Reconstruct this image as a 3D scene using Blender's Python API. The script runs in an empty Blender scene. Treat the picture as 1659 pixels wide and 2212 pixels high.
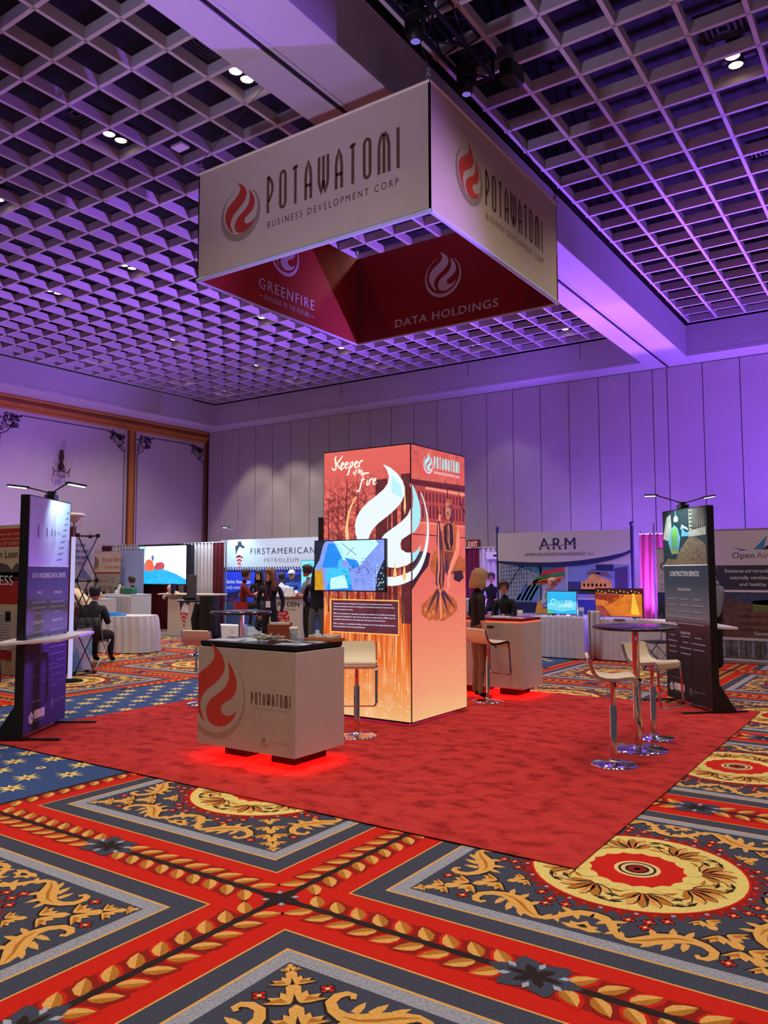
import bpy, bmesh, math, random
from mathutils import Vector, Matrix, geometry
from math import sin, cos, pi, radians, sqrt, atan2
random.seed(7)
SC = bpy.context.scene
COL = SC.collection

# ------------------------------------------------------------------ camera, world, lights, exposure
YAW, PITCH, ROLL, FPX, HC = .5996, .0759, -.002, 1710.4, 1.65
cam_d = bpy.data.cameras.new('camera'); cam = bpy.data.objects.new('camera', cam_d); COL.objects.link(cam)
SC.camera = cam
_f = Vector((-sin(YAW)*cos(PITCH), cos(YAW)*cos(PITCH), sin(PITCH)))
_r = Vector((cos(YAW), sin(YAW), 0)); _u = _r.cross(_f)
_r2 = cos(ROLL)*_r + sin(ROLL)*_u; _u2 = -sin(ROLL)*_r + cos(ROLL)*_u
cam.matrix_world = Matrix(((_r2.x, _u2.x, -_f.x, 0), (_r2.y, _u2.y, -_f.y, 0), (_r2.z, _u2.z, -_f.z, HC), (0, 0, 0, 1)))
cam_d.sensor_fit = 'HORIZONTAL'; cam_d.sensor_width = 36; cam_d.lens = FPX/1659*36
cam_d.clip_start = .05; cam_d.clip_end = 200

def ray(px, py):
    return _f + (px-829.5)/FPX*_r2 - (py-1106)/FPX*_u2
def on_z(px, py, z):
    d = ray(px, py); return Vector((0, 0, HC)) + d*((z-HC)/d.z)
def on_y(px, py, y):
    d = ray(px, py); return Vector((0, 0, HC)) + d*(y/d.y)
def G(px, D):
    d = ray(px, 1237)*D; return (d.x, d.y)
def on_x(px, py, x):
    d = ray(px, py); return Vector((0, 0, HC)) + d*(x/d.x)

SC.view_settings.view_transform = 'Standard'; SC.view_settings.look = 'None'
SC.view_settings.gamma = 1; SC.view_settings.use_curve_mapping = False
SC.view_settings.exposure = 0.0

W = bpy.data.worlds.new('hall_air'); SC.world = W; W.use_nodes = True
W.node_tree.nodes['Background'].inputs[0].default_value = (.42, .42, .56, 1)
W.node_tree.nodes['Background'].inputs[1].default_value = .15

def lamp(kind, name, loc, power, color, target=None, size=.2, spot=120, blend=.6):
    d = bpy.data.lights.new(name, kind); d.energy = power; d.color = color
    o = bpy.data.objects.new(name, d); COL.objects.link(o); o.location = loc
    if kind == 'SPOT':
        d.spot_size = radians(spot); d.spot_blend = blend; d.shadow_soft_size = size
    elif kind == 'POINT': d.shadow_soft_size = size
    elif kind == 'AREA':
        d.shape = 'RECTANGLE'; d.size = size[0]; d.size_y = size[1]
    if target is not None:
        o.rotation_euler = (Vector(target)-Vector(loc)).to_track_quat('-Z', 'Y').to_euler()
    return o

WARM = (1.0, .85, .68)
PURP = (.26, .09, 1.0)
# house downlights: soft warm pools under the ceiling cans; the first two added to brighten the sign
CANS = [(-3.9, 3.4), (-1.6, 6.6), (-9.49, 6.5), (-12.54, 6.5), (-6.43, 10.3), (-9.49, 9.75), (-12.54, 9.75), (-15.59, 9.75), (-18.64, 9.75),
        (-9.49, 12.9), (-12.54, 12.9), (-15.59, 12.9), (-18.64, 12.9), (-6.43, 15.4), (-9.49, 15.4), (-12.54, 15.4), (-15.59, 15.4),
        (-18.64, 15.4), (-1.6, 9.75), (-1.6, 3.3), (-6.43, 3.3), (-9.49, 3.3), (-1.6, 13.4), (1.5, 6.5), (1.5, 1.0), (-3.9, .5), (1.5, 12.9), (-3.9, -3), (0, -3)]
for cx_, cy_ in CANS:
    lamp('SPOT', 'house_downlight_beam', (cx_, cy_, 7.40), 360, WARM, (cx_, cy_, 0), .12, 116, .8)
# the last row grazes the back wall with scallops
for cx_, pw in ((-18.64, 330), (-17.0, 330), (-15.59, 200), (-12.54, 150), (-9.26, 90)):
    lamp('SPOT', 'wall_scallop_beam', (cx_, 18.25, 7.38), pw, WARM, (cx_, 18.55, 0), .05, 70, .35)
# purple LED uplight behind the resort banner; the beams after it are added for the ceiling
lamp('SPOT', 'purple_uplight_and_fill', (-4.62, 17.05, .55), 4600, PURP, (-4.62, 16.0, 8), .12, 135, 1.0)
lamp('SPOT', 'purple_uplight_and_fill', (-8.6, 17.2, .5), 5200, PURP, (-12.5, 8.0, 8.5), .12, 130, .9)
lamp('SPOT', 'purple_uplight_and_fill', (-5.4, 17.2, .5), 3800, PURP, (-8.5, 5.0, 8.5), .12, 110, .9)
lamp('SPOT', 'purple_uplight_and_fill', (-3.4, 17.2, .5), 3200, PURP, (-1.5, 6.0, 8.5), .12, 120, .9)
lamp('SPOT', 'lilac_fill_beam', (-5.2, 17.2, .5), 4000, (.46, .36, 1.0), (-6.4, 2.5, 7.4), .15, 50, 1.0)  # added lilac fill aimed at the near ceiling
lamp('SPOT', 'lilac_fill_beam', (-3.2, 17.2, .5), 5000, (.36, .20, 1.0), (-1.6, 3.5, 7.4), .15, 56, 1.0)
# added purple washes and lilac fills out of view, to tint the louvers and beam
for sy, tx, ty, pw in ((9.6, -9.5, 2.0, 6500), (13.6, -12.0, 8.8, 9000), (13.6, -16.0, 11.5, 11500), (13.6, -10.5, 14.0, 7000)):
    lamp('SPOT', 'purple_cross_fill', (2.2, sy, .5), pw, (.34, .13, 1.0), (tx, ty, 7.5), .12, 30, .9)
lamp('SPOT', 'lilac_fill_beam', (-4.9, .4, .4), 1300, (.60, .54, 1.0), (-4.75, 5.0, 6.67), .2, 50, 1.0)
for ux, uy, pw in ((1.8, 3.6, 430), (-11.5, 2.4, 430)):
    lamp('SPOT', 'lilac_fill_beam', (ux, uy, .4), pw, (.50, .40, 1.0), (ux, uy+.3, 8), .25, 104, .9)
lamp('SPOT', 'purple_uplight_and_fill', (-1.6, 17.4, .5), 2200, PURP, (-1.6, 17.0, 8), .12, 112, .9)
lamp('SPOT', 'purple_uplight_and_fill', (1.4, 17.4, .5), 2400, PURP, (1.4, 17.0, 8), .12, 112, .9)
for ux, pw in ((-7.0, 170), (-5.0, 330), (-3.2, 380), (-1.2, 400), (.8, 360)):  # added row to brighten the back wall in purple
    lamp('SPOT', 'purple_uplight_and_fill', (ux, 18.3, .5), pw, PURP, (ux, 19.7, 5.2), .12, 100, 1.0)
lamp('SPOT', 'lilac_fill_beam', (-18.9, 11.6, .5), 700, (.40, .16, 1.0), (-20.6, 11.6, 7), .12, 130, .9)
lamp('SPOT', 'lilac_fill_beam', (-19.0, 17.4, .5), 260, (.40, .18, 1.0), (-20.6, 17.4, 7), .12, 120, .9)

# ------------------------------------------------------------------ materials
def lin(c):
    c = [x/255 for x in c]
    return tuple((x/12.92 if x <= .04045 else ((x+.055)/1.055)**2.4) for x in c)+(1,)
_M = {}
def mat(name, rgb, rough=.6, metal=0, noise=.0, scale=30, emit=0, bump=0, spec=.5, alpha=1, trans=0):
    """principled material; noise varies the colour a little, bump adds fine relief"""
    if name in _M: return _M[name]
    m = bpy.data.materials.new(name); m.use_nodes = True
    nt = m.node_tree; b = nt.nodes['Principled BSDF']
    col = lin(rgb)
    b.inputs['Base Color'].default_value = col; b.inputs['Roughness'].default_value = rough
    b.inputs['Metallic'].default_value = metal; b.inputs['Specular IOR Level'].default_value = spec
    if trans: b.inputs['Transmission Weight'].default_value = trans
    tc = nt.nodes.new('ShaderNodeTexCoord')
    nz = nt.nodes.new('ShaderNodeTexNoise'); nz.inputs['Scale'].default_value = scale; nz.inputs['Detail'].default_value = 3
    nt.links.new(tc.outputs['Object'], nz.inputs['Vector'])
    if noise > 0 or emit:
        mr = nt.nodes.new('ShaderNodeMapRange'); mr.inputs[1].default_value = .3; mr.inputs[2].default_value = .7
        mr.inputs[3].default_value = 1-noise; mr.inputs[4].default_value = 1+noise
        nt.links.new(nz.outputs['Fac'], mr.inputs[0])
        mx = nt.nodes.new('ShaderNodeVectorMath'); mx.operation = 'SCALE'; mx.inputs[0].default_value = col[:3]
        nt.links.new(mr.outputs[0], mx.inputs['Scale'])
        nt.links.new(mx.outputs[0], b.inputs['Base Color'])
        if emit:
            nt.links.new(mx.outputs[0], b.inputs['Emission Color']); b.inputs['Emission Strength'].default_value = emit
            b.inputs['Base Color'].default_value = (.02, .02, .02, 1)
            for l in list(b.inputs['Base Color'].links): nt.links.remove(l)
    if bump:
        bp = nt.nodes.new('ShaderNodeBump'); bp.inputs['Strength'].default_value = bump; bp.inputs['Distance'].default_value = .01
        nt.links.new(nz.outputs['Fac'], bp.inputs['Height']); nt.links.new(bp.outputs[0], b.inputs['Normal'])
    _M[name] = m; return m
def em(name, rgb, s=1.0, noise=0, scale=20):
    return mat(name, rgb, .5, emit=s, noise=noise, scale=scale)

# ------------------------------------------------------------------ object helpers
def thing(name, label, cat, loc=(0, 0, 0), rz=0, group=None):
    o = bpy.data.objects.new(name, None); COL.objects.link(o); o.empty_display_size = .1
    o.location = loc; o.rotation_euler = (0, 0, rz); o['label'] = label; o['category'] = cat
    if group: o['group'] = group
    return o
def tag(o, label, cat, group=None):
    o['label'] = label; o['category'] = cat
    if group: o['group'] = group
    return o
def kind(o, k='structure'):
    o['kind'] = k; return o
def copy_tree(root, loc, rz, label, group=None):
    r = root.copy(); COL.objects.link(r); r.location = loc; r.rotation_euler = (0, 0, rz); r['label'] = label
    if group: r['group'] = group
    for ch in root.children:
        c = ch.copy(); COL.objects.link(c); c.parent = r
        for g in ch.children:
            d = g.copy(); COL.objects.link(d); d.parent = c
    return r

class MB:
    """collects shapes into one mesh"""
    def __init__(s): s.v = []; s.f = []; s.m = []; s.sm = []; s.mats = []; s.cur = 0; s.T = None
    def mat(s, m):
        if m not in s.mats: s.mats.append(m)
        s.cur = s.mats.index(m); return s
    def add(s, vs, fs, smooth=False):
        b = len(s.v)
        if s.T is not None: vs = [s.T @ Vector(p) for p in vs]
        s.v += [tuple(p) for p in vs]
        for f in fs: s.f.append(tuple(b+i for i in f)); s.m.append(s.cur); s.sm.append(smooth)
        return s
    def box(s, x0, x1, y0, y1, z0, z1):
        vs = [(x, y, z) for x in (x0, x1) for y in (y0, y1) for z in (z0, z1)]
        return s.add(vs, [(0, 1, 3, 2), (4, 6, 7, 5), (0, 4, 5, 1), (2, 3, 7, 6), (0, 2, 6, 4), (1, 5, 7, 3)])
    def obox(s, p0, p1, w, h, up=(0, 0, 1)):
        """bar of section w x h between two points"""
        p0 = Vector(p0); p1 = Vector(p1); d = (p1-p0).normalized(); up = Vector(up)
        if abs(d.dot(up)) > .99: up = Vector((1, 0, 0))
        a = d.cross(up).normalized()*w/2; b = a.cross(d).normalized()*h/2
        vs = [p+x*a+y*b for p in (p0, p1) for x, y in ((-1, -1), (1, -1), (1, 1), (-1, 1))]
        return s.add(vs, [(0, 1, 2, 3), (7, 6, 5, 4), (0, 4, 5, 1), (1, 5, 6, 2), (2, 6, 7, 3), (3, 7, 4, 0)])
    def cyl(s, p0, p1, r0, r1=None, n=12, cap=True):
        if r1 is None: r1 = r0
        p0 = Vector(p0); p1 = Vector(p1); d = (p1-p0).normalized()
        a = d.cross(Vector((0, 0, 1)) if abs(d.z) < .9 else Vector((1, 0, 0))).normalized(); b = d.cross(a)
        vs = [p+(a*cos(2*pi*i/n)+b*sin(2*pi*i/n))*r for p, r in ((p0, r0), (p1, r1)) for i in range(n)]
        fs = [(i, (i+1) % n, n+(i+1) % n, n+i) for i in range(n)]
        s.add(vs, fs, True)
        if cap: s.add(vs, [tuple(range(n-1, -1, -1)), tuple(range(n, 2*n))])
        return s
    def tube(s, pts, r, n=8, closed=False):
        pts = [Vector(p) for p in pts]; k = len(pts); vs = []; ref = None
        for i, p in enumerate(pts):
            if closed: d = (pts[(i+1) % k]-pts[i-1]).normalized()
            else: d = (pts[min(i+1, k-1)]-pts[max(i-1, 0)]).normalized()
            if ref is None: ref = d.cross(Vector((0, 0, 1)) if abs(d.z) < .9 else Vector((1, 0, 0))).normalized()
            a = (ref-d*ref.dot(d)).normalized(); ref = a; b = d.cross(a)
            rr = r[i] if isinstance(r, (list, tuple)) else r
            vs += [p+(a*cos(2*pi*j/n)+b*sin(2*pi*j/n))*rr for j in range(n)]
        fs = []
        for i in range(k if closed else k-1):
            o = i*n; q = ((i+1) % k)*n
            fs += [(o+j, o+(j+1) % n, q+(j+1) % n, q+j) for j in range(n)]
        s.add(vs, fs, True)
        if not closed: s.add(vs[:n]+vs[-n:], [tuple(range(n-1, -1, -1)), tuple(range(n, 2*n))])
        return s
    def lathe(s, prof, n=24, c=(0, 0, 0), smooth=True, sx=1, sy=1):
        vs = []
        for r, z in prof: vs += [(c[0]+r*sx*cos(2*pi*i/n), c[1]+r*sy*sin(2*pi*i/n), c[2]+z) for i in range(n)]
        fs = [(k*n+i, k*n+(i+1) % n, (k+1)*n+(i+1) % n, (k+1)*n+i) for k in range(len(prof)-1) for i in range(n)]
        s.add(vs, fs, smooth)
        s.add(vs[:n]+vs[-n:], [tuple(range(n-1, -1, -1)), tuple(range(n, 2*n))])
        return s
    def prism(s, poly, z0, z1):
        """vertical prism over a plan polygon (ccw)"""
        n = len(poly); vs = [(x, y, z0) for x, y in poly]+[(x, y, z1) for x, y in poly]
        return s.add(vs, [tuple(range(n-1, -1, -1)), tuple(range(n, 2*n))]+[(i, (i+1) % n, n+(i+1) % n, n+i) for i in range(n)])
    def sheet(s, rows, smooth=True):
        n = len(rows[0]); vs = [p for r in rows for p in r]
        return s.add(vs, [(k*n+i, k*n+i+1, (k+1)*n+i+1, (k+1)*n+i) for k in range(len(rows)-1) for i in range(n-1)], smooth)
    def sphere(s, c, rx, ry=None, rz=None, n=12, k=8):
        ry = ry or rx; rz = rz or rx
        prof = [(max(sin(pi*i/k), .02), -cos(pi*i/k)) for i in range(k+1)]
        vs = []
        for r, z in prof: vs += [(c[0]+r*rx*cos(2*pi*i/n), c[1]+r*ry*sin(2*pi*i/n), c[2]+z*rz) for i in range(n)]
        fs = [(q*n+i, q*n+(i+1) % n, (q+1)*n+(i+1) % n, (q+1)*n+i) for q in range(k) for i in range(n)]
        return s.add(vs, fs, True)
    def build(s, name, parent=None, bevel=0, m=None, segs=2):
        me = bpy.data.meshes.new(name); me.from_pydata(s.v, [], s.f)
        for x in (s.mats or [m]): me.materials.append(x)
        me.polygons.foreach_set('material_index', s.m); me.polygons.foreach_set('use_smooth', s.sm)
        me.update()
        o = bpy.data.objects.new(name, me); COL.objects.link(o)
        if parent is not None: o.parent = parent
        if bevel:
            b = o.modifiers.new('bevel', 'BEVEL'); b.width = bevel; b.segments = segs; b.limit_method = 'ANGLE'; b.angle_limit = radians(50)
        return o

# ------------------------------------------------------------------ glyphs of the built-in font, made once
GL = {}
def make_glyphs():
    chars = [chr(c) for c in range(33, 127)]
    tmp = []
    for off in (0,):
        for c in chars:
            cu = bpy.data.curves.new('g', 'FONT'); cu.body = c; cu.size = 1; cu.offset = off; cu.resolution_u = 3; cu.fill_mode = 'FRONT'
            o = bpy.data.objects.new('g', cu); COL.objects.link(o); tmp.append((c, off > 0, o, cu))
            if off == 0:
                cu2 = bpy.data.curves.new('g', 'FONT'); cu2.body = 'H'+c+'H'; cu2.size = 1
                o2 = bpy.data.objects.new('g', cu2); COL.objects.link(o2); tmp.append((c, 'w', o2, cu2))
    cu = bpy.data.curves.new('g', 'FONT'); cu.body = 'HH'; o = bpy.data.objects.new('g', cu); COL.objects.link(o); tmp.append(('', 'hh', o, cu))
    bpy.context.view_layer.update(); dg = bpy.context.evaluated_depsgraph_get(); wid = {}; hh = 0
    for c, k, o, cu in tmp:
        e = o.evaluated_get(dg)
        if k == 'w': wid[c] = e.dimensions.x
        elif k == 'hh': hh = e.dimensions.x
        else:
            me = e.to_mesh(); GL[(c, k)] = ([(v.co.x, v.co.y) for v in me.vertices], [tuple(p.vertices) for p in me.polygons]); e.to_mesh_clear()
    for c in chars: GL[c] = max(wid[c]-hh, .15)
    GL[' '] = .28
    ys = [y for x, y in GL[('H', False)][0]]; GL['cap'] = max(ys)
    for c, k, o, cu in tmp:
        bpy.data.objects.remove(o); bpy.data.curves.remove(cu)
make_glyphs()

# flame emblem, in units of its ring radius
FL_L = [(-0.15, 1.24), (0.01, 1.16), (0.16, 1.04), (0.27, 0.9), (0.32, 0.75), (0.31, 0.63), (0.24, 0.5), (0.12, 0.38), (-0.06, 0.25), (-0.24, 0.14), (-0.37, 0.03), (-0.45, -0.09), (-0.49, -0.21), (-0.48, -0.36), (-0.41, -0.50), (-0.33, -0.64), (-0.46, -0.55), (-0.58, -0.42), (-0.69, -0.25), (-0.76, -0.07), (-0.78, 0.12), (-0.73, 0.28), (-0.63, 0.42), (-0.48, 0.54), (-0.3, 0.65), (-0.13, 0.77), (-0.04, 0.88), (-0.02, 0.99), (-0.06, 1.11)]
FL_R = [(0.42, 0.84), (0.54, 0.72), (0.64, 0.57), (0.71, 0.41), (0.72, 0.23), (0.66, 0.08), (0.53, -0.04), (0.37, -0.12), (0.25, -0.19), (0.21, -0.28), (0.24, -0.37), (0.34, -0.43), (0.49, -0.43), (0.62, -0.37), (0.72, -0.28), (0.66, -0.43), (0.53, -0.56), (0.36, -0.66), (0.15, -0.71), (-0.02, -0.70), (-0.17, -0.63), (-0.26, -0.51), (-0.29, -0.37), (-0.24, -0.22), (-0.12, -0.08), (0.06, 0.03), (0.23, 0.13), (0.37, 0.25), (0.45, 0.4), (0.47, 0.58)]
# strokes of the tall narrow lettering: unit height, x in units of letter width
def arc(cx, cy, rx, ry, a0, a1, n=8):
    return [(cx+rx*cos(radians(a0+(a1-a0)*i/n)), cy+ry*sin(radians(a0+(a1-a0)*i/n))) for i in range(n+1)]
TALL = {
 'P': (.17, [[(0, 0), (0, .97)], [(0, .97), (.06, .90), (.12, .80), (.155, .68), (.15, .55), (.10, .43), (.02, .30)]]),
 'O': (.17, [arc(.085, .85, .085, .12, 0, 180)+arc(.085, .15, .085, .12, 180, 360)+[(.17, .85)]]),
 'T': (.16, [[(.08, 0), (.08, .96)], [(0, .90), (.05, .96), (.11, .96), (.16, .97)]]),
 'A': (.17, [[(0, 0), (0, .60), (.03, .80), (.085, .98), (.14, .80), (.17, .60), (.17, 0)], [(0, .36), (.17, .36)]]),
 'W': (.28, [[(0, .97), (0, .35), (.03, .2), (.075, .03), (.12, .2), (.14, .35), (.14, .97)], [(.14, .35), (.16, .2), (.20, .03), (.25, .2), (.28, .35), (.28, .97)]]),
 'M': (.28, [[(0, 0), (0, .65), (.04, .85), (.11, .97), (.14, .90), (.14, 0)], [(.14, .90), (.17, .97), (.24, .85), (.28, .65), (.28, 0)]]),
 'I': (.0, [[(0, 0), (0, .97)]]),
}

class Print(MB):
    """flat print: polygons laid in thin layers on a plane. o = origin, u = right, v = up"""
    def __init__(s, o=(0, 0, 0), u=(1, 0, 0), v=(0, 0, 1), step=.0008, bend=None):
        MB.__init__(s); s.o = Vector(o); s.u = Vector(u); s.vv = Vector(v); s.n = s.u.cross(s.vv); s.h = step; s.step = step; s.bend = bend
    def P(s, x, y):
        return s.o+s.u*x+s.vv*y+s.n*s.h
    def up(s): s.h += s.step; return s
    def flat(s, pts, fs):
        s.add([s.P(x, y) for x, y in pts], fs)
    def quad(s, pts, m): s.mat(m); s.flat(pts, [tuple(range(len(pts)))])
    def rect(s, x0, y0, x1, y1, m): s.quad([(x0, y0), (x1, y0), (x1, y1), (x0, y1)], m)
    def poly(s, pts, m):
        s.mat(m); a = sum(pts[i-1][0]*pts[i][1]-pts[i][0]*pts[i-1][1] for i in range(len(pts)))
        if a < 0: pts = pts[::-1]
        tri = geometry.tessellate_polygon([[Vector((x, y, 0)) for x, y in pts]])
        out = []
        for t in tri:
            p, q, r = [pts[i] for i in t]
            c = (q[0]-p[0])*(r[1]-p[1])-(q[1]-p[1])*(r[0]-p[0])
            out.append(tuple(t) if c > 0 else tuple(t[::-1]))
        s.flat(pts, out)
    def disc(s, cx, cy, r, m, n=24, ry=None): s.quad([(cx+r*cos(2*pi*i/n), cy+(ry or r)*sin(2*pi*i/n)) for i in range(n)], m)
    def ring(s, cx, cy, r0, r1, m, a0=0, a1=360, n=40, dy=0):
        """ring; dy shifts the inner circle so that the ring swells below"""
        s.mat(m); pts = []
        for i in range(n+1):
            a = radians(a0+(a1-a0)*i/n); pts += [(cx+r0*cos(a), cy+dy+r0*sin(a)), (cx+r1*cos(a), cy+r1*sin(a))]
        s.flat(pts, [(2*i, 2*i+1, 2*i+3, 2*i+2) for i in range(n)])
    def stroke(s, pts, w, m):
        """polyline of constant or varying width"""
        s.mat(m); k = len(pts); L = []
        for i in range(k):
            a = pts[max(i-1, 0)]; b = pts[min(i+1, k-1)]; dx, dy = b[0]-a[0], b[1]-a[1]; d = sqrt(dx*dx+dy*dy) or 1
            ww = (w[i] if isinstance(w, (list, tuple)) else w)/2; nx, ny = -dy/d*ww, dx/d*ww
            L += [(pts[i][0]+nx, pts[i][1]+ny), (pts[i][0]-nx, pts[i][1]-ny)]
        s.flat(L, [(2*i, 2*i+1, 2*i+3, 2*i+2) for i in range(k-1)])
    def text(s, t, x, y, h, m, w=None, bold=False, al='l', gap=0, slant=0):
        """h = capital height, w = full width (squeezes or spreads the line)"""
        s.mat(m); sc = h/GL['cap']; tot = sum(GL[c] for c in t)+gap*(len(t)-1)
        sx = sc if w is None else w/tot
        full = tot*sx; x0 = x-(full if al == 'r' else full/2 if al == 'c' else 0)
        for c in t:
            if c != ' ':
                vs, fs = GL[(c, False)]; hs = s.h
                for k in range(2 if bold else 1):
                    s.flat([(x0+px*sx+k*h*.035-(h*.035 if bold else 0), y+py*sc) for px, py in vs], fs); s.h += s.step*.2
                s.h = hs
            x0 += (GL[c]+gap)*sx
        return x0
    def tall(s, x0, x1, y, h, m, w=.028, word='POTAWATOMI'):
        """the tall narrow word, stretched to end at x1"""
        wid = sum(TALL[c][0] for c in word); g = (x1-x0-w*h)/h
        sp = (g-wid*1.0)/(len(word)-1); x = x0+w*h/2
        for c in word:
            for st in TALL[c][1]: s.stroke([(x+px*h, y+py*h) for px, py in st], w*h*1.35, m)
            x += (TALL[c][0]+sp)*h
    def emblem(s, cx, cy, r, m1, m2, ringw=.15, up=True, back=None):
        s.ring(cx, cy, r*(1-ringw*.55), r, m2, 150-40, 150+260, 48, dy=r*ringw*.5)
        s.poly([(cx+x*r, cy+y*r) for x, y in FL_L], m1); s.poly([(cx+x*r, cy+y*r) for x, y in FL_R], m1)
    def lines(s, x, y, w, n, dy, h, m, ragged=.3, al='l'):
        """rows of unreadably small print"""
        for i in range(n):
            ww = w*(1-random.random()*ragged); xx = x-ww/2 if al == 'c' else x
            p = xx
            while p < xx+ww-.001:
                q = min(p+h*random.uniform(1.2, 3.6), xx+ww); s.rect(p, y-i*dy, q-h*.35, y-i*dy+h, m); p = q

# ------------------------------------------------------------------ floor: patterned wall-to-wall carpet
def carpet(name, rgb, n=.14): return mat('carpet_'+name, rgb, .95, noise=n, scale=90, spec=.15, bump=.15)
C_RED = carpet('red', (188, 30, 16)); C_DRED = carpet('dark_red', (132, 26, 18)); C_GOLD = carpet('gold', (206, 156, 82)); C_DGOLD = carpet('dark_gold', (166, 106, 38))
C_SLATE = carpet('slate', (60, 64, 80)); C_GREY = carpet('grey', (140, 143, 156), .3); C_BLACK = carpet('black_brown', (40, 31, 30)); C_CREAM = carpet('cream', (214, 184, 128))
C_BLUE = carpet('blue', (52, 74, 122), .2); C_YEL = carpet('yellow', (212, 192, 112)); C_ORN = carpet('orange', (206, 92, 40)); C_LGREY = carpet('light_grey', (150, 158, 176))
PX, PY, NX0, NY0 = 2.76, 2.80, -2.78, 3.13
FLr = Print((0, 0, 0), (1, 0, 0), (0, 1, 0), step=.0004)
p = FLr
p.h = 0; p.rect(-21.4, -1.5, 6, 19.9, C_RED)
def lay(k): p.h = .0004*k
def rot(pts, ang, cx, cy, s=1):
    c, q = cos(ang)*s, sin(ang)*s
    return [(cx+x*c-y*q, cy+x*q+y*c) for x, y in pts]
LEAF = [(0, 0), (.018, .024), (.06, .040), (.105, .028), (.145, 0), (.105, -.026), (.055, -.038), (.016, -.022)]
LEAFD = [(0, 0), (.145, 0), (.105, -.026), (.055, -.038), (.016, -.022)]
LEAFS = [(-.01, 0), (.015, .037), (.065, .054), (.12, .04), (.165, 0), (.12, -.04), (.055, -.052), (.0, -.03)]
def vine(x0, y0, x1, y1, side=0):
    """twig with two rows of gold leaves between two nodes; side 1 or -1 keeps one row"""
    L = sqrt((x1-x0)**2+(y1-y0)**2); a = atan2(y1-y0, x1-x0); T = lambda pts: rot(pts, a, x0, y0)
    lay(2); p.quad(T([(.25, -.125), (L-.25, -.125), (L-.25, .125), (.25, .125)]), C_DRED)
    lay(5); p.quad(T([(0, -.02), (L, -.02), (L, .02), (0, .02)]), C_BLACK)
    nl = 9
    for half in (0, 1):
        for i in range(nl):
            t = .13+i*(L/2-.36)/(nl-1)
            for sd in (1, -1):
                if side and sd != side: continue
                # tips lean back towards the node
                ba = pi-radians(46)
                tt = t+.10; xx = tt if half == 0 else L-tt
                an = ba if half == 0 else radians(46)
                pts = [(u, v) for u, v in LEAF]; ang = an*1.0 if sd > 0 else -an
                q = lambda P_, dz=0: T(rot(P_, ang, xx, .022*sd))
                lay(3); p.quad(q(LEAFS), C_DRED if i % 2 else C_RED)
                lay(5); p.quad(q(LEAF), C_GOLD); lay(6); p.quad(q(LEAFD), C_DGOLD)
    # blue-grey flower half way
    cx, cy = (x0+x1)/2, (y0+y1)/2; ca, sa = cos(a), sin(a)
    lay(7); p.quad([(cx+r*cos(t)*ca*1.35-r*sin(t)*sa, cy+r*cos(t)*sa*1.35+r*sin(t)*ca) for i in range(24) for t in [2*pi*i/24] for r in [.125+.03*cos(6*t)]], C_SLATE)
    lay(8); p.quad([(cx+r*cos(t)*ca*1.4-r*sin(t)*sa, cy+r*cos(t)*sa*1.4+r*sin(t)*ca) for i in range(24) for t in [2*pi*i/24] for r in [.062+.028*cos(6*t)]], C_BLACK)
    lay(9)
    for k in range(6):
        t = radians(k*60+30); qx, qy = .10*cos(t)*1.35, .085*sin(t)
        p.poly(rot(rot([(-.03, 0), (0, .016), (.03, 0), (0, -.016)], t, qx, qy), a, cx, cy), C_LGREY)
def node(x, y):
    lay(7); p.quad([(x+r*cos(t), y+r*sin(t)) for i in range(32) for t in [2*pi*i/32] for r in [.085+.035*cos(4*t)]], C_BLACK)
    lay(8)
    for k in range(4):
        t = pi/4+k*pi/2; p.poly(rot([(-.022, 0), (0, .016), (.022, 0), (0, -.016)], t, x+.075*cos(t), y+.075*sin(t)), C_LGREY)
PALM = [(-.02, 0), (-.05, .0), (-.12, .015), (-.085, .03), (-.10, .055), (-.055, .05), (-.05, .085), (-.028, .07), (-.03, .12), (0, .15), (.03, .12), (.028, .07), (.05, .085), (.055, .05), (.10, .055), (.085, .03), (.12, .015), (.05, 0), (.02, 0), (0, .03)]
SCR = [(.40, .085), (.385, .06), (.355, .065), (.335, .10), (.34, .15), (.385, .19), (.44, .205), (.50, .195), (.56, .155), (.62, .095), (.68, .055), (.73, .06), (.77, .11), (.80, .17), (.85, .215), (.91, .228)]
SCW = [.022, .030, .036, .042, .045, .048, .060, .090, .105, .085, .045, .032, .038, .052, .060, .062]
def flower4(x, y, r=.034):
    lay(6); p.poly([(x+q*cos(t), y+q*sin(t)) for i in range(16) for t in [2*pi*i/16] for q in [r*1.25*(1+.2*cos(4*t))]], C_BLACK)
    lay(7)
    for k in range(4): p.disc(x+r*.7*cos(k*pi/2), y+r*.7*sin(k*pi/2), r*.42, C_RED, 6)
    lay(8); p.disc(x, y, r*.4, C_CREAM, 5)
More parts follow.
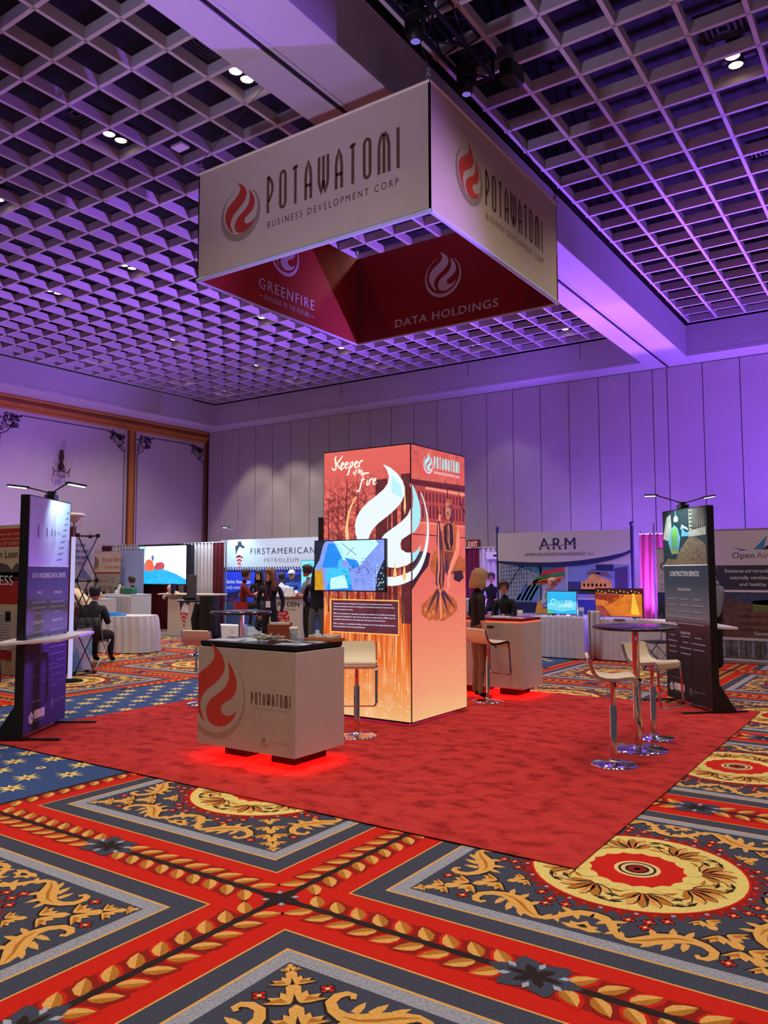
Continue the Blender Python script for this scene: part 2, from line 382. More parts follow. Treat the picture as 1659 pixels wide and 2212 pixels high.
def panel(x0, y0, x1, y1):
    cx, cy = (x0+x1)/2, (y0+y1)/2; hx, hy = (x1-x0)/2, (y1-y0)/2
    for k, (ins, m) in enumerate(((.245, C_GOLD), (.256, C_SLATE), (.382, C_GOLD), (.396, C_GREY), (.474, C_SLATE))):
        lay(1+k); p.rect(x0+ins, y0+ins, x1-ins, y1-ins, m)
    a, b = hx-.474, hy-.474
    # medallion
    lay(6); p.quad([(cx+r*cos(t), cy+r*sin(t)) for i in range(112) for t in [2*pi*i/112] for r in [.655 if i % 2 else .60]], C_DRED)
    lay(7)
    for i in range(44):
        t = 2*pi*i/44; p.disc(cx+.598*cos(t), cy+.598*sin(t), .013, C_LGREY if i % 2 else C_RED, 5)
    lay(8); p.disc(cx, cy, .578, C_RED, 48); lay(9); p.disc(cx, cy, .565, C_YEL, 48)
    for k in range(8):
        t = k*pi/4+pi/8
        for j, da in enumerate((-58, -34, -12, 12, 34, 58)):
            ps = [(0, 0), (.07, .028), (.15, .036), (.20, .01), (.15, -.022), (.06, -.018)]
            lay(10); p.quad(rot(ps, t+radians(da), cx+.32*cos(t), cy+.32*sin(t), 1.0 if abs(da) < 50 else .8), C_GOLD if j % 2 else C_DGOLD)
            lay(11); p.stroke(rot([(.02, .0), (.09, .032), (.17, .034), (.20, .012)], t+radians(da), cx+.32*cos(t), cy+.32*sin(t)), [.010, .009, .007, .004], C_BLACK)
        for da in (-14, 0, 14): lay(12); p.stroke(rot([(0, 0), (.15, .0)], t+radians(da), cx+.32*cos(t), cy+.32*sin(t)), [.014, .004], C_ORN if da else C_BLACK)
        t2 = t+pi/8
        lay(12)
        for dr, dd in ((.42, 0), (.49, .07), (.49, -.07), (.35, 0)):
            p.poly(rot([(-.045, 0), (-.01, .012), (.045, .004), (.0, -.014)], t2+pi/2+dd*5, cx+dr*cos(t2+dd), cy+dr*sin(t2+dd)), C_BLACK if dr > .4 else C_DGOLD)
            p.poly(rot([(-.03, .012), (-.0, .03), (.03, .016)], t2+pi/2+dd*5, cx+dr*cos(t2+dd), cy+dr*sin(t2+dd)), C_DGOLD)
    lay(13)
    for i in range(16):
        t = 2*pi*i/16; p.disc(cx+.285*cos(t), cy+.285*sin(t), .058, C_YEL, 10)
    lay(14); p.quad([(cx+r*cos(t), cy+r*sin(t)) for i in range(64) for t in [2*pi*i/64] for r in [.262-.02*abs(cos(8*t))]], C_RED)
    lay(15); p.disc(cx, cy, .125, C_CREAM, 20); lay(16); p.ring(cx, cy, .088, .102, C_BLACK, n=24); p.disc(cx, cy, .066, C_BLACK, 16)
    lay(17); p.disc(cx, cy, .05, C_DRED, 12); p.quad([(cx-.022, cy), (cx, cy-.022), (cx+.022, cy), (cx, cy+.022)], C_ORN)
    # corner palmettes, scrolls and little flowers, mirrored four ways
    for sx in (1, -1):
        for sy in (1, -1):
            M = lambda pts: [(cx+sx*x, cy+sy*y) for x, y in pts]
            dg = atan2(b, a)-pi/2
            for d, s_ in ((.055, .42), (.135, .80), (.235, 1.05), (.345, 1.0), (.455, .75)):
                lay(6); p.poly(M(rot([(x*1.12, y*1.12-.012) for x, y in PALM], dg, a-d, b-d, s_)), C_BLACK)
                lay(7); p.poly(M(rot(PALM, dg, a-d, b-d, s_)), C_GOLD)
                lay(8); p.poly(M(rot([(-.012, .0), (0, .07), (.012, .0)], dg, a-d, b-d, s_)), C_BLACK)
                for q in (-1, 1): p.poly(M(rot([(q*.03, .012), (q*.11, .020), (q*.05, .045)], dg, a-d, b-d, s_)), C_DGOLD)
            for sw in (0, 1):
                A, B = (a, b) if not sw else (b, a)
                def S(t, s_):
                    q = (A-t, B-s_); return q if not sw else (q[1], q[0])
                lay(6); p.stroke(M([S(t, s_+.010) for t, s_ in SCR]), [w*1.12+.006 for w in SCW], C_BLACK)
                lay(7); p.stroke(M([S(t, s_) for t, s_ in SCR]), SCW, C_GOLD)
                lay(8); p.stroke(M([S(t, s_) for t, s_ in SCR[6:11]]), [.004, .014, .020, .014, .004], C_DGOLD)
                for (t, s_, an, z) in ((.47, .235, 100, .8), (.53, .215, 75, .9), (.60, .165, 60, .9), (.46, .15, -95, .9), (.52, .12, -80, 1.0), (.59, .075, -60, .8), (.72, .07, 70, .7), (.78, .13, 120, .6), (.80, .20, 150, .8), (.83, .19, -60, .8), (.76, .10, -50, .7)):
                    lf = [(t+u, s_+v) for u, v in rot([(-.01, -.02), (.04, -.018), (.085, 0), (.045, .018), (-.01, .02)], radians(an), 0, 0, z)]
                    lay(6.5); p.poly(M([S(u, v) for u, v in lf]), C_GOLD)
                # bud under the arch half way along the side
                lay(8); p.poly(M([S(A-.0, .04), S(A-.05, .03), S(A-.10, .06), S(A-.06, .075), S(A-.07, .10), S(A-.03, .10), S(A-.0, .14)]), C_GOLD)
                lay(9); p.poly(M([S(A-.0, .06), S(A-.03, .07), S(A-.0, .10)]), C_BLACK)
                for t, s_ in ((.27, .08), (.59, .345), (.66, .29), (.66, .225), (.75, .265)):
                    q = M([S(t, s_)])[0]; flower4(q[0], q[1], .028)
def seen(x0, y0, x1, y1):
    d = Vector(((x0+x1)/2, (y0+y1)/2, 0)); fw = d.dot(Vector((_f.x, _f.y, 0))); sd = d.dot(Vector((_r.x, _r.y, 0)))
    return not (fw < -1.5 or abs(sd) > fw*.62+3.5 or y0 > 19.5 or x1 < -21.3)
XS0, XS1 = -9.50, NX0-PX          # the star field runs between these
cols = [(NX0+i*PX, NX0+(i+1)*PX) for i in range(-1, 3)]
lcols = [(XS0-(k+1)*PX, XS0-k*PX) for k in range(0, 5)]
for j in range(-2, 6):
    y0 = NY0+j*PY; y1 = y0+PY
    row = cols+([(NX0-(k+1)*PX, NX0-k*PX) for k in (1, 2)] if j < 0 else lcols)
    for x0, x1 in row:
        if not seen(x0, y0, x1, y1): continue
        panel(x0, y0, x1, y1)
        vine(x0, y0, x1, y0)
        if not (j >= 0 and abs(x1-XS1-PX) < .01): vine(x0, y0, x0, y1)
        node(x0, y0)
    if j >= 0:
        vine(XS0, y0, XS0, y1, side=1); vine(XS1, y0, XS1, y1, side=-1)
        lay(4); p.rect(XS0+.02, y0, XS1-.02, y1, C_BLUE)
        if j == 0: vine(XS1-PX, y0, XS1, y0, side=-1); vine(XS0-.0, y0, XS1-PX, y0, side=-1)
jj = 0; y = NY0+.14
while y < 19.5:
    x = XS0+.22+(.2 if jj % 2 else 0); i = 0
    while x < XS1-.18:
        if (i+jj*2) % 5 == 3:
            lay(5); p.ring(x, y, .02, .045, C_CREAM, n=8)
        elif seen(x, y, x, y):
            lay(5); p.quad([(x+r*cos(t), y+r*sin(t)*.95) for q in range(16) for t in [2*pi*q/16+pi/8] for r in [(.050 if q % 2 else (.14 if q % 4 == 0 else .115))]], C_YEL)
            lay(6); p.poly([(x+r*cos(t), y+r*sin(t)) for q in range(8) for t in [2*pi*q/8] for r in [.035 if q % 2 else .014]], C_DRED)
        x += .40; i += 1
    y += .25; jj += 1
floor = kind(p.build('floor'))
floor['label'] = 'patterned hall carpet with gold medallions, red leaf bands and blue star field'

# plush red booth carpet, 6.1 m square
def rug_mat():
    m = mat('red_plush', (190, 34, 32), .95, spec=.2); nt = m.node_tree; b = nt.nodes['Principled BSDF']
    tc = nt.nodes.new('ShaderNodeTexCoord'); mp = nt.nodes.new('ShaderNodeMapping'); mp.inputs['Scale'].default_value = (1.0, 1.25, 1)
    n1 = nt.nodes.new('ShaderNodeTexNoise'); n1.inputs['Scale'].default_value = 5.5; n1.inputs['Detail'].default_value = 5; n1.inputs['Roughness'].default_value = .6; n1.inputs['Distortion'].default_value = .25
    cr = nt.nodes.new('ShaderNodeValToRGB'); e = cr.color_ramp.elements
    e[0].position = .36; e[0].color = lin((138, 27, 24)); e[1].position = .56; e[1].color = lin((184, 50, 46)); e2 = cr.color_ramp.elements.new(.44); e2.color = lin((166, 38, 35))
    n2 = nt.nodes.new('ShaderNodeTexNoise'); n2.inputs['Scale'].default_value = 260; n2.inputs['Detail'].default_value = 2
    bp = nt.nodes.new('ShaderNodeBump'); bp.inputs['Strength'].default_value = .5; bp.inputs['Distance'].default_value = .008
    nt.links.new(tc.outputs['Object'], mp.inputs[0]); nt.links.new(mp.outputs[0], n1.inputs['Vector']); nt.links.new(n1.outputs['Fac'], cr.inputs[0])
    nt.links.new(cr.outputs[0], b.inputs['Base Color']); nt.links.new(tc.outputs['Object'], n2.inputs['Vector']); nt.links.new(n2.outputs['Fac'], bp.inputs['Height']); nt.links.new(bp.outputs[0], b.inputs['Normal'])
    return m
RUG = rug_mat(); RZ = .014
m_ = MB().mat(RUG); m_.box(-7.95, -1.68, 4.33, 10.28, .008, RZ)
tag(m_.build('booth_carpet', bevel=.004), 'square plush red carpet laid under the fire booth', 'carpet')
m_ = MB().mat(mat('grey_loop_carpet', (120, 120, 128), .95, noise=.15, scale=60)); m_.box(-17.6, -8.9, 13.95, 17.3, .008, .012)
tag(m_.build('booth_carpet'), 'flat grey carpet laid under the blue petroleum booth', 'carpet')

# ------------------------------------------------------------------ room shell
XW, YW = -21.3, 19.75           # left wall and back wall
ZS, ZG, ZP = 6.67, 7.46, 9.4    # soffit, louver grid underside, dark plenum top
WALLP = mat('wall_panel_fabric', (176, 168, 166), .9, noise=.035, scale=2.5, spec=.2)
WALLL = mat('wall_paint', (182, 172, 176), .85, noise=.02, scale=2)
PLAST = mat('ceiling_plaster', (178, 172, 180), .85, noise=.015, scale=3)
LOUV = mat('louver_paint', (196, 188, 190), .7, noise=.02)
BLACKV = mat('plenum_black', (5, 5, 8), .9); SEAM = mat('seam_black', (14, 12, 18), .9)
wb = kind(bpy.data.objects.new('wall_back', None)); COL.objects.link(wb)
MB().mat(SEAM).box(XW-.3, 7, YW+.03, YW+.2, 0, ZS).build('backing', wb)
xs = [XW+.17]
seams = [-21.13, -20.45]+[-20.45+.803*k for k in range(1, 20)]
seams = seams[:20]+[-5.42, -5.07, -4.24, -3.41, -2.6, -1.8, -1.0, -.2, .6, 1.4, 2.2, 3.0, 3.8, 4.6, 5.4]
seams = sorted(seams)
for a, b in zip(seams[:-1], seams[1:]):
    if b-a < .1: continue
    MB().mat(WALLP).box(a+.009, b-.009, YW, YW+.03, .0, ZS-.015).build('wall_panel', wb, bevel=.004)
wl = kind(bpy.data.objects.new('wall_left', None)); COL.objects.link(wl)
MB().mat(WALLL).box(XW-.2, XW, -2, YW+.2, 0, ZS).build('wall_surface', wl)
GOLD = mat('gilt_trim', (176, 112, 44), .5, noise=.1, scale=4); DGOLD = mat('gilt_trim_dark', (112, 60, 24), .5)
INK = mat('stencil_ink', (52, 34, 48), .8)
t = MB().mat(GOLD); t.box(XW, XW+.10, 0, YW, 6.28, 6.38); t.box(XW, XW+.16, 0, YW, 6.38, 6.50); t.mat(DGOLD); t.box(XW, XW+.20, 0, YW, 6.50, 6.58); t.mat(GOLD); t.box(XW, XW+.26, 0, YW-.1, 6.58, 6.665)
kind(t.build('trim_1', bevel=.02)); wl_trim = []
for k, (y0, y1) in enumerate(((16.40, 16.61), (19.72, 19.75), (8.9, 9.11), (11.75, 11.96))):
    t = MB().mat(GOLD); t.box(XW, XW+.06, y0, y1, 0, 6.28)
    t.mat(DGOLD); t.box(XW, XW+.075, y0-.03, y0, 0, 6.28); t.box(XW, XW+.075, y1, y1+.03, 0, 6.28); kind(t.build('trim_%d' % (k+2)))
# frames drawn on the left wall with stencilled scroll corners
def wall_frame(y0, y1, z1):
    pr = Print((XW, 0, 0), (0, 1, 0), (0, 0, 1), step=.003)
    w = .028
    pr.rect(y0, 0, y0+w, z1-.6, INK); pr.rect(y1-w, 0, y1, z1-.6, INK); pr.rect(y0+.6, z1-w, y1-.6, z1, INK)
    random.seed(3)
    for cy, sx in ((y0, 1), (y1, -1)):
        for k in range(34):
            a = random.uniform(.02, .56); b = random.uniform(.02, .60-a*.55)
            r = random.uniform(.04, .085); a0 = random.uniform(0, 360)
            pts = [(cy+sx*(a+r*(1-i/14)*cos(radians(a0+i*36))), z1-b+r*(1-i/14)*sin(radians(a0+i*36))) for i in range(12)]
            pr.stroke(pts, .02, INK)
        for k in range(14):
            t_ = k/13; a = .02+.6*t_; b = .04+.5*(1-t_)**1.5*(.6 if k % 2 else .2)
            pr.poly([(cy+sx*(a-.03), z1-b), (cy+sx*a, z1-b-.05), (cy+sx*(a+.04), z1-b), (cy+sx*a, z1-b+.03)], INK)
        pr.stroke([(cy+sx*(.02+.2*i), z1-.62+.0*i+ (.10*i*i)) for i in range(3)], .03, INK)
    kind(pr.build('wall_frame_line', wl), 'structure')
wall_frame(12.06, 16.27, 6.18); wall_frame(16.75, 19.66, 6.18); wall_frame(9.2, 11.65, 6.18)

# ceiling: open louver bays, dropped beam and border, dark plenum above
ce = kind(bpy.data.objects.new('ceiling', None)); COL.objects.link(ce)
X0, Y0 = -6.740, 4.977; PT = .61; DEP = .15; BW = .048
LX = (-20.07, -5.47); RX = (-4.42, 6.0); YB = 19.02
MB().mat(BLACKV).box(XW, 6, -2, YW, ZP, ZP+.1).build('plenum_deck', ce)
t = MB().mat(PLAST)
t.box(LX[1], RX[0], -2, YB, ZS, ZS+.10); t.build('beam_soffit', ce, bevel=.01)
MB().mat(PLAST).box(RX[0]-.08, RX[0], -2, YB, ZS+.1, ZG-.06).build('beam_side', ce)
MB().mat(PLAST).box(LX[1], LX[1]+.08, -2, YB, ZS+.1, ZG-.06).build('beam_side', ce)
MB().mat(SEAM).box(-5.05, -5.005, -2, YB+.7, ZS-.004, ZS+.01).build('track_slot', ce)
tt = MB().mat(PLAST); tt.box(-5.10, -5.05, -2, YB+.6, ZS-.018, ZS+.0); tt.box(-4.985, -4.95, -2, YB+.6, ZS-.010, ZS+.0); tt.build('track_rail', ce)
MB().mat(PLAST).box(XW, LX[1], YB, YW, ZS, ZS+.1).build('border_soffit', ce, bevel=.01)
MB().mat(PLAST).box(RX[0], 6, YB, YW, ZS, ZS+.1).build('border_soffit', ce, bevel=.01)
MB().mat(PLAST).box(LX[1], RX[0], YB, YW, ZS, ZS+.1).build('border_soffit', ce)
MB().mat(PLAST).box(XW, LX[0], -2, YB, ZS, ZS+.1).build('border_soffit', ce, bevel=.01)
MB().mat(PLAST).box(LX[0], LX[1], YB, YB+.08, ZS+.1, ZG-.05).build('border_fascia', ce)
MB().mat(PLAST).box(RX[0], 6, YB, YB+.08, ZS+.1, ZG-.05).build('border_fascia', ce)
MB().mat(PLAST).box(LX[0]-.08, LX[0], -2, YB, ZS+.1, ZG-.05).build('border_fascia', ce)
t = MB().mat(BLACKV); t.box(LX[0]-.1, LX[0]-.05, -2, YB, ZG, ZP); t.box(XW, 6, YB+.09, YB+.14, ZG-.06, ZP); t.box(LX[1]-.02, LX[1]+.04, -2, YB, ZG+.1, ZP); t.box(RX[0]-.04, RX[0]+.0, -2, YB, ZG, ZP); t.build('plenum_side', ce)
for c_, y_ in ((-18.0, 0), (-14.6, 0), (-10.2, 0), (-7.0, 0)):
    MB().mat(SEAM).box(c_, c_+.012, YB-.004, YB+.01, ZS+.35, ZG-.06).build('fascia_joint', ce)
ys0 = -1.733; ny = 34; nxl = 22
slat_cache = {}
def slat(name, x0, x1, y0, y1):
    """louver blade, slightly wider at its foot"""
    key = (round(x1-x0, 3), round(y1-y0, 3))
    if key not in slat_cache:
        b = MB().mat(LOUV); L = x1-x0 > y1-y0; hx, hy = (x1-x0)/2, (y1-y0)/2; q = .6
        tx, ty = (hx, hy*q) if L else (hx*q, hy)
        vs = [(-hx, -hy, 0), (hx, -hy, 0), (hx, hy, 0), (-hx, hy, 0), (-tx, -ty, DEP), (tx, -ty, DEP), (tx, ty, DEP), (-tx, ty, DEP)]
        b.add(vs, [(3, 2, 1, 0), (4, 5, 6, 7), (0, 1, 5, 4), (1, 2, 6, 5), (2, 3, 7, 6), (3, 0, 4, 7)])
        o = b.build(name, ce); slat_cache[key] = o.data
    else:
        o = bpy.data.objects.new(name, slat_cache[key]); COL.objects.link(o); o.parent = ce
    o.location = ((x0+x1)/2, (y0+y1)/2, ZG)
for k in range(-2, nxl+1):
    x = X0+.61-k*PT
    if x < LX[0] or x > LX[1]+.05: continue
    slat('louver_slat', x-BW/2, x+BW/2, -1.9, YB-.02)
slat('louver_slat', LX[0]+.01, LX[0]+.01+BW, -1.9, YB-.02); slat('louver_slat', LX[0]+.02, LX[1]-.03, YB-.06, YB-.012); slat('louver_slat', RX[0]+.05, 6, YB-.06, YB-.012)
for k in range(0, 18):
    x = RX[0]+.09+k*PT
    slat('louver_slat', x-BW/2, x+BW/2, -1.9, YB-.02)
for k in range(-10, 24):
    y = Y0+k*PT
    if y > YB: continue
    slat('louver_slat', LX[0]+.02, LX[1]-.03, y-BW/2, y+BW/2)
    slat('louver_slat', RX[0]+.05, 6, y-BW/2, y+BW/2)
def cell(x, y, right=False):
    xo = (RX[0]+.09) if right else X0
    return (xo+(math.floor((x-xo)/PT)+.5)*PT, Y0+(math.floor((y-Y0)/PT)+.5)*PT)
# twin downlights sitting in the cells
LENS = em('downlight_lens', (255, 236, 190), 5.0); LENSP = em('downlight_lens_magenta', (255, 190, 235), 5.0); RIM = mat('downlight_rim', (30, 26, 28), .4, metal=.6)
def downlight(x, y, label, vertical=False, first=[None]):
    if first[0] is None:
        t = thing('twin_downlight', label, 'downlight', (x, y, ZG+.10), 0, 'twin downlights in the louver ceiling')
        MB().mat(RIM).box(-.27, .27, -.20, .20, .16, .18).build('mounting_plate', t)
        for k, sx in enumerate((-.095, .095)):
            b = MB().mat(RIM); b.lathe([(.075, .16), (.085, .10), (.095, 0), (.085, 0), (.08, .03)], 20, (sx, 0, 0)); c = b.build('housing', t)
            MB().mat(LENS if k else LENSP).lathe([(.078, .012), (.05, .004), (.005, 0)], 20, (sx, 0, 0)).build('lens', c)
        first[0] = t
    else:
        t = copy_tree(first[0], (x, y, ZG+.10), 0, label, 'twin downlights in the louver ceiling')
    t.rotation_euler = (0, 0, pi/2 if vertical else 0)
    return t
def dl(px, py, label, right=False, vert=True):
    v = on_z(px, py, 7.62); x, y = cell(v.x, v.y, right); x -= (.06 if px == 525 else 0); downlight(x, y, label, vert)
dl(525, 173, 'twin downlight with magenta glow touching the edge of the dropped beam')
dl(241, 307, 'twin downlight of the left ceiling bay with pink and white lamps, upper left')
dl(321, 573, 'twin downlight in the ceiling left of the hanging sign, low beside its left corner')
dl(118, 638, 'twin downlight far left in the ceiling at the height of the hanging sign foot')
dl(365, 717, 'twin downlight in the left bay in line with the lowest left edge of the sign')
dl(199, 760, 'twin downlight in the far left ceiling above the gilt cornice')
dl(394, 810, 'twin downlight in the far ceiling left of the lowest one')
dl(490, 837, 'twin downlight lowest in view, in the corner where the bay meets the back fascia', False, False)
dl(552, 778, 'twin downlight in the far ceiling between red inner panel and back fascia')
dl(646, 807, 'twin downlight near the back fascia directly over the big glowing tower top left', False, False)
dl(564, 670, 'twin downlight just below the left red inner panel of the hanging sign')
dl(742, 740, 'twin downlight right under the rear corner of the hanging sign')
dl(827, 775, 'twin downlight in the far ceiling below the left end of the right red inner panel', False, False)
dl(1040, 734, 'twin downlight in the far ceiling below the right end of the right red inner panel', False, False)
dl(1230, 696, 'twin downlight beside the dropped beam, right of the hanging sign foot')
dl(1585, 143, 'twin downlight alone in the right ceiling bay, upper right', True, True)
dl(4, 440, 'twin downlight cut by the left edge of view, above the cornice')
# square air diffusers with nested frames
VENT = mat('diffuser_dark', (44, 40, 60), .6)
def vent(px, py, label, right=False, first=[None]):
    v = on_z(px, py, 7.64); x, y = cell(v.x, v.y, right)
    if first[0] is None:
        t = thing('air_diffuser', label, 'vent', (x, y, ZG+.17), 0, 'square air diffusers in the ceiling')
        MB().mat(VENT).box(-.27, .27, -.27, .27, .03, .05).build('backplate', t)
        for k, r in enumerate((.25, .19, .13, .07)):
            b = MB().mat(VENT)
            for s_ in ((-r, r, -r, -r+.025), (-r, r, r-.025, r), (-r, -r+.025, -r, r), (r-.025, r, -r, r)): b.box(s_[0], s_[1], s_[2], s_[3], -.01*k, .03)
            b.build('frame', t)
        first[0] = t
    else: copy_tree(first[0], (x, y, ZG+.17), 0, label, 'square air diffusers in the ceiling')
vent(430, 118, 'dark square air diffuser next to the beam, above the pink downlight')
vent(160, 255, 'dark square air diffuser in the left bay, left above the twin downlight')
vent(265, 545, 'dark square air diffuser in the left bay, left of the hanging sign corner')
vent(1545, 75, 'dark square air diffuser of nested frames in the right bay beside its downlight', True)
vent(1655, 340, 'dark square air diffuser cut by the right edge of view', True)
v = on_z(385, 303, 7.55); x, y = cell(v.x, v.y)
t = thing('access_point', 'small white box hung inside a louver cell left above the hanging sign', 'access point', (x, y, ZG+.04))
MB().mat(mat('white_plastic', (225, 222, 225), .5)).box(-.11, .11, -.08, .08, 0, .04).build('case', t, bevel=.01)
MB().mat(RIM).tube([(-.11, 0, .03), (-.17, .03, .08), (-.24, 0, .12)], .006, 6).build('bracket', t)

# lighting truss in the right bay with moving heads
TR = mat('truss_dark', (30, 26, 66), .45, metal=.5); TRB = mat('fixture_black', (10, 10, 14), .5)
ts = thing('lighting_truss', 'dark box truss hanging under the right ceiling bay beside the beam', 'truss', (-3.92, 5.0, 7.19))
for sx in (-.15, .15):
    for sz in (0, .3): MB().mat(TR).cyl((sx, -3.2, sz), (sx, 2.7, sz), .025, n=8).build('chord', ts)
for k in range(18):
    y = -3.2+k*.33; b = MB().mat(TR); s_ = 1 if k % 2 else -1
    b.cyl((-.15*s_, y, 0), (.15*s_, y+.33, 0), .012, n=6); b.cyl((-.15*s_, y, .3), (.15*s_, y+.33, .3), .012, n=6)
    b.cyl((-.15, y, .3 if s_ > 0 else 0), (-.15, y+.33, 0 if s_ > 0 else .3), .012, n=6); b.cyl((.15, y, .3 if s_ > 0 else 0), (.15, y+.33, 0 if s_ > 0 else .3), .012, n=6); b.build('lacing', ts)
b = MB().mat(TR)
for sx in (-.15, .15): b.cyl((sx, 2.7, 0), (sx, 2.7, .3), .02, n=6)
b.cyl((-.15, 2.7, 0), (.15, 2.7, 0), .02, n=6); b.cyl((-.15, 2.7, .3), (.15, 2.7, .3), .02, n=6); b.build('end_frame', ts)
HEADS = [(2.35, 'moving head spotlight clamped under the far end of the dark truss'), (1.3, 'moving head spotlight under the truss, second from its far end')]
def head(x, y, z, label, first=[None]):
    if first[0] is None:
        t = thing('moving_head_light', label, 'stage light', (x, y, z), 0, 'moving heads under the truss')
        MB().mat(TRB).box(-.13, .13, -.11, .11, -.10, 0).build('base', t, bevel=.015)
        b = MB().mat(TRB); b.box(-.15, -.12, -.05, .05, -.33, -.05); b.box(.12, .15, -.05, .05, -.33, -.05); b.box(-.15, .15, -.05, .05, -.13, -.10); b.build('yoke', t)
        c = MB().mat(TRB).lathe([(.05, -.46), (.10, -.44), (.11, -.32), (.10, -.22), (.05, -.18)], 16).build('lamp_head', t)
        MB().mat(mat('lens_violet', (150, 130, 255), .2, emit=.6)).lathe([(.07, -.468), (.01, -.462)], 12).build('lens', c)
        first[0] = t
    else: t = copy_tree(first[0], (x, y, z), 0, label, 'moving heads under the truss')
    return t
for dy, lb in HEADS: head(-3.92, 5.0+dy, 7.18, lb).scale = (.7, .7, .7)
t = thing('chain_hoist', 'small grey motor hoist on a cable above the dark truss', 'hoist', (-3.55, 7.55, 7.20))
MB().mat(mat('hoist_grey', (96, 92, 100), .5, metal=.4)).box(-.08, .08, -.06, .06, 0, .16).build('motor', t, bevel=.015)
MB().mat(TRB).cyl((0, 0, .16), (0, 0, 1.6), .008, n=6).build('chain', t)
b = MB().mat(TRB); b.prism([(-.05, -.05), (.1, -.05), (.14, .2), (.02, .26), (-.08, .1)], -.2, -.01); b.build('chain_bag', t, bevel=.02)
t = thing('exit_sign', 'dark red exit sign on the back wall right of the glowing tower', 'sign', (-10.45, YW-.06, 2.30))
MB().mat(mat('exit_case', (120, 30, 45), .5)).box(-.20, .20, 0, .05, 0, .26).build('case', t, bevel=.01)
pr = Print((-.20, -.001, 0)); pr.text('EXIT', .05, .06, .14, em('exit_glow', (255, 160, 150), 1.0), w=.30, bold=True); pr.build('lettering', t)
# wall sconce
SB = mat('sconce_bronze', (70, 44, 40), .4, metal=.6); SG = mat('sconce_crystal', (160, 130, 150), .15, trans=.4)
t = thing('wall_sconce', 'tall crystal wall sconce on the left wall above the black display tower', 'lamp', (XW, 13.93, 4.5))
MB().mat(SB).lathe([(.02, .82), (.07, .78), (.05, .70), (.08, .60), (.04, .45), (.10, .30), (.03, .18)], 12, (.12, 0, 0)).build('stem', t)
b = MB().mat(SB)
for k in range(5):
    a = -pi/2+pi*k/4; b.tube([(.12, 0, .25), (.12+.12*cos(a), .14*sin(a), .14), (.12+.18*cos(a), .24*sin(a), .16), (.12+.2*cos(a), .28*sin(a), .26)], .014, 6)
b.build('arms', t)
b = MB().mat(SG)
for k in range(5):
    a = -pi/2+pi*k/4
    for z_ in (.05, .12): b.sphere((.12+.17*cos(a), .25*sin(a), z_), .025, .025, .045, 6, 4)
    b.sphere((.12+.10*cos(a), .12*sin(a), .03), .025, .025, .05, 6, 4)
b.sphere((.12, 0, 0), .05, .05, .06, 8, 6); b.build('crystal_drops', t)

# ------------------------------------------------------------------ hanging square sign
SX0, SX1, SY0, SY1, SZ0, SZ1 = -6.79, -3.66, 6.13, 9.23, 5.0, 6.27
FAB = mat('cream_fabric', (194, 181, 156), .85, noise=.03, scale=5); FEDGE = mat('fabric_edge', (225, 215, 185), .7)
FRED = mat('red_fabric', (150, 40, 44), .85, noise=.03, scale=4); FRED2 = mat('red_fabric_orange', (168, 52, 36), .85, noise=.03, scale=4)
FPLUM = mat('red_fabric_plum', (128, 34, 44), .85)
BRN = mat('print_brown', (96, 66, 42), .8); RST = mat('print_rust', (178, 52, 34), .8); TAN = mat('print_tan', (148, 132, 106), .8); WHT = mat('print_white', (222, 224, 240), .7)
HEM = mat('sign_hem_blue_lit', (190, 205, 240), .5); PIPE = mat('aluminium', (170, 172, 178), .35, metal=.8)  # HEM carries the blue light on the sign's lower edge in its colour
sg = thing('hanging_sign', 'large square ceiling sign, cream outside with flame emblems, red inside', 'sign', ((SX0+SX1)/2, (SY0+SY1)/2, SZ0))
hw, hd, hh = (SX1-SX0)/2, (SY1-SY0)/2, SZ1-SZ0
def sign_panel(name, o, u, w, m_out, prints=None):
    """thin fabric face; its print lies on it"""
    pr = Print(o, u, (0, 0, 1), step=.0016); u = pr.u; n = pr.n
    pr.mat(m_out); P = lambda x, z, d: Vector(o)+u*x+Vector((0, 0, z))+n*d
    vs = [P(x, z, d) for x in (0, w) for z in (0, hh) for d in (-.018, 0)]
    pr.add(vs, [(0, 1, 3, 2), (4, 6, 7, 5), (0, 4, 5, 1), (2, 3, 7, 6), (0, 2, 6, 4), (1, 5, 7, 3)])
    if prints: prints(pr)
    return pr.build(name, sg)
def face_front(p):
    p.emblem(.677, .610, .302, RST, TAN, .26)
    p.tall(1.076, 2.786, .516, .42, BRN, .062); p.text('BUSINESS DEVELOPMENT CORP', 1.078, .350, .072, BRN, w=1.70, gap=.22)
def face_right(p):
    p.emblem(.775, .655, .29, mat('print_rust2', (196, 62, 34), .8), TAN, .26)
    p.tall(1.13, 2.63, .50, .40, BRN, .062); p.text('BUSINESS DEVELOPMENT CORP', 1.13, .350, .068, BRN, w=1.52, gap=.22)
def in_left(p):
    p.up(); p.poly([(0, 0), (2.93, 0), (2.45, hh), (0, hh)], FRED2); p.up(); p.up()
    p.emblem(1.43, .80, .285, WHT, WHT, .16)
    p.text('GREENFIRE', .945, .215, .135, WHT, w=1.10, bold=True, gap=.12); p.text('BUILDERS OF THE FUTURE', 1.055, .092, .062, WHT, w=.885, gap=.04)
    p.rect(.965, .115, 1.025, .125, WHT); p.rect(1.965, .115, 2.035, .125, WHT)
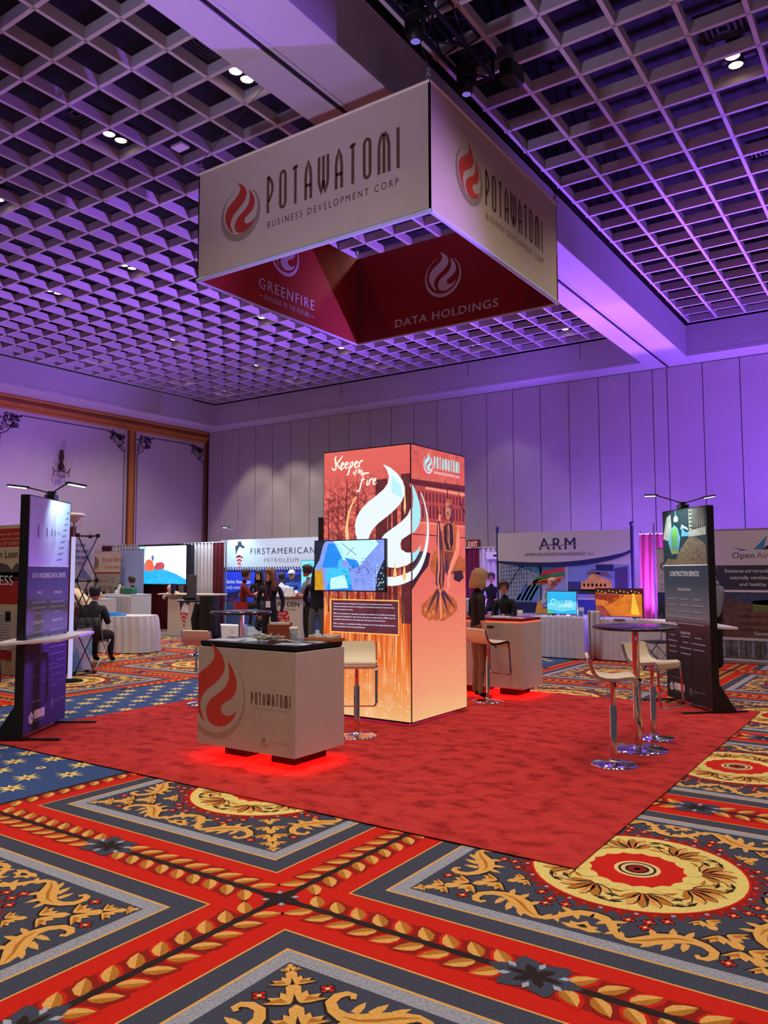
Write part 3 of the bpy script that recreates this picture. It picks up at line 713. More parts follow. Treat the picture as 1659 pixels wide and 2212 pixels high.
def in_right(p):
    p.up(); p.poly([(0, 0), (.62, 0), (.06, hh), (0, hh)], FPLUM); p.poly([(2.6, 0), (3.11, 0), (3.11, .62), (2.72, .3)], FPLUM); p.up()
    p.emblem(1.46, .69, .285, WHT, WHT, .16)
    p.text('DATA HOLDINGS', .662, .113, .108, WHT, w=1.63, bold=True, gap=.06)
    p.up(); p.text('DATA HOLDINGS', .668, .117, .108, WHT, w=1.63, bold=True, gap=.06)
sign_panel('front_panel', (-hw, -hd, 0), (1, 0, 0), 2*hw, FAB, face_front)
sign_panel('side_panel', (hw, -hd, 0), (0, 1, 0), 2*hd, FAB, face_right)
sign_panel('rear_panel', (hw, hd, 0), (-1, 0, 0), 2*hw, FAB)
sign_panel('side_panel', (-hw, hd, 0), (0, -1, 0), 2*hd, FAB)
g = .03
sign_panel('inner_panel', (-hw+g, -hd+g, 0), (0, 1, 0), 2*hd-2*g, FRED, in_left)
sign_panel('inner_panel', (-hw+g, hd-g, 0), (1, 0, 0), 2*hw-2*g, FRED, in_right)
sign_panel('inner_panel', (hw-g, hd-g, 0), (0, -1, 0), 2*hd-2*g, FRED)
sign_panel('inner_panel', (hw-g, -hd+g, 0), (-1, 0, 0), 2*hw-2*g, FRED)
for nm, z, mt, r in (('hem_tube', .0, HEM, .024), ('top_tube', hh, FEDGE, .014)):
    for a, b in (((-hw, -hd), (hw, -hd)), ((hw, -hd), (hw, hd)), ((hw, hd), (-hw, hd)), ((-hw, hd), (-hw, -hd))):
        MB().mat(mt).cyl((a[0], a[1], z), (b[0], b[1], z), r, n=8).build(nm, sg)
CAB = mat('steel_cable', (70, 66, 72), .8)
for cx_, cy_ in ((-hw, -hd), (hw, -hd), (hw, hd), (-hw, hd)):
    MB().mat(CAB).tube([(cx_, cy_, hh+.12), (cx_*.05, cy_*.05, 9.3-SZ0)], .0045, 5).build('hanging_cable', sg)
    b = MB().mat(PIPE); b.tube([(cx_, cy_, hh-.02), (cx_*.995+.02, cy_, hh+.04), (cx_*.99, cy_, hh+.09), (cx_*.99-.02, cy_, hh+.04), (cx_, cy_, hh)], .007, 6); b.box(cx_*.99-.015, cx_*.99+.015, cy_*.99-.015, cy_*.99+.015, hh+.07, hh+.13); b.build('shackle', sg)

# ------------------------------------------------------------------ backlit tower
TX0, TX1, TY0, TY1, TZ = -5.775, -4.57, 7.20, 8.42, 3.05
def glow_mat(name, ramp, tex, mn=None, s=1.0):
    """backlit print: colour by height with printed texture"""
    m = bpy.data.materials.new(name); m.use_nodes = True; nt = m.node_tree; b = nt.nodes['Principled BSDF']; N = nt.nodes.new; L = nt.links.new
    tc = N('ShaderNodeTexCoord'); sp = N('ShaderNodeSeparateXYZ'); L(tc.outputs['Object'], sp.inputs[0])
    mr = N('ShaderNodeMapRange'); mr.inputs[1].default_value = 0; mr.inputs[2].default_value = 3.05; L(sp.outputs['Z'], mr.inputs[0])
    cr = N('ShaderNodeValToRGB'); L(mr.outputs[0], cr.inputs[0]); el = cr.color_ramp.elements
    el[0].position = ramp[0][0]; el[0].color = lin(ramp[0][1]); el[1].position = ramp[-1][0]; el[1].color = lin(ramp[-1][1])
    for q, c in ramp[1:-1]: e = el.new(q); e.color = lin(c)
    out = cr.outputs[0]
    def mixin(fac, col, amount):
        nonlocal out
        mul = N('ShaderNodeMath'); mul.operation = 'MULTIPLY'; L(fac, mul.inputs[0]); mul.inputs[1].default_value = amount
        mx = N('ShaderNodeMix'); mx.data_type = 'RGBA'; L(mul.outputs[0], mx.inputs[0]); L(out, mx.inputs[6]); mx.inputs[7].default_value = lin(col); out = mx.outputs[2]
    def noise(sc, scale3, detail=5, lo=.5, hi=.6, dist=0):
        mp = N('ShaderNodeMapping'); mp.inputs['Scale'].default_value = scale3; L(tc.outputs['Object'], mp.inputs[0])
        n = N('ShaderNodeTexNoise'); n.inputs['Scale'].default_value = sc; n.inputs['Detail'].default_value = detail; n.inputs['Distortion'].default_value = dist; L(mp.outputs[0], n.inputs['Vector'])
        r = N('ShaderNodeMapRange'); r.inputs[1].default_value = lo; r.inputs[2].default_value = hi; L(n.outputs['Fac'], r.inputs[0]); return r.outputs[0]
    def band(z0, z1, z2, z3):
        a = N('ShaderNodeMapRange'); a.inputs[1].default_value = z0; a.inputs[2].default_value = z1; L(sp.outputs['Z'], a.inputs[0])
        c = N('ShaderNodeMapRange'); c.inputs[1].default_value = z2; c.inputs[2].default_value = z3; c.inputs[3].default_value = 1; c.inputs[4].default_value = 0; L(sp.outputs['Z'], c.inputs[0])
        mm = N('ShaderNodeMath'); mm.operation = 'MULTIPLY'; L(a.outputs[0], mm.inputs[0]); L(c.outputs[0], mm.inputs[1]); return mm.outputs[0]
    def times(a, b_):
        mm = N('ShaderNodeMath'); mm.operation = 'MULTIPLY'; L(a, mm.inputs[0]); L(b_, mm.inputs[1]); return mm.outputs[0]
    tex(mixin, noise, band, times)
    b.inputs['Base Color'].default_value = (.03, .02, .02, 1); b.inputs['Roughness'].default_value = .6
    L(out, b.inputs['Emission Color']); b.inputs['Emission Strength'].default_value = s
    return m
def tex_left(mixin, noise, band, times):
    mixin(times(noise(9, (1, 1, 1), 8, .47, .58, .6), band(1.4, 1.6, 2.5, 2.8)), (120, 38, 46), .75)
    mixin(times(noise(22, (1, 1, 1), 8, .50, .60, .8), band(1.2, 1.5, 2.5, 2.8)), (246, 140, 120), .75)
    mixin(times(noise(14, (1, 1, .10), 4, .52, .60), band(.55, .95, 1.35, 1.7)), (150, 50, 30), .75)
    mixin(times(noise(30, (1, 1, .07), 4, .55, .63, .3), band(.25, .6, 1.35, 1.55)), (255, 176, 110), .8)
    mixin(times(noise(5, (1, 1, .9), 3, .52, .66), band(-.1, .02, .35, .7)), (246, 196, 150), .6)
    mixin(times(noise(40, (1, 1, 1), 5, .5, .7), band(2.6, 2.9, 4, 5)), (200, 70, 66), .5)
def tex_right(mixin, noise, band, times):
    mixin(noise(4, (1, 1, 1), 4, .45, .75), (240, 140, 116), .35)
    mixin(times(noise(18, (1, 1, 1), 8, .5, .68), band(2.65, 2.9, 4, 5)), (150, 44, 44), .6)
    mixin(times(noise(40, (1, 1, 1), 5, .5, .7), band(1.0, 1.6, 4, 5)), (196, 66, 60), .35)
G_L = glow_mat('backlit_forest_print', [(0, (240, 190, 130)), (.10, (236, 150, 84)), (.22, (232, 112, 40)), (.36, (226, 92, 24)), (.44, (170, 62, 32)), (.60, (206, 82, 76)), (.85, (222, 92, 86)), (1, (232, 106, 96))], tex_left, s=1.0)
G_R = glow_mat('backlit_statue_print', [(0, (240, 186, 128)), (.12, (238, 158, 116)), (.30, (236, 130, 104)), (.5, (232, 108, 96)), (1, (222, 92, 84))], tex_right, s=1.0)
EWH = em('backlit_white', (236, 248, 252), 1.02); ECY = em('backlit_pale_cyan', (170, 236, 246), 1.0); EOR = em('backlit_amber', (255, 196, 130), 1.1, .15, 6)
E_D = em('backlit_maroon', (104, 32, 40), 1.0, .15, 12); E_DD = em('backlit_dark', (54, 22, 40), 1.0, .2, 16); E_M = em('backlit_rose', (180, 66, 64), 1.0, .1, 14); E_L = em('backlit_salmon', (246, 140, 118), 1.0, .1, 14)
E_B = em('backlit_bronze', (190, 92, 50), 1.0, .25, 14); E_P = em('backlit_plum', (80, 40, 62), 1.0, .1); E_LILAC = em('backlit_lilac', (246, 214, 240), 1.1)
EGOLD = em('backlit_gold_line', (255, 178, 92), 1.15, .2, 10)
FRM = mat('frame_black', (12, 10, 12), .45)
tw = thing('backlit_tower', 'tall four sided glowing red tower with white flame emblem and statue picture', 'display', (TX0, TY0, 0))
tw_w, tw_d = TX1-TX0, TY1-TY0
b = MB().mat(FRM)
for x, y in ((0, 0), (tw_w, 0), (tw_w, tw_d), (0, tw_d)): b.box(x-(.0 if x < .1 else .022), x+(.022 if x < .1 else 0), y-(0 if y < .1 else .022), y+(.022 if y < .1 else 0), .05, TZ)
for z in (.05, TZ-.012):
    b.box(0, tw_w, 0, .02, z, z+.012); b.box(0, tw_w, tw_d-.02, tw_d, z, z+.012); b.box(0, .02, 0, tw_d, z, z+.012); b.box(tw_w-.02, tw_w, 0, tw_d, z, z+.012)
b.build('frame', tw)
MB().mat(FRM).box(.02, tw_w-.02, .02, tw_d-.02, TZ-.02, TZ-.005).build('top_cover', tw)
MB().mat(FRM).box(.12, tw_w-.12, .12, tw_d-.12, .012, .08).build('plinth', tw)
Lf = Print((0, -.001, 0), (1, 0, 0), (0, 0, 1), step=.0007)
Rf = Print((tw_w+.001, 0, 0), (0, 1, 0), (0, 0, 1), step=.0007)
Lf.rect(.008, .062, tw_w-.008, TZ-.012, G_L); Rf.rect(.008, .062, tw_d-.008, TZ-.012, G_R)
# bare forest: trunks and branches
random.seed(11)
Lf.up()
def branch(x, z, a, l, w, dep):
    if dep == 0 or l < .03: return
    x2, z2 = x+l*cos(a), z+l*sin(a)
    if not (.02 < x2 < tw_w-.02 and 1.3 < z2 < 2.8): return
    Lf.stroke([(x, z), ((x+x2)/2+random.uniform(-.01, .01), (z+z2)/2), (x2, z2)], [w, w*.8, w*.6], E_D)
    for k in range(random.choice((2, 2, 3))): branch(x2, z2, a+random.uniform(-.8, .8), l*random.uniform(.55, .85), w*.62, dep-1)
for x, w, top in ((.34, .035, 2.72), (.50, .028, 2.65), (.08, .02, 2.5), (.22, .018, 2.6), (.60, .018, 2.55)):
    Lf.stroke([(x, 1.2), (x+.01, 1.8), (x-.01, 2.3), (x+.005, top)], [w, w*.9, w*.7, w*.2], E_D)
    for k in range(9):
        z = 1.75+k*(top-1.8)/9; branch(x, z, random.choice((.5, 2.6))+random.uniform(-.3, .3), .16, w*.3, 4)
for x, w, z0, z1 in ((.82, .16, 1.2, 2.68), (1.0, .06, 1.2, 2.5), (1.14, .12, 1.1, 2.72), (.93, .04, 1.3, 2.45)): Lf.rect(x-w/2, z0, x+w/2, z1, em('backlit_trunk', (96, 34, 42), 1.0, .35, 10))
for k in range(46):
    x = random.uniform(.1, 1.17); z0 = random.uniform(.25, 1.0); z1 = z0+random.uniform(.15, .7)
    Lf.stroke([(x, z0), (x+random.uniform(-.006, .006), (z0+z1)/2), (x, min(z1, 1.55))], [.003, .009, .002], em('backlit_streak', (255, 190, 130), 1.05))
Lf.up()
for pr, wd in ((Lf, tw_w), (Rf, tw_d)):
    for k in range(90):
        z = .08+abs(random.gauss(0, .32)); x = random.uniform(.03, wd-.03); r = random.uniform(.002, .0065)
        if z < 1.1: pr.quad([(x-r, z), (x, z-r*1.6), (x+r, z), (x, z+r*1.6)], em('backlit_spark', (255, 236, 205), 1.2))
# emblem wraps round the corner: cut the polygons at the corner and lay the rest on the next face
CXE, CZE, RE = .936, 2.115, .615
hold = Rf.h; Rf.h = .016
def clip(poly, x, keep_left):
    out = []
    for i in range(len(poly)):
        a, b_ = poly[i-1], poly[i]; ia = (a[0] <= x) == keep_left or a[0] == x; ib = (b_[0] <= x) == keep_left or b_[0] == x
        if ia != ib: t_ = (x-a[0])/(b_[0]-a[0]); out.append((x, a[1]+t_*(b_[1]-a[1])))
        if ib: out.append(b_)
    return out
def both(poly, mL, mR):
    for t_ in geometry.tessellate_polygon([[Vector((x, y, 0)) for x, y in poly]]):
        tr = [poly[i] for i in t_]
        A = clip(tr, tw_w, True); B = clip(tr, tw_w, False)
        if len(A) > 2: Lf.poly(A, mL)
        if len(B) > 2: Rf.poly([(x-tw_w, z) for x, z in B], mR)
E_NIGHT = em('backlit_umber', (74, 36, 44), 1.0, .3, 9)
ringp = lambda a0, a1, n, f: [f(radians(a0+(a1-a0)*i/n)) for i in range(n+1)]
R0 = RE
for a0, a1 in ((140, 402),):
    n = 54; outr = []; inn = []
    for i in range(n+1):
        a = radians(a0+(a1-a0)*i/n); th = .012+.062*max(0, (1-sin(a))/2)**1.6*1.4
        outr.append((CXE+R0*cos(a), CZE+R0*sin(a))); inn.append((CXE+(R0-th)*cos(a), CZE+(R0-th)*sin(a)))
    for i in range(n):
        q = [outr[i], outr[i+1], inn[i+1], inn[i]]; both(q, EWH if 20 < i < 44 else EOR, EWH)
Lf.up(); Rf.up()
both([(CXE+x*RE, CZE+y*RE*.96) for x, y in FL_L], EWH, EWH)
Lf.quad([(CXE+.02, 2.72), (CXE+.14, 2.60), (CXE+.17, 2.45), (CXE+.02, 2.52)], ECY)
both([(CXE+x*RE, CZE+y*RE*.96) for x, y in FL_R], EWH, ECY)
Lf.up()
for x, z, w, h in ((1.13, 2.35, .03, .25), (1.0, 1.62, .05, .14), (1.12, 1.60, .05, .16), (.86, 1.60, .03, .1)): Lf.quad([(x-w/2, z), (x, z-h/3), (x+w/2, z), (x, z+h)], EOR)
Rf.h = hold
# handwriting
def pen(pr, strokes, ox, oz, s_, m, w=.016, slant=.0):
    for st in strokes:
        pts = []
        for i in range(len(st)-1):
            a = st[max(i-1, 0)]; b_ = st[i]; c = st[i+1]; d = st[min(i+2, len(st)-1)]
            for k in range(4):
                t_ = k/4; q = []
                for j in (0, 1):
                    q.append(.5*(2*b_[j]+(c[j]-a[j])*t_+(2*a[j]-5*b_[j]+4*c[j]-d[j])*t_*t_+(3*b_[j]-a[j]-3*c[j]+d[j])*t_**3))
                pts.append(q)
        pts.append(st[-1]); n = len(pts)
        pr.stroke([(ox+(x+y*slant)*s_, oz+y*s_) for x, y in pts], [w*(.45+.75*sin(pi*(i+.5)/n)) for i in range(n)], m)
SCRIPT = {
 'K': (.75, [[(.25, 1.05), (.12, .95), (.16, .7), (.3, .1), (.22, -.05)], [(.85, 1.05), (.5, .62), (.28, .5)], [(.28, .52), (.55, .2), (.95, -.12)], [(.25, -.04), (.05, .0), (-.12, .18)]]),
 'e': (.42, [[(.05, .22), (.25, .32), (.28, .45), (.15, .48), (.04, .3), (.08, .08), (.22, .02), (.4, .15)]]),
 'p': (.5, [[(.1, .45), (.08, .0), (-.02, -.45), (-.15, -.5)], [(.1, .38), (.28, .5), (.34, .3), (.2, .05), (.08, .1)]]),
 'r': (.42, [[(.06, .46), (.08, .0)], [(.08, .3), (.2, .48), (.42, .5)]]),
 'o': (.42, [[(.2, .46), (.05, .3), (.08, .06), (.24, .04), (.32, .25), (.2, .46)]]),
 'f': (.3, [[(.4, .95), (.25, .9), (.15, .4), (.02, -.3), (-.1, -.35)], [(.02, .45), (.32, .48)]]),
 't': (.3, [[(.2, .85), (.1, .1), (.25, .05)], [(0, .5), (.34, .52)]]),
 'h': (.45, [[(.2, .95), (.05, 0)], [(.08, .25), (.22, .46), (.3, .35), (.28, .02), (.38, .05)]]),
 'F': (.7, [[(.35, .95), (.2, .4), (.05, -.35), (-.15, -.45), (-.22, -.3)], [(.0, .88), (.3, 1.0), (.9, 1.02)], [(.1, .45), (.5, .52)]]),
 'i': (.22, [[(.08, .46), (.06, .06), (.2, .04)], [(.1, .66), (.13, .7)]]), ' ': (.25, [])}
def write(pr, word, x, z, s_, m, w):
    for c in word:
        adv, st = SCRIPT[c]; pen(pr, st, x, z, s_, m, w, .12); x += adv*s_
write(Lf, 'Keeper', .14, 2.835, .145, em('backlit_ivory', (255, 246, 230), 1.1), .017)
write(Lf, 'of the', .43, 2.765, .066, em('backlit_ivory', (255, 246, 230), 1.1), .009)
write(Lf, 'Fire', .52, 2.625, .135, em('backlit_ivory', (255, 246, 230), 1.1), .016)
# text box with glowing border
bx = (.105, .968, 1.053, 1.348)
Lf.rect(bx[0], bx[1], bx[2], bx[3], em('backlit_box_dusk', (96, 42, 56), 1.0, .35, 5)); Lf.up()
for q in ((bx[0], bx[1], bx[0]+.018, bx[3]), (bx[2]-.012, bx[1]+.02, bx[2], bx[3]), (bx[0], bx[3]-.014, bx[2], bx[3]), (bx[0], bx[1], bx[2], bx[1]+.013)): Lf.rect(*q, EGOLD)
TXT = ['Potawatomi Business Development Corporation is an investment arm of the Forest', 'County Potawatomi, focused on bringing new and diverse streams of income to the', 'tribe for generations to come.', '',
       'PBDC has investments in operating companies in markets such as federal contracting,', 'construction management, data services and cyber security services. PBDC also has', 'a portfolio of investments in real estate and other passive income sources.', '',
       'PBDC operates as a standalone holding company and is its own legal entity, however', 'wholly owned by the Forest County Potawatomi.']
WD = [.81, .84, .28, 0, .85, .85, .72, 0, .85, .45]; z = 1.290
for ln, w_ in zip(TXT, WD):
    if ln: Lf.text(ln, .153, z, .0150, em('backlit_text', (226, 232, 255), 1.2), w=w_, bold=True)
    z -= .033 if ln else .014
Lf.build('front_graphic', tw)
# right face: capitol facade, ground and seated bronze figure with a long pipe and a leaf fan
R = Rf
R.up(); R.quad([(.008, 2.64), (1.21, 2.66), (1.21, 2.19), (.008, 2.19)], E_M)
R.up(); R.quad([(.008, 2.66), (1.21, 2.69), (1.21, 2.60), (.008, 2.60)], E_D); R.quad([(.3, 2.60), (1.21, 2.61), (1.21, 2.56), (.3, 2.57)], E_L)
for k in range(15):
    x = .07+k*.077
    R.rect(x, 2.44, x+.035, 2.54, E_D); R.rect(x, 2.25, x+.038, 2.40, E_D)
for k in range(24): R.rect(.03+k*.049, 2.615, .05+k*.049, 2.645, E_DD)
R.rect(.008, 2.185, 1.21, 2.205, E_L); R.rect(.008, 2.055, 1.21, 2.065, E_DD)
R.poly([(.008, 1.86), (.25, 1.88), (.4, 1.86), (.35, 1.72), (.2, 1.62), (.008, 1.46)], E_DD)
R.poly([(1.21, 1.72), (1.0, 1.66), (.86, 1.62), (.9, 1.72), (1.21, 1.80)], E_D)
R.up()
for pts, w in (([(.73, 2.72), (.78, 2.62), (.80, 2.50)], [.008, .022, .014]), ([(1.02, 2.76), (1.07, 2.55), (1.12, 2.44), (1.21, 2.36)], [.006, .016, .028, .03]), ([(.15, 2.70), (.08, 2.56)], [.008, .004])): R.stroke(pts, w, E_DD)
# legs, body, arms
R.poly([(.42, 1.80), (.50, 1.90), (.60, 1.86), (.66, 1.70), (.55, 1.60), (.42, 1.64), (.38, 1.72)], E_B)
R.poly([(.84, 1.88), (1.0, 1.86), (1.21, 1.80), (1.215, 1.66), (1.05, 1.60), (.86, 1.66), (.78, 1.74)], E_B)
R.poly([(.62, 2.14), (.70, 2.20), (.78, 2.24), (.90, 2.25), (1.02, 2.19), (1.06, 2.12), (1.03, 1.95), (.96, 1.90), (.93, 1.80), (.70, 1.78), (.66, 1.92)], E_B)
R.poly([(.70, 1.90), (.92, 1.90), (.90, 1.66), (.80, 1.58), (.72, 1.66)], E_P)
R.up()
R.poly([(1.02, 2.19), (1.065, 2.12), (1.075, 1.98), (1.04, 1.86), (.94, 1.74), (.86, 1.64), (.80, 1.50), (.76, 1.49), (.78, 1.64), (.86, 1.78), (.98, 1.93), (.99, 2.06)], E_L)
R.poly([(.60, 2.10), (.585, 2.0), (.59, 1.90), (.55, 2.05), (.56, 2.22), (.60, 2.32), (.635, 2.30), (.62, 2.2), (.68, 2.14)], E_L)
R.poly([(.715, 2.41), (.73, 2.48), (.78, 2.515), (.85, 2.505), (.895, 2.45), (.905, 2.36), (.91, 2.25), (.86, 2.17), (.85, 2.28), (.80, 2.24), (.755, 2.26), (.73, 2.33)], E_P)
R.poly([(.735, 2.44), (.78, 2.47), (.85, 2.46), (.87, 2.38), (.85, 2.29), (.80, 2.25), (.765, 2.27), (.74, 2.34)], E_L)
R.poly([(.70, 2.17), (.80, 2.22), (.90, 2.19), (.92, 2.0), (.86, 1.90), (.76, 1.90), (.70, 2.02)], E_DD)
R.up(); R.poly([(.73, 2.45), (.76, 2.50), (.86, 2.50), (.885, 2.43), (.80, 2.45)], E_B)
for x, z, w, h in ((.762, 2.40, .03, .008), (.825, 2.40, .035, .009), (.79, 2.34, .022, .02), (.795, 2.305, .05, .007)): R.rect(x-w/2, z-h/2, x+w/2, z+h/2, E_DD)
R.stroke([(.80, 2.2), (.82, 2.1), (.81, 2.0), (.84, 1.92)], .02, E_L); R.stroke([(.78, 2.18), (.77, 2.08), (.79, 1.98)], .014, E_B); R.stroke([(.70, 1.90), (.93, 1.89)], .02, E_B)
R.stroke([(.60, 2.44), (.605, 2.38), (.60, 2.33)], [.01, .04, .05], E_B); R.stroke([(.565, 2.36), (.56, 2.30)], .02, E_DD)
# trailing pipe arm and hanging limb in the foreground
R.poly([(.55, 2.22), (.60, 2.24), (.66, 2.02), (.68, 1.80), (.72, 1.66), (.68, 1.48), (.60, 1.44), (.50, 1.52), (.52, 1.70), (.55, 1.85), (.53, 2.02)], E_P)
R.up(); R.stroke([(.575, 2.2), (.57, 2.0), (.575, 1.86), (.58, 1.7), (.55, 1.55), (.60, 1.42), (.62, 1.25)], [.02, .03, .045, .035, .025, .04, .03], E_L)
R.stroke([(.63, 1.9), (.65, 1.7), (.63, 1.55), (.66, 1.42)], [.02, .03, .04, .02], E_B)
R.poly([(.77, 1.50), (.80, 1.56), (.83, 1.50), (.80, 1.46), (.76, 1.40), (.74, 1.44)], E_L)
R.poly([(.92, 1.66), (1.12, 1.67), (1.16, 1.58), (1.05, 1.53), (.92, 1.56)], E_DD); R.rect(.95, 1.60, 1.06, 1.64, E_P)
fan = [(.53, 1.47), (.42, 1.40), (.30, 1.34), (.22, 1.30), (.18, 1.27), (.20, 1.235), (.185, 1.21), (.23, 1.17), (.30, 1.14), (.36, 1.115), (.42, 1.13), (.50, 1.10), (.56, 1.115), (.62, 1.095), (.68, 1.10), (.74, 1.11), (.80, 1.135), (.87, 1.15), (.94, 1.18), (.99, 1.21), (1.0, 1.245), (.98, 1.29), (.94, 1.33), (.86, 1.37), (.75, 1.41), (.66, 1.46)]
R.up(); R.poly(fan, E_B); R.up()
for a, b_ in (((.55, 1.45), (.30, 1.20)), ((.58, 1.43), (.50, 1.18)), ((.63, 1.42), (.78, 1.18)), ((.66, 1.43), (.92, 1.24))):
    R.stroke([a, ((a[0]+b_[0])/2, (a[1]+b_[1])/2+.01), b_], [.05, .045, .01], E_P)
R.stroke([(.60, 1.45), (.61, 1.30), (.62, 1.12)], [.03, .045, .03], E_L)
for x, z in ((.36, 1.17), (.45, 1.2), (.70, 1.16), (.85, 1.21), (.28, 1.24)): R.disc(x, z, .028, em('backlit_ochre', (222, 128, 70), 1.0), 8)
R.up(); R.up(); R.up(); R.emblem(.355, 2.855, .105, ECY, E_LILAC, .16); R.tall(.48, 1.07, 2.825, .137, ECY, .085)
R.text('BUSINESS DEVELOPMENT CORP', .48, 2.765, .026, E_LILAC, w=.59, bold=True)
Rf.build('side_graphic', tw)
B2 = Print((tw_w, tw_d+.001, 0), (-1, 0, 0), (0, 0, 1)); B2.rect(.008, .062, tw_w-.008, TZ-.012, G_R); B2.build('rear_graphic', tw)
B2 = Print((-.001, tw_d, 0), (0, -1, 0), (0, 0, 1)); B2.rect(.008, .062, tw_d-.008, TZ-.012, G_L); B2.build('side_graphic', tw)
E_LED = em('tower_led_strip', (215, 110, 245), 4.0)
b = MB().mat(E_LED); b.box(.10, tw_w-.10, .10, .12, .035, .048); b.box(tw_w-.12, tw_w-.10, .12, tw_d-.1, .035, .048); b.build('led_strip', tw)

# television on the tower
SCRF = mat('screen_frame', (10, 11, 14), .35)
def screen(name, label, loc, rz, w, h, paint, stand=None, group=None, frame=.012, depth=.045, cat='television'):
    t = thing(name, label, cat, loc, rz, group)
    b = MB().mat(SCRF); b.box(-w/2, w/2, 0, depth, 0, h); b.build('case', t, bevel=.004)
    pr = Print((-w/2+frame, -.0006, frame), step=.0006); paint(pr, w-2*frame, h-2*frame); pr.build('picture', t)
    if stand: stand(t, w, h, depth)
    return t
def pic_aerial(p, w, h):
    S = lambda pts: [(x*w, y*h) for x, y in pts]
    p.rect(0, 0, w, h, em('scr_lavender', (128, 150, 232), 1.15, .12, 12)); p.up()
    p.poly(S([(0, .35), (.10, .45), (.12, .3), (.14, .0), (0, 0)]), em('scr_ochre', (206, 150, 40), 1.0, .2, 20)); p.poly(S([(0, .45), (.07, .62), (.12, .9), (.16, 1), (0, 1)]), em('scr_darkwood', (24, 34, 52), 1.0, .5, 30))
    p.poly(S([(.02, 0), (.0, .42), (.06, .38), (.1, .12), (.12, 0)]), em('scr_ochre', (206, 150, 40), 1.0, .2, 20))
    p.poly(S([(.88, .0), (.90, .3), (.96, .5), (1, .62), (1, 0)]), em('scr_darkwood', (24, 34, 52), 1.0, .5, 30))
    p.up(); p.poly(S([(.11, .47), (.20, .95), (.36, .94), (.43, .72), (.34, .42)]), em('scr_blue', (24, 132, 232), 1.15, .1, 8))
    p.poly(S([(.28, 1), (.42, .62), (.66, .48), (.72, .60), (.92, .92), (.88, 1)]), em('scr_mint', (190, 244, 240), 1.15, .06, 6))
    p.poly(S([(.16, .28), (.20, .46), (.50, .47), (.54, .12), (.22, .10)]), em('scr_cyan', (60, 190, 240), 1.15, .08, 8))
    p.poly(S([(.18, .0), (.22, .24), (.52, .30), (.56, .0)]), em('scr_blue', (24, 132, 232), 1.15, .1, 8))
    p.up(); p.poly(S([(.23, .02), (.24, .24), (.44, .31), (.50, .05)]), em('scr_mint', (190, 244, 240), 1.15, .06, 6))
    p.poly(S([(.44, .66), (.62, .60), (.66, .48), (.56, .44)]), em('scr_blue', (24, 132, 232), 1.15)); p.poly(S([(.36, .62), (.42, .66), (.40, .50), (.34, .48)]), em('scr_cyan', (60, 190, 240), 1.15))
    random.seed(5); dk = em('scr_indigo', (40, 40, 120), 1.0)
    for k in range(70):
        x, y = random.gauss(.62, .12), random.gauss(.40, .10)
        if 0 < x < .95 and 0 < y < .95: p.quad(S([(x, y), (x+.012, y+.004), (x+.010, y+.02), (x-.004, y+.012)]), dk)
    for k in range(50):
        x, y = random.uniform(.84, .99), random.uniform(.02, .5); p.quad(S([(x, y), (x+.012, y), (x+.010, y+.02), (x, y+.02)]), random.choice((dk, em('scr_mint', (190, 244, 240), 1.15))))
    for r in (.10, .15, .2): p.ring(.72*w, .38*h, r*h, r*h+.004, em('scr_slateblue', (90, 104, 190), 1.0), -60, 200, 16)
    p.stroke(S([(.40, .95), (.62, .70)]), .006, dk); p.stroke(S([(.46, .70), (.58, .86)]), .005, dk)
TVY = 7.12
tv = screen('television', 'slim television with blue aerial picture mounted on the tower front', (-5.315, TVY-.045, 1.437), 0, .99, .578, pic_aerial)
MB().mat(SCRF).box(-.10, .10, .045, .118, .18, .40).build('wall_bracket', tv)
def pic_blank(p, w, h): p.rect(0, 0, w, h, em('scr_lavender', (128, 150, 232), 1.15))
tv2 = screen('television', 'black edge of a second television on the hidden left side of the tower', (-5.90, 7.75, 1.72), -pi/2, .99, .578, pic_blank)
MB().mat(SCRF).box(-.10, .10, .045, .10, .18, .40).build('wall_bracket', tv2)

# ------------------------------------------------------------------ counters
CWH = mat('counter_white', (190, 182, 176), .55, noise=.03, scale=6); CFR = mat('counter_print_ground', (168, 158, 144), .6, noise=.06, scale=3.5); CTOP = mat('counter_top_black', (14, 15, 20), .25)
CRED = em('counter_led_red', (255, 24, 16), 5.0); CORED = em('counter_led_orange', (255, 60, 24), 3.0); CHROME = mat('chrome', (215, 212, 215), .08, metal=1)
CPLB = mat('counter_plinth_black', (9, 8, 9), .8, spec=.1)
def counter(label, loc, rz, W_, D_, paint=None, doors=False, topm=None):
    t = thing('counter', label, 'counter', loc, rz)
    z0, z1 = .125, .985
    MB().mat(CWH).box(0, W_, .004, D_, z0, z1).build('cabinet', t, bevel=.003)
    MB().mat(topm or CTOP).box(.012, W_-.012, .012, D_-.012, 1.0, 1.037).build('countertop', t, bevel=.004)
    for a, b_ in ((.04, .43), (W_-.56+.01, W_-.17)):
        MB().mat(CPLB).box(a+.12, b_, .19, D_-.04, .012, z0).build('plinth', t)
    b = MB().mat(CRED); b.box(.16, W_-.10, .150, .17, z0-.012, z0); b.box(W_-.16, W_-.14, .17, D_-.1, z0-.012, z0); b.box(.10, .12, .2, D_-.1, z0-.012, z0); b.build('led_strip', t)
    b = MB().mat(CORED if not paint else CPLB); b.box(.02, W_-.02, .02, D_-.02, .986, .999); b.build('led_edge' if not paint else 'shadow_gap', t)
    if paint:
        pr = Print((0, .003, 0), step=.0007); pr.rect(.002, z0, W_-.002, z1, CFR); pr.up(); paint(pr); pr.build('front_graphic', t)
    return t
SEAL = mat('seal_ink', (92, 80, 76), .8)
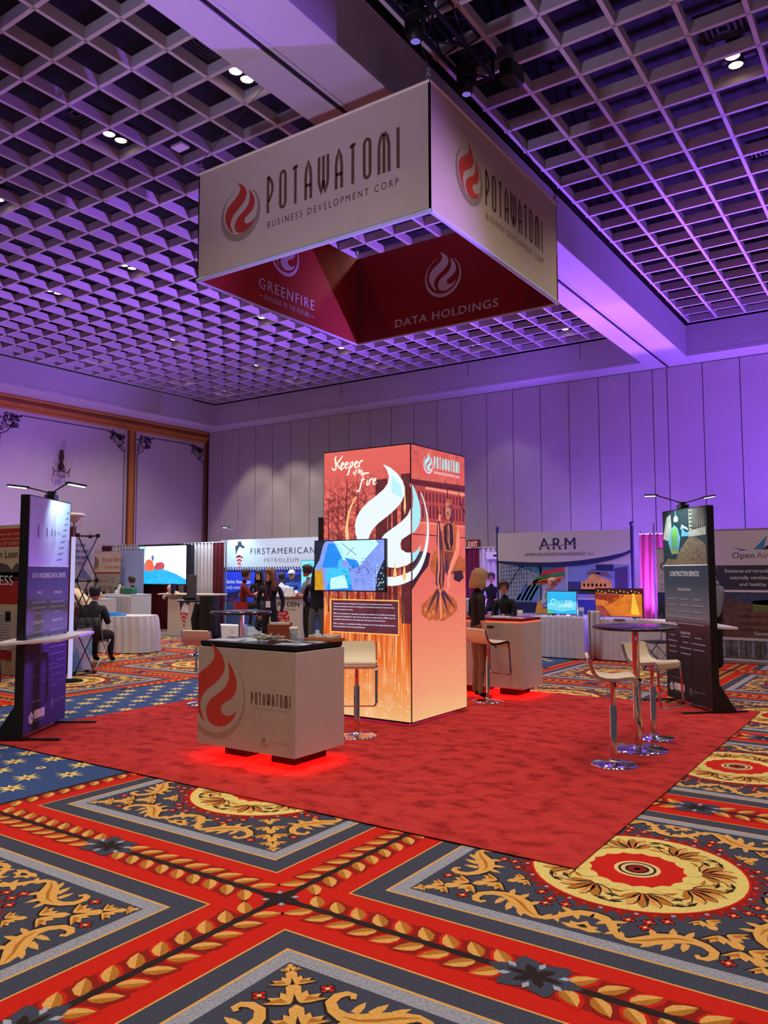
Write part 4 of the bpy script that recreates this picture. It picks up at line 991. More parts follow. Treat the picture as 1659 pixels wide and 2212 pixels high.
def seal(p, x, z, r, m):
    p.ring(x, z, r*.88, r, m, 60, 330, 24); p.ring(x, z, r*.35, r*.45, m, 0, 270, 14); p.stroke([(x-r*.5, z+r*.2), (x-r*.1, z+r*.75), (x+r*.35, z+r*.3)], r*.12, m); p.stroke([(x, z-r*.8), (x+.1*r, z+r*.2)], r*.1, m); p.stroke([(x-r*.6, z-r*.3), (x-r*.2, z+r*.3)], r*.1, m)
    for k in (-1, 0, 1): p.stroke([(x+k*r*.8, z-r*1.15-(.12*r if k == 0 else 0)), (x+k*r*.8, z-r*1.5)], r*.14, m)
def paintA(p):
    cx, cz, r = .215, .56, .375
    def cl(pts): return clip(pts, .004, False)
    def clp(pts, m):
        for t_ in geometry.tessellate_polygon([[Vector((x, y, 0)) for x, y in pts]]):
            q = clip([pts[i] for i in t_], .004, False)
            if len(q) > 2: p.poly(q, m)
    n = 60
    o_ = [(cx+r*cos(radians(a)), cz+r*sin(radians(a))) for a in [150+290*i/n for i in range(n+1)]]
    i_ = [(cx+(r-.048*((1-sin(radians(a)))/2)**1.5-.004)*cos(radians(a)), cz+(r-.048*((1-sin(radians(a)))/2)**1.5-.004)*sin(radians(a))) for a in [150+290*i/n for i in range(n+1)]]
    for i in range(n):
        q = cl([o_[i], o_[i+1], i_[i+1], i_[i]])
        if len(q) > 2: p.poly(q, TAN)
    clp([(cx+x*r, cz+y*r*.99) for x, y in FL_L], RST); clp([(cx+x*r, cz+y*r) for x, y in FL_R], RST)
    p.tall(.656, 1.10, .526, .104, BRN, .085); p.text('BUSINESS DEVELOPMENT CORP', .655, .487, .017, TAN, w=.445, gap=.12)
    seal(p, .816, .224, .034, SEAL); p.text('FOREST COUNTY POTAWATOMI', .863, .224, .012, TAN, w=.235); p.text('COMMUNITY', .863, .205, .008, TAN, w=.09)
RSTC = RST
cA = counter('white booth counter with red flame print, black top and red glow beneath', (-5.492, 5.045, 0), 0, 1.155, .665, paintA)
cB = counter('white two door booth counter with glowing red edge, right of the tower', (-5.53, 9.60, 0), 0, 1.15, .62, None, topm=mat('counter_top_dark_red', (120, 20, 18), .3))
for a, b_ in ((.01, .575), (.580, 1.135)):
    d = MB().mat(CWH).box(a, b_, -.012, .004, .135, .975).build('door', cB, bevel=.003)
    if a > .5: 
        h_ = MB().mat(mat('latch_black', (24, 24, 26), .4)); h_.box(a+.06, a+.16, -.018, -.011, .905, .935); h_.build('latch', d, bevel=.006)
l_ = lamp('AREA', 'counter_glow', (-4.915, 5.38, .112), 45, (1.0, .015, .01), (-4.915, 5.38, 0), (1.12, .62))
l_ = lamp('AREA', 'counter_glow', (-4.95, 9.90, .112), 45, (1.0, .015, .01), (-4.95, 9.90, 0), (1.12, .58))

# ------------------------------------------------------------------ bar stools and bar table
SEATW = mat('stool_leatherette', (222, 208, 178), .45, noise=.02, scale=8); EDGEC = CHROME
def stool_proto(label, loc, rz, sh=.76):
    t = thing('bar_stool', label, 'stool', loc, rz, 'white bar stools')
    MB().mat(CHROME).lathe([(.20, 0), (.20, .006), (.17, .014), (.05, .022), (.033, .045), (.033, .05)], 40).build('base', t)
    MB().mat(CHROME).lathe([(.030, .04), (.030, sh-.27), (.027, sh-.265)], 20).build('column', t)
    MB().mat(CHROME).lathe([(.020, sh-.27), (.020, sh-.04), (.06, sh-.035), (.06, sh-.02)], 16).build('piston', t)
    # one bent shell: front edge, seat, low back; x runs across, y forward
    prof = [(.175, sh-.055), (.19, sh-.03), (.185, sh-.01), (.16, sh+.003), (.10, sh-.004), (.02, sh-.016), (-.06, sh-.016), (-.12, sh-.002), (-.155, sh+.03), (-.175, sh+.08), (-.19, sh+.13), (-.20, sh+.165)]
    top = []; bot = []; w = .19
    for i, (y, z) in enumerate(prof):
        a = prof[max(i-1, 0)]; b_ = prof[min(i+1, len(prof)-1)]; dy, dz = b_[0]-a[0], b_[1]-a[1]; L_ = sqrt(dy*dy+dz*dz); ny_, nz_ = dz/L_, -dy/L_
        if nz_ < 0 and i > 3: ny_, nz_ = -ny_, -nz_
        wi = w-(.02 if i == len(prof)-1 else .004 if i == len(prof)-2 else 0)-(.0)
        xs_ = [-wi, -wi*.96, -wi*.5, 0, wi*.5, wi*.96, wi]
        top.append([(x, y, z) for x in xs_])
        bot.append([(x, y+(-.022 if i > 7 else 0)*1, z-(.022 if i <= 7 else .008)) for x in xs_])
    b = MB().mat(SEATW); b.sheet([r[::-1] for r in top]); b.mat(SEATW); b.sheet(bot)
    for s_ in (0, -1):
        b.add([r[s_] for r in top]+[r[s_] for r in bot], [(i, i+1, len(top)+i+1, len(top)+i) for i in range(len(top)-1)])
    b.add([p_ for p_ in top[0]]+[p_ for p_ in bot[0]], [(i, i+1, 7+i+1, 7+i) for i in range(6)]); b.add([p_ for p_ in top[-1]]+[p_ for p_ in bot[-1]], [(i, i+1, 7+i+1, 7+i) for i in range(6)])
    b.build('seat_shell', t)
    # flat steel band: runs under the seat sides, bends down at the front into the footrest loop
    for sx in (-1, 1):
        path = [(sx*.197, y, z-.012) for y, z in prof[::-1]]
        b = MB().mat(CHROME)
        for k in range(len(path)-1): b.obox(path[k], path[k+1], .008, .028, (1, 0, 0) if False else (0, 0, 1))
        b.build('side_band', t)
    pts = [(-.197, .17, sh-.05), (-.197, .195, sh-.09), (-.197, .205, sh-.30), (-.197, .215, sh-.40), (-.18, .222, sh-.43), (.18, .222, sh-.43), (.197, .215, sh-.40), (.197, .205, sh-.30), (.197, .195, sh-.09), (.197, .17, sh-.05)]
    b = MB().mat(CHROME)
    for k in range(len(pts)-1): b.obox(pts[k], pts[k+1], .026, .010, (0, 1, 0) if abs(pts[k][2]-pts[k+1][2]) > .05 else (0, 0, 1))
    b.build('footrest', t)
    MB().mat(CPLB).tube([(.02, 0, sh-.03), (.12, .01, sh-.05), (.16, .015, sh-.085)], .006, 6).build('lever', t)
    return t
# rz turns local +y (front of the seat)
s0 = stool_proto('white bar stool behind the flame counter, in front of the tower', (-4.80, 6.53, RZ), radians(215))
copy_tree(s0, (-4.68, 9.18, RZ), radians(-22), 'white bar stool beside the blonde woman at the two door counter', 'white bar stools')
copy_tree(s0, (-2.27, 6.79, RZ), radians(-68), 'white bar stool nearest the viewer, seen from its side at the bar table', 'white bar stools')
copy_tree(s0, (-2.30, 8.08, RZ), radians(-108), 'white bar stool behind the bar table with seat facing the viewer', 'white bar stools')
copy_tree(s0, (-7.56, 7.02, RZ), radians(20), 'white bar stool left behind the flame counter, seen from its back', 'white bar stools')
TBT = mat('bar_table_top', (34, 26, 36), .18, noise=.05); 
t = thing('bar_table', 'round dark topped bar table on chrome disc foot between two white stools', 'table', (-2.28, 7.50, RZ))
MB().mat(CHROME).lathe([(.27, 0), (.27, .006), (.22, .014), (.07, .024), (.042, .04)], 48).build('base', t)
MB().mat(CHROME).lathe([(.037, .03), (.037, .62), (.034, .63)], 24).build('column', t)
MB().mat(CHROME).lathe([(.033, .62), (.033, 1.10), (.10, 1.10), (.10, 1.11)], 24).build('column', t)
MB().mat(CPLB).cyl((0, 0, .62), (0, 0, .645), .042, n=20).build('collar', t)
MB().mat(TBT).lathe([(.36, 1.10), (.385, 1.105), (.392, 1.115), (.388, 1.126), (.375, 1.13), (.02, 1.13)], 56).build('tabletop', t)

# ------------------------------------------------------------------ freestanding display panels with lamps and shelf
def gradient(name, stops, z0, z1, rough=.35):
    m = bpy.data.materials.new(name); m.use_nodes = True; nt = m.node_tree; b = nt.nodes['Principled BSDF']; N = nt.nodes.new
    tc = N('ShaderNodeTexCoord'); sp = N('ShaderNodeSeparateXYZ'); mr = N('ShaderNodeMapRange'); cr = N('ShaderNodeValToRGB')
    nt.links.new(tc.outputs['Object'], sp.inputs[0]); nt.links.new(sp.outputs['Z'], mr.inputs[0]); mr.inputs[1].default_value = z0; mr.inputs[2].default_value = z1
    nt.links.new(mr.outputs[0], cr.inputs[0]); el = cr.color_ramp.elements; el[0].position, el[0].color = stops[0][0], lin(stops[0][1]); el[1].position, el[1].color = stops[-1][0], lin(stops[-1][1])
    for q, c in stops[1:-1]: el.new(q).color = lin(c)
    nt.links.new(cr.outputs[0], b.inputs['Base Color']); b.inputs['Roughness'].default_value = rough; return m
GR_L = gradient('panel_print_navy', [(0, (8, 8, 16)), (.22, (14, 12, 48)), (.34, (34, 26, 76)), (.40, (58, 42, 66)), (.44, (124, 126, 142)), (.62, (72, 78, 100)), (.76, (42, 46, 66)), (1, (36, 40, 60))], 0, 2.42, .65)
GR_R = gradient('panel_print_wine', [(0, (12, 8, 12)), (.22, (26, 16, 22)), (.36, (54, 28, 38)), (.41, (80, 40, 50)), (.44, (130, 138, 148)), (.62, (56, 76, 92)), (.76, (36, 56, 70)), (1, (30, 48, 62))], 0, 2.42, .6)
PTX = mat('panel_text', (232, 236, 244), .6); PTD = mat('panel_text_dim', (168, 176, 196), .6); PLN = mat('panel_circuit', (54, 48, 92), .4); PLNR = mat('panel_circuit_wine', (30, 16, 24), .4)
LAMPW = em('panel_lamp_led', (225, 235, 255), 6)
def display(label, loc, rz, W_, H_, paint, ground, mir):
    """local x along the face from the near edge, face looks to -y (mir False) """
    t = thing('display_panel', label, 'display', loc, rz)
    b = MB().mat(FRM); b.box(0, W_, 0, .09, .045, H_); b.build('case', t, bevel=.006)
    pr = Print((0, -.001, 0), step=.0007); pr.rect(.012, .05, W_-.006, H_-.012, ground); pr.up(); paint(pr, W_, H_); pr.build('front_graphic', t)
    # feet: long low bars across both ends and a raked brace at the near end
    for x in (.02, W_-.06):
        MB().mat(FRM).box(x, x+.05, -.36, .36+.09, .0, .018).build('foot', t, bevel=.004)
    xb = -.004 if mir else W_
    b = MB().mat(FRM); b.add([(xb, -.01, .0), (xb+.01, -.01, 0), (xb, .30, 0), (xb+.01, .30, 0), (xb, -.01, .34), (xb+.01, -.01, .34), (xb, .08, .34), (xb+.01, .08, .34)], [(0, 4, 6, 2), (1, 3, 7, 5), (0, 1, 5, 4), (2, 6, 7, 3), (4, 5, 7, 6), (0, 2, 3, 1)]); b.build('brace', t)
    # twin arm lamps clamped to the top
    cxm = W_*.60 if mir else W_*.42
    b = MB().mat(FRM); b.box(cxm-.05, cxm+.05, -.01, .10, H_, H_+.05); b.box(cxm-.02, cxm+.02, .0, .08, H_+.05, H_+.09); b.tube([(cxm-.05, .05, H_+.05), (cxm-.11, .05, H_+.06), (cxm-.12, .05, H_+.01)], .006, 6); b.tube([(cxm+.05, .05, H_+.05), (cxm+.13, .05, H_+.04)], .008, 6); b.build('lamp_clamp', t, bevel=.006)
    return t, cxm
def arm_lamp(t, base, tip, dirv, lw=.20, ww=.07, on=True, power=9, aim=None):
    b = MB().mat(FRM); b.cyl(base, tip, .008, n=8); a = b.build('lamp_arm', t)
    d = Vector(dirv).normalized(); tip = Vector(tip); s_ = Vector((0, 0, 1)).cross(d).normalized()
    b = MB().mat(FRM); b.obox(tip-d*.02, tip+d*lw, ww, .022); hd = b.build('lamp_head', t, bevel=.006)
    b = MB().mat(LAMPW if on else FRM); b.obox(tip+d*.01-Vector((0, 0, .013)), tip+d*(lw-.01)-Vector((0, 0, .013)), ww*.8, .004); b.build('led_face', hd)
def paintL(p, W_, H_):
    C1 = mat('photo_corridor', (176, 178, 196), .4, noise=.10, scale=5); C2 = mat('photo_corridor_light', (190, 214, 226), .35, noise=.06, scale=3); DK = mat('photo_dark', (44, 50, 62), .5)
    p.rect(.012, 1.71, W_-.02, H_-.012, C1); p.up()
    p.poly([(.50, 1.71), (.62, 1.95), (.60, 2.38), (W_-.02, H_-.02), (W_-.02, 1.71)], C2); p.up()
    for x, h in ((.20, .13), (.40, .10), (.52, .08), (.60, .06), (.66, .045), (.71, .035), (.745, .03)): p.rect(x, 2.02-h/2+.04, x+.022*h/.13+.003, 2.02+h/2+.04, DK)
    for k in range(9):
        z = 1.76+k*.065; p.quad([(.66+.03*k, z), (.80+.02*k, z+.015), (.80+.02*k, z+.035), (.66+.03*k, z+.02)], mat('photo_grey', (120, 140, 156), .5))
    p.rect(W_-.05, 1.72, W_-.035, 2.0, DK); p.rect(.012, 1.700, W_-.02, 1.712, PTX); p.up()
    p.text('DATA HOLDINGS DATA CENTER', .10, 1.585, .052, PTX, w=.80, bold=True)
    for cx, z, hd_, wd, ws in ((.28, 1.42, 'SPACE', .11, (.30, .32, .14)), (.72, 1.415, 'POWER GEN', .20, (.34, .38, .18)), (.28, 1.12, 'CONNECTIVITY', .26, (.22, .48, .34)), (.72, 1.12, 'INFRASTRUCTURE', .26, (.34, .34, .26))):
        p.text(hd_, cx, z, .030, PTX, w=wd, bold=True, al='c')
        for k, w_ in enumerate(ws): p.lines(cx, z-.09-.055*k, w_, 1, .05, .013, PTD, .02, 'c')
    random.seed(9)
    for k in range(7):
        z = .90-k*.075; x = .15+random.random()*.4; p.stroke([(x, z), (x+.25, z), (x+.25, z+.03), (W_-.05, z+.03)], .006, PLN); p.stroke([(.35, z), (.35, z-.06)], .005, PLN)
    p.text('A DIVISION OF', .18, .335, .014, PTD, w=.2); p.emblem(.17, .19, .055, PTX, PTX, .2); p.tall(.24, .47, .165, .09, PTX, .09); p.text('BUSINESS DEVELOPMENT CORP', .24, .14, .008, PTD, w=.23)
    seal(p, .66, .27, .042, PTD); p.text('FOREST COUNTY POTAWATOMI', .71, .275, .012, PTD, w=.24); p.text('COMMUNITY', .71, .255, .008, PTD, w=.1)
LW = 1.0
# near end N(-7.36,4.50), far end F(-7.91,5.335): face normal points to +x+y of the booth
# local x must run so that face (-y local) looks at the booth: x from far... u = F-N direction reversed check in paint
angL = atan2(.835, -.55)
t, cxm = display('tall black display panel at the left carpet edge with data center print', (-7.36, 4.50, 0.014), angL-0*pi, LW, 2.42, paintL, GR_L, True)
dl_panel = t
arm_lamp(t, (cxm, .05, 2.49), (cxm, .31, 2.555), (-.35, .9, .08), on=True)
arm_lamp(t, (cxm, .05, 2.49), (cxm, -.13, 2.60), (.75, -.66, -.10), on=True)
lamp('SPOT', 'panel_lamp_beam', (-7.40, 5.12, 2.57), 26, (.62, .85, 1.0), (-7.78, 5.18, 2.15), .03, 110, .7)
SHW = mat('shelf_white', (216, 214, 216), .35)
sh = thing('shelf', 'white shelf board piercing the left black display panel', 'shelf', (0, 0, .955)); 
MB().mat(SHW).prism([(-7.33, 4.16), (-7.27, 4.82), (-7.92, 5.69), (-8.28, 5.25)], 0, .030).build('board', sh, bevel=.004)
def paintR(p, W_, H_):
    DK = mat('photo_teal_dark', (26, 52, 58), .5, noise=.2, scale=6); SO = mat('photo_soil', (120, 108, 84), .6, noise=.5, scale=26); LT = mat('photo_wall', (178, 180, 166), .6, noise=.2, scale=12); BK = mat('photo_black', (28, 30, 32), .6, noise=.4, scale=20)
    YV = mat('photo_vest', (150, 226, 70), .5, noise=.08, scale=20); ORV = mat('photo_orange', (214, 196, 90), .5); BL = mat('photo_blue', (96, 176, 214), .5, noise=.1); 
    Z0 = 1.72; H1 = H_-.02; w = W_-.02
    S = lambda pts: [(.012+x*w, Z0+y*(H1-Z0)) for x, y in pts]
    p.poly(S([(0, 0), (.98, 0), (.98, 1), (0, 1)]), DK); p.up()
    p.poly(S([(0, .5), (.1, .9), (.2, .95), (.22, .6), (.12, .45)]), LT); p.poly(S([(.62, .5), (.62, 1), (.98, 1), (.98, .55)]), LT); p.poly(S([(.68, .62), (.70, 1), (.98, 1), (.98, .66)]), BK)
    for k in range(6): p.poly(S([(.63, .58+k*.07), (.69, .58+k*.07), (.69, .61+k*.07), (.63, .61+k*.07)]), BK)
    p.up(); p.poly(S([(0, 0), (.1, .12), (.3, .1), (.42, .3), (.6, .48), (.75, .50), (.98, .35), (.98, 0)]), SO); p.poly(S([(.60, .50), (.98, .52), (.98, .62), (.6, .60)]), LT)
    for k in range(7): p.stroke(S([(.70+k*.04, .66), (.72+k*.035, 1)]), .008, LT)
    p.up(); p.poly(S([(.13, .42), (.20, .66), (.28, .74), (.36, .68), (.42, .5), (.38, .3), (.36, .2), (.2, .22)]), BL)
    p.poly(S([(.19, .30), (.21, .62), (.29, .72), (.37, .60), (.36, .24), (.22, .2)]), YV); p.poly(S([(.19, .30), (.37, .27), (.37, .22), (.21, .2)]), ORV); p.poly(S([(.20, .5), (.37, .47), (.37, .44), (.20, .46)]), ORV)
    p.poly(S([(.27, .84), (.29, .90), (.35, .91), (.38, .86), (.37, .80), (.28, .80)]), mat('photo_hat', (170, 214, 226), .5)); p.stroke(S([(.32, .9), (.32, 1)]), .012, mat('photo_hat', (170, 214, 226), .5))
    p.poly(S([(.44, .52), (.47, .70), (.52, .60), (.62, .58), (.62, .52)]), BL); p.poly(S([(.42, .64), (.46, .74), (.60, .66), (.6, .62), (.48, .68)]), mat('photo_hat', (170, 214, 226), .5))
    p.rect(.012, 1.708, W_-.014, 1.722, PTX); p.up()
    p.text('CONSTRUCTION SERVICES', .16, 1.58, .060, PTX, w=.70, bold=True)
    p.text('PRECONSTRUCTION', .50, 1.40, .030, PTX, w=.30, bold=True, al='c')
    for c, ws in ((.19, (.2, .17, .1, .24, .22)), (.50, (.2, .18, .3, .32, .32)), (.80, (.16, .3, .2, .27, .28))):
        for k, w_ in enumerate(ws): p.lines(c, 1.29-.075*k, w_, 1, .05, .014, PTD, .02, 'c')
    p.text('CONSTRUCTION', .50, .865, .030, PTX, w=.24, bold=True, al='c')
    for c, ws in ((.19, (.14, .24, .18, .2)), (.50, (.2, .14, .28, .24)), (.80, (.16, .33, .25))):
        for k, w_ in enumerate(ws): p.lines(c, .80-.07*k+.03, w_, 1, .05, .014, PTD, .02, 'c')
    for k in range(5):
        z = .62-k*.08; p.stroke([(.04, z), (.3+.05*k, z), (.4, z-.05), (.4, z-.2)], .010, PLNR); p.stroke([(.6, z-.2), (.6, z-.05), (.7, z), (.95, z)], .010, PLNR)
    p.text('A DIVISION OF', .14, .30, .014, PTD, w=.2); p.emblem(.13, .19, .050, PTX, PTX, .2); p.tall(.20, .44, .155, .09, PTX, .09); p.text('BUSINESS DEVELOPMENT CORP', .2, .13, .008, PTD, w=.24)
    seal(p, .60, .19, .042, PTD); p.text('FOREST COUNTY POTAWATOMI', .65, .19, .012, PTD, w=.27); p.text('COMMUNITY', .65, .17, .008, PTD, w=.1)
# right panel: far end is the left edge of its face
Fx, Fy = -2.83, 10.60; Nx_, Ny_ = -2.11, 9.82
angR = atan2(Ny_-Fy, Nx_-Fx)
t, cxm = display('tall black display panel at the right carpet edge with construction print', (Fx, Fy, .014), angR, sqrt((Fx-Nx_)**2+(Fy-Ny_)**2), 2.42, paintR, GR_R, False)
arm_lamp(t, (cxm, .05, 2.49), (cxm, -.31, 2.59), (-.25, -.9, 0), lw=.14, on=True)
arm_lamp(t, (cxm, .05, 2.49), (cxm, .33, 2.57), (.2, .8, .14), lw=.14, on=True)
lamp('SPOT', 'panel_lamp_beam', (-2.90, 10.0, 2.58), 42, (.72, .95, .95), (-2.50, 10.22, 1.9), .03, 115, .8)
sh = thing('shelf', 'white shelf board piercing the right black display panel', 'shelf', (0, 0, .975))
MB().mat(SHW).prism([(-3.30, 11.05), (-2.20, 9.95), (-1.84, 9.98), (-2.20, 10.62), (-2.9, 11.25)], 0, .028).build('board', sh, bevel=.004)

# ------------------------------------------------------------------ people
SKIN = {k: mat('skin_'+k, c, .55, noise=.04, scale=20) for k, c in dict(fair=(214, 160, 134), tan=(192, 132, 102), pink=(222, 150, 132), deep=(112, 74, 56)).items()}
EYE = mat('eye_dark', (28, 22, 22), .3); LIP = mat('lip', (150, 74, 70), .5)
def cloth(name, rgb, n=.06, sc=14): return mat('cloth_'+name, rgb, .9, noise=n, scale=sc, bump=.2)
STAND = dict(pelvis=(0, 0, .95), waist=(0, .0, 1.08), chest=(0, .01, 1.27), neckb=(0, -.005, 1.44), neck=(0, .01, 1.52),
             sl=(-.175, 0, 1.40), el=(-.22, -.02, 1.12), wl=(-.21, .08, .88), sr=(.175, 0, 1.40), er=(.22, -.02, 1.12), wr=(.21, .08, .88),
             hl=(-.09, 0, .92), kl=(-.10, .02, .50), al=(-.10, -.02, .09), tl=(-.11, .15, .035), hr=(.09, 0, .92), kr=(.10, .02, .50), ar=(.10, -.02, .09), tr=(.11, .15, .035))
RAD = dict(pelvis=(.155, .115), waist=(.135, .105), chest=(.155, .115), neckb=(.075, .07), neck=(.052, .055), sl=(.062, .062), el=(.046, .046), wl=(.03, .03), sr=(.062, .062), er=(.046, .046), wr=(.03, .03),
           hl=(.092, .092), kl=(.062, .062), al=(.042, .042), tl=(.036, .036), hr=(.092, .092), kr=(.062, .062), ar=(.042, .042), tr=(.036, .036))
BONES = [('pelvis', 'waist', 'top'), ('waist', 'chest', 'top'), ('chest', 'neckb', 'top'), ('neckb', 'neck', 'skin'), ('chest', 'sl', 'top'), ('sl', 'el', 'top'), ('el', 'wl', 'fore'), ('chest', 'sr', 'top'), ('sr', 'er', 'top'), ('er', 'wr', 'fore'),
         ('pelvis', 'hl', 'legs'), ('hl', 'kl', 'legs'), ('kl', 'al', 'shin'), ('al', 'tl', 'shoe'), ('pelvis', 'hr', 'legs'), ('hr', 'kr', 'legs'), ('kr', 'ar', 'shin'), ('ar', 'tr', 'shoe')]
def person(label, loc, rz, pose=None, skin='fair', top=None, legs=None, shoe=None, fore=None, shin=None, hair=None, style='short', fat=1.0, look=0, tilt=0, scale=1.0, group=None, lower=True, extra=None, headless=False):
    J = dict(STAND); J.update(pose or {}); S_ = SKIN[skin]
    mats = {'top': top, 'legs': legs, 'shoe': shoe or CPLB, 'skin': S_, 'fore': fore or top, 'shin': shin or legs}
    root = thing('person', label, 'person', loc, rz, group)
    names = list(J); idx = {n: i for i, n in enumerate(names)}
    verts = [Vector(J[n]) for n in names]; rad = [RAD[n] for n in names]; edges = [(idx[a], idx[b]) for a, b, m in BONES]; bl = [(J[a], J[b], m) for a, b, m in BONES]
    roots = [idx['pelvis']]
    # hands: palm and five fingers, curled a little
    for s_, e_, w_ in ((-1, 'el', 'wl'), (1, 'er', 'wr')):
        E_, W_ = Vector(J[e_]), Vector(J[w_]); d = (W_-E_).normalized(); side = d.cross(Vector((0, 0, 1)) if abs(d.z) < .8 else Vector((0, 1, 0))).normalized()
        pm = W_+d*.05; verts.append(pm); rad.append((.032, .022)); ip = len(verts)-1; edges.append((idx[w_], ip)); bl.append((tuple(W_), tuple(pm), 'skin'))
        nrm = d.cross(side)
        for k, (off, ln) in enumerate(((-.027, .06), (-.009, .072), (.009, .068), (.026, .055), (.036, .045))):
            base = pm+side*off+d*(.025 if k < 4 else -.02); dd = d if k < 4 else (d+side*1.0).normalized()
            a = base+dd*ln*.5+nrm*.006; b_ = base+dd*ln+nrm*.022
            i0 = len(verts); verts += [base, a, b_]; rad += [(.010, .010), (.009, .009), (.0075, .0075)]; edges += [(i0, i0+1), (i0+1, i0+2)]; roots.append(i0); bl += [(tuple(base), tuple(b_), 'skin')]
    me = bpy.data.meshes.new('skeleton'); me.from_pydata([tuple(v) for v in verts], edges, []); ob = bpy.data.objects.new('body', me); COL.objects.link(ob)
    sk = ob.modifiers.new('skin', 'SKIN'); sk.use_smooth_shade = True; sk.branch_smoothing = .6
    sv = me.skin_vertices[0].data
    for i, r in enumerate(rad):
        f_ = fat if i < len(names) and names[i] in ('pelvis', 'waist', 'chest', 'sl', 'sr', 'hl', 'hr') else (1+(fat-1)*.5 if i < len(names) else 1)
        sv[i].radius = (r[0]*f_, r[1]*f_); sv[i].use_root = i in roots
    ob.modifiers.new('sub', 'SUBSURF').levels = 1; ob.modifiers['sub'].render_levels = 1
    dg = bpy.context.evaluated_depsgraph_get(); dg.update(); bm_ = bpy.data.meshes.new_from_object(ob.evaluated_get(dg)); bpy.data.objects.remove(ob); bpy.data.meshes.remove(me)
    b = MB(); order = ['skin', 'top', 'fore', 'legs', 'shin', 'shoe']
    segs = [(Vector(a), Vector(c), m) for a, c, m in bl]
    vs = [v.co.copy() for v in bm_.vertices]
    fm = {}
    for pl in bm_.polygons:
        c = pl.center; best = None
        for a, e_, m in segs:
            d = e_-a; t_ = max(0, min(1, (c-a).dot(d)/max(d.length_squared, 1e-9))); q = (c-(a+d*t_)).length
            if m in ('top',) and (a-e_).length > .05: q -= .05
            if m == 'legs': q -= .04
            if best is None or q < best[0]: best = (q, m)
        fm.setdefault(best[1], []).append(tuple(pl.vertices))
    first = True; base = 0
    b.v = [tuple(v) for v in vs]
    for m in fm:
        b.mat(mats[m])
        for f in fm[m]: b.f.append(f); b.m.append(b.cur); b.sm.append(True)
    bpy.data.meshes.remove(bm_)
    if not headless:
        # head: shaped rings, brow, nose, chin, ears
        H = Vector(J['neck'])+Vector((0, .03, .125)); Rm = Matrix.Translation(H) @ Matrix.Rotation(look, 4, 'Z') @ Matrix.Rotation(tilt, 4, 'X')
        b.T = Rm; b.mat(S_)
        rings = [(-.128, .022, .03, .038), (-.115, .042, .052, .028), (-.085, .058, .078, .010), (-.05, .066, .090, .004), (-.01, .071, .096, 0), (.03, .075, .100, -.002), (.06, .073, .097, -.004), (.09, .062, .084, -.006), (.11, .042, .058, -.008), (.12, .012, .016, -.008)]
        n = 20; vv = []
        for z, rx, ry, oy in rings:
            for k in range(n):
                a = 2*pi*k/n; fy = max(0, sin(a)); x, y = rx*cos(a), ry*sin(a)*(.93 if sin(a) > 0 else 1)+oy
                if -.02 < z < .02: y -= .006*(fy**6)*(1 if abs(cos(a)) > .25 else 0)
                if z == -.115 or z == -.128: y += .012*fy**3
                vv.append((x, y, z))
        b.add(vv, [(q*n+k, q*n+(k+1) % n, (q+1)*n+(k+1) % n, (q+1)*n+k) for q in range(len(rings)-1) for k in range(n)], True)
        b.add(vv[-n:], [tuple(range(n))], True)
        b.add([(-.010, .088, .012), (.010, .088, .012), (.017, .086, -.030), (-.017, .086, -.030), (0, .094, .010), (0, .116, -.026), (0, .100, -.036)], [(0, 4, 5, 3), (4, 1, 2, 5), (3, 5, 6), (5, 2, 6)], True)
        for sx in (-1, 1): b.sphere((sx*.074, -.005, -.005), .010, .022, .030, 8, 6)
        b.mat(EYE)
        for sx in (-1, 1): b.sphere((sx*.029, .085, .008), .011, .006, .006, 8, 6); b.box(sx*.03-.016, sx*.03+.016, .088, .094, .024, .029)
        b.mat(LIP); b.sphere((0, .087, -.056), .022, .008, .006, 10, 6)
        b.T = None
    body = b.build('body', root)
    if hair and not headless:
        hb = MB().mat(hair); hb.T = Rm
        # cap that follows the skull, open over the face
        n = 24; rg = []
        for z, r in ((-.06, .0), (-.03, .004), (.0, .008), (.035, .011), (.065, .013), (.095, .013), (.115, .011), (.13, .006)):
            rr = [q for q in ((-.06, .064, .090), (-.03, .069, .094), (.0, .072, .097), (.035, .075, .100), (.065, .073, .097), (.095, .060, .080), (.115, .038, .052), (.13, .006, .008)) if abs(q[0]-z) < .001][0]
            row = []
            for k in range(n+1):
                a = 2*pi*k/n+pi/2; front = cos(a-pi/2)
                x, y = (rr[1]+.008+r)*cos(a), (rr[2]+.008+r)*sin(a)-.004
                if front > .35 and z < .06: y *= .80; x *= .93; y = min(y, .06)
                row.append((x, y, z+(.0)))
            rg.append(row)
        hb.sheet(rg)
        if style == 'bald': hb = MB().mat(hair); hb.T = Rm; hb.sheet([[((.078+.0)*cos(a), .102*sin(a)-.006, z) for a in [pi*.98+pi*1.04*k/14 for k in range(15)]] for z in (-.06, -.02, .02, .04)])
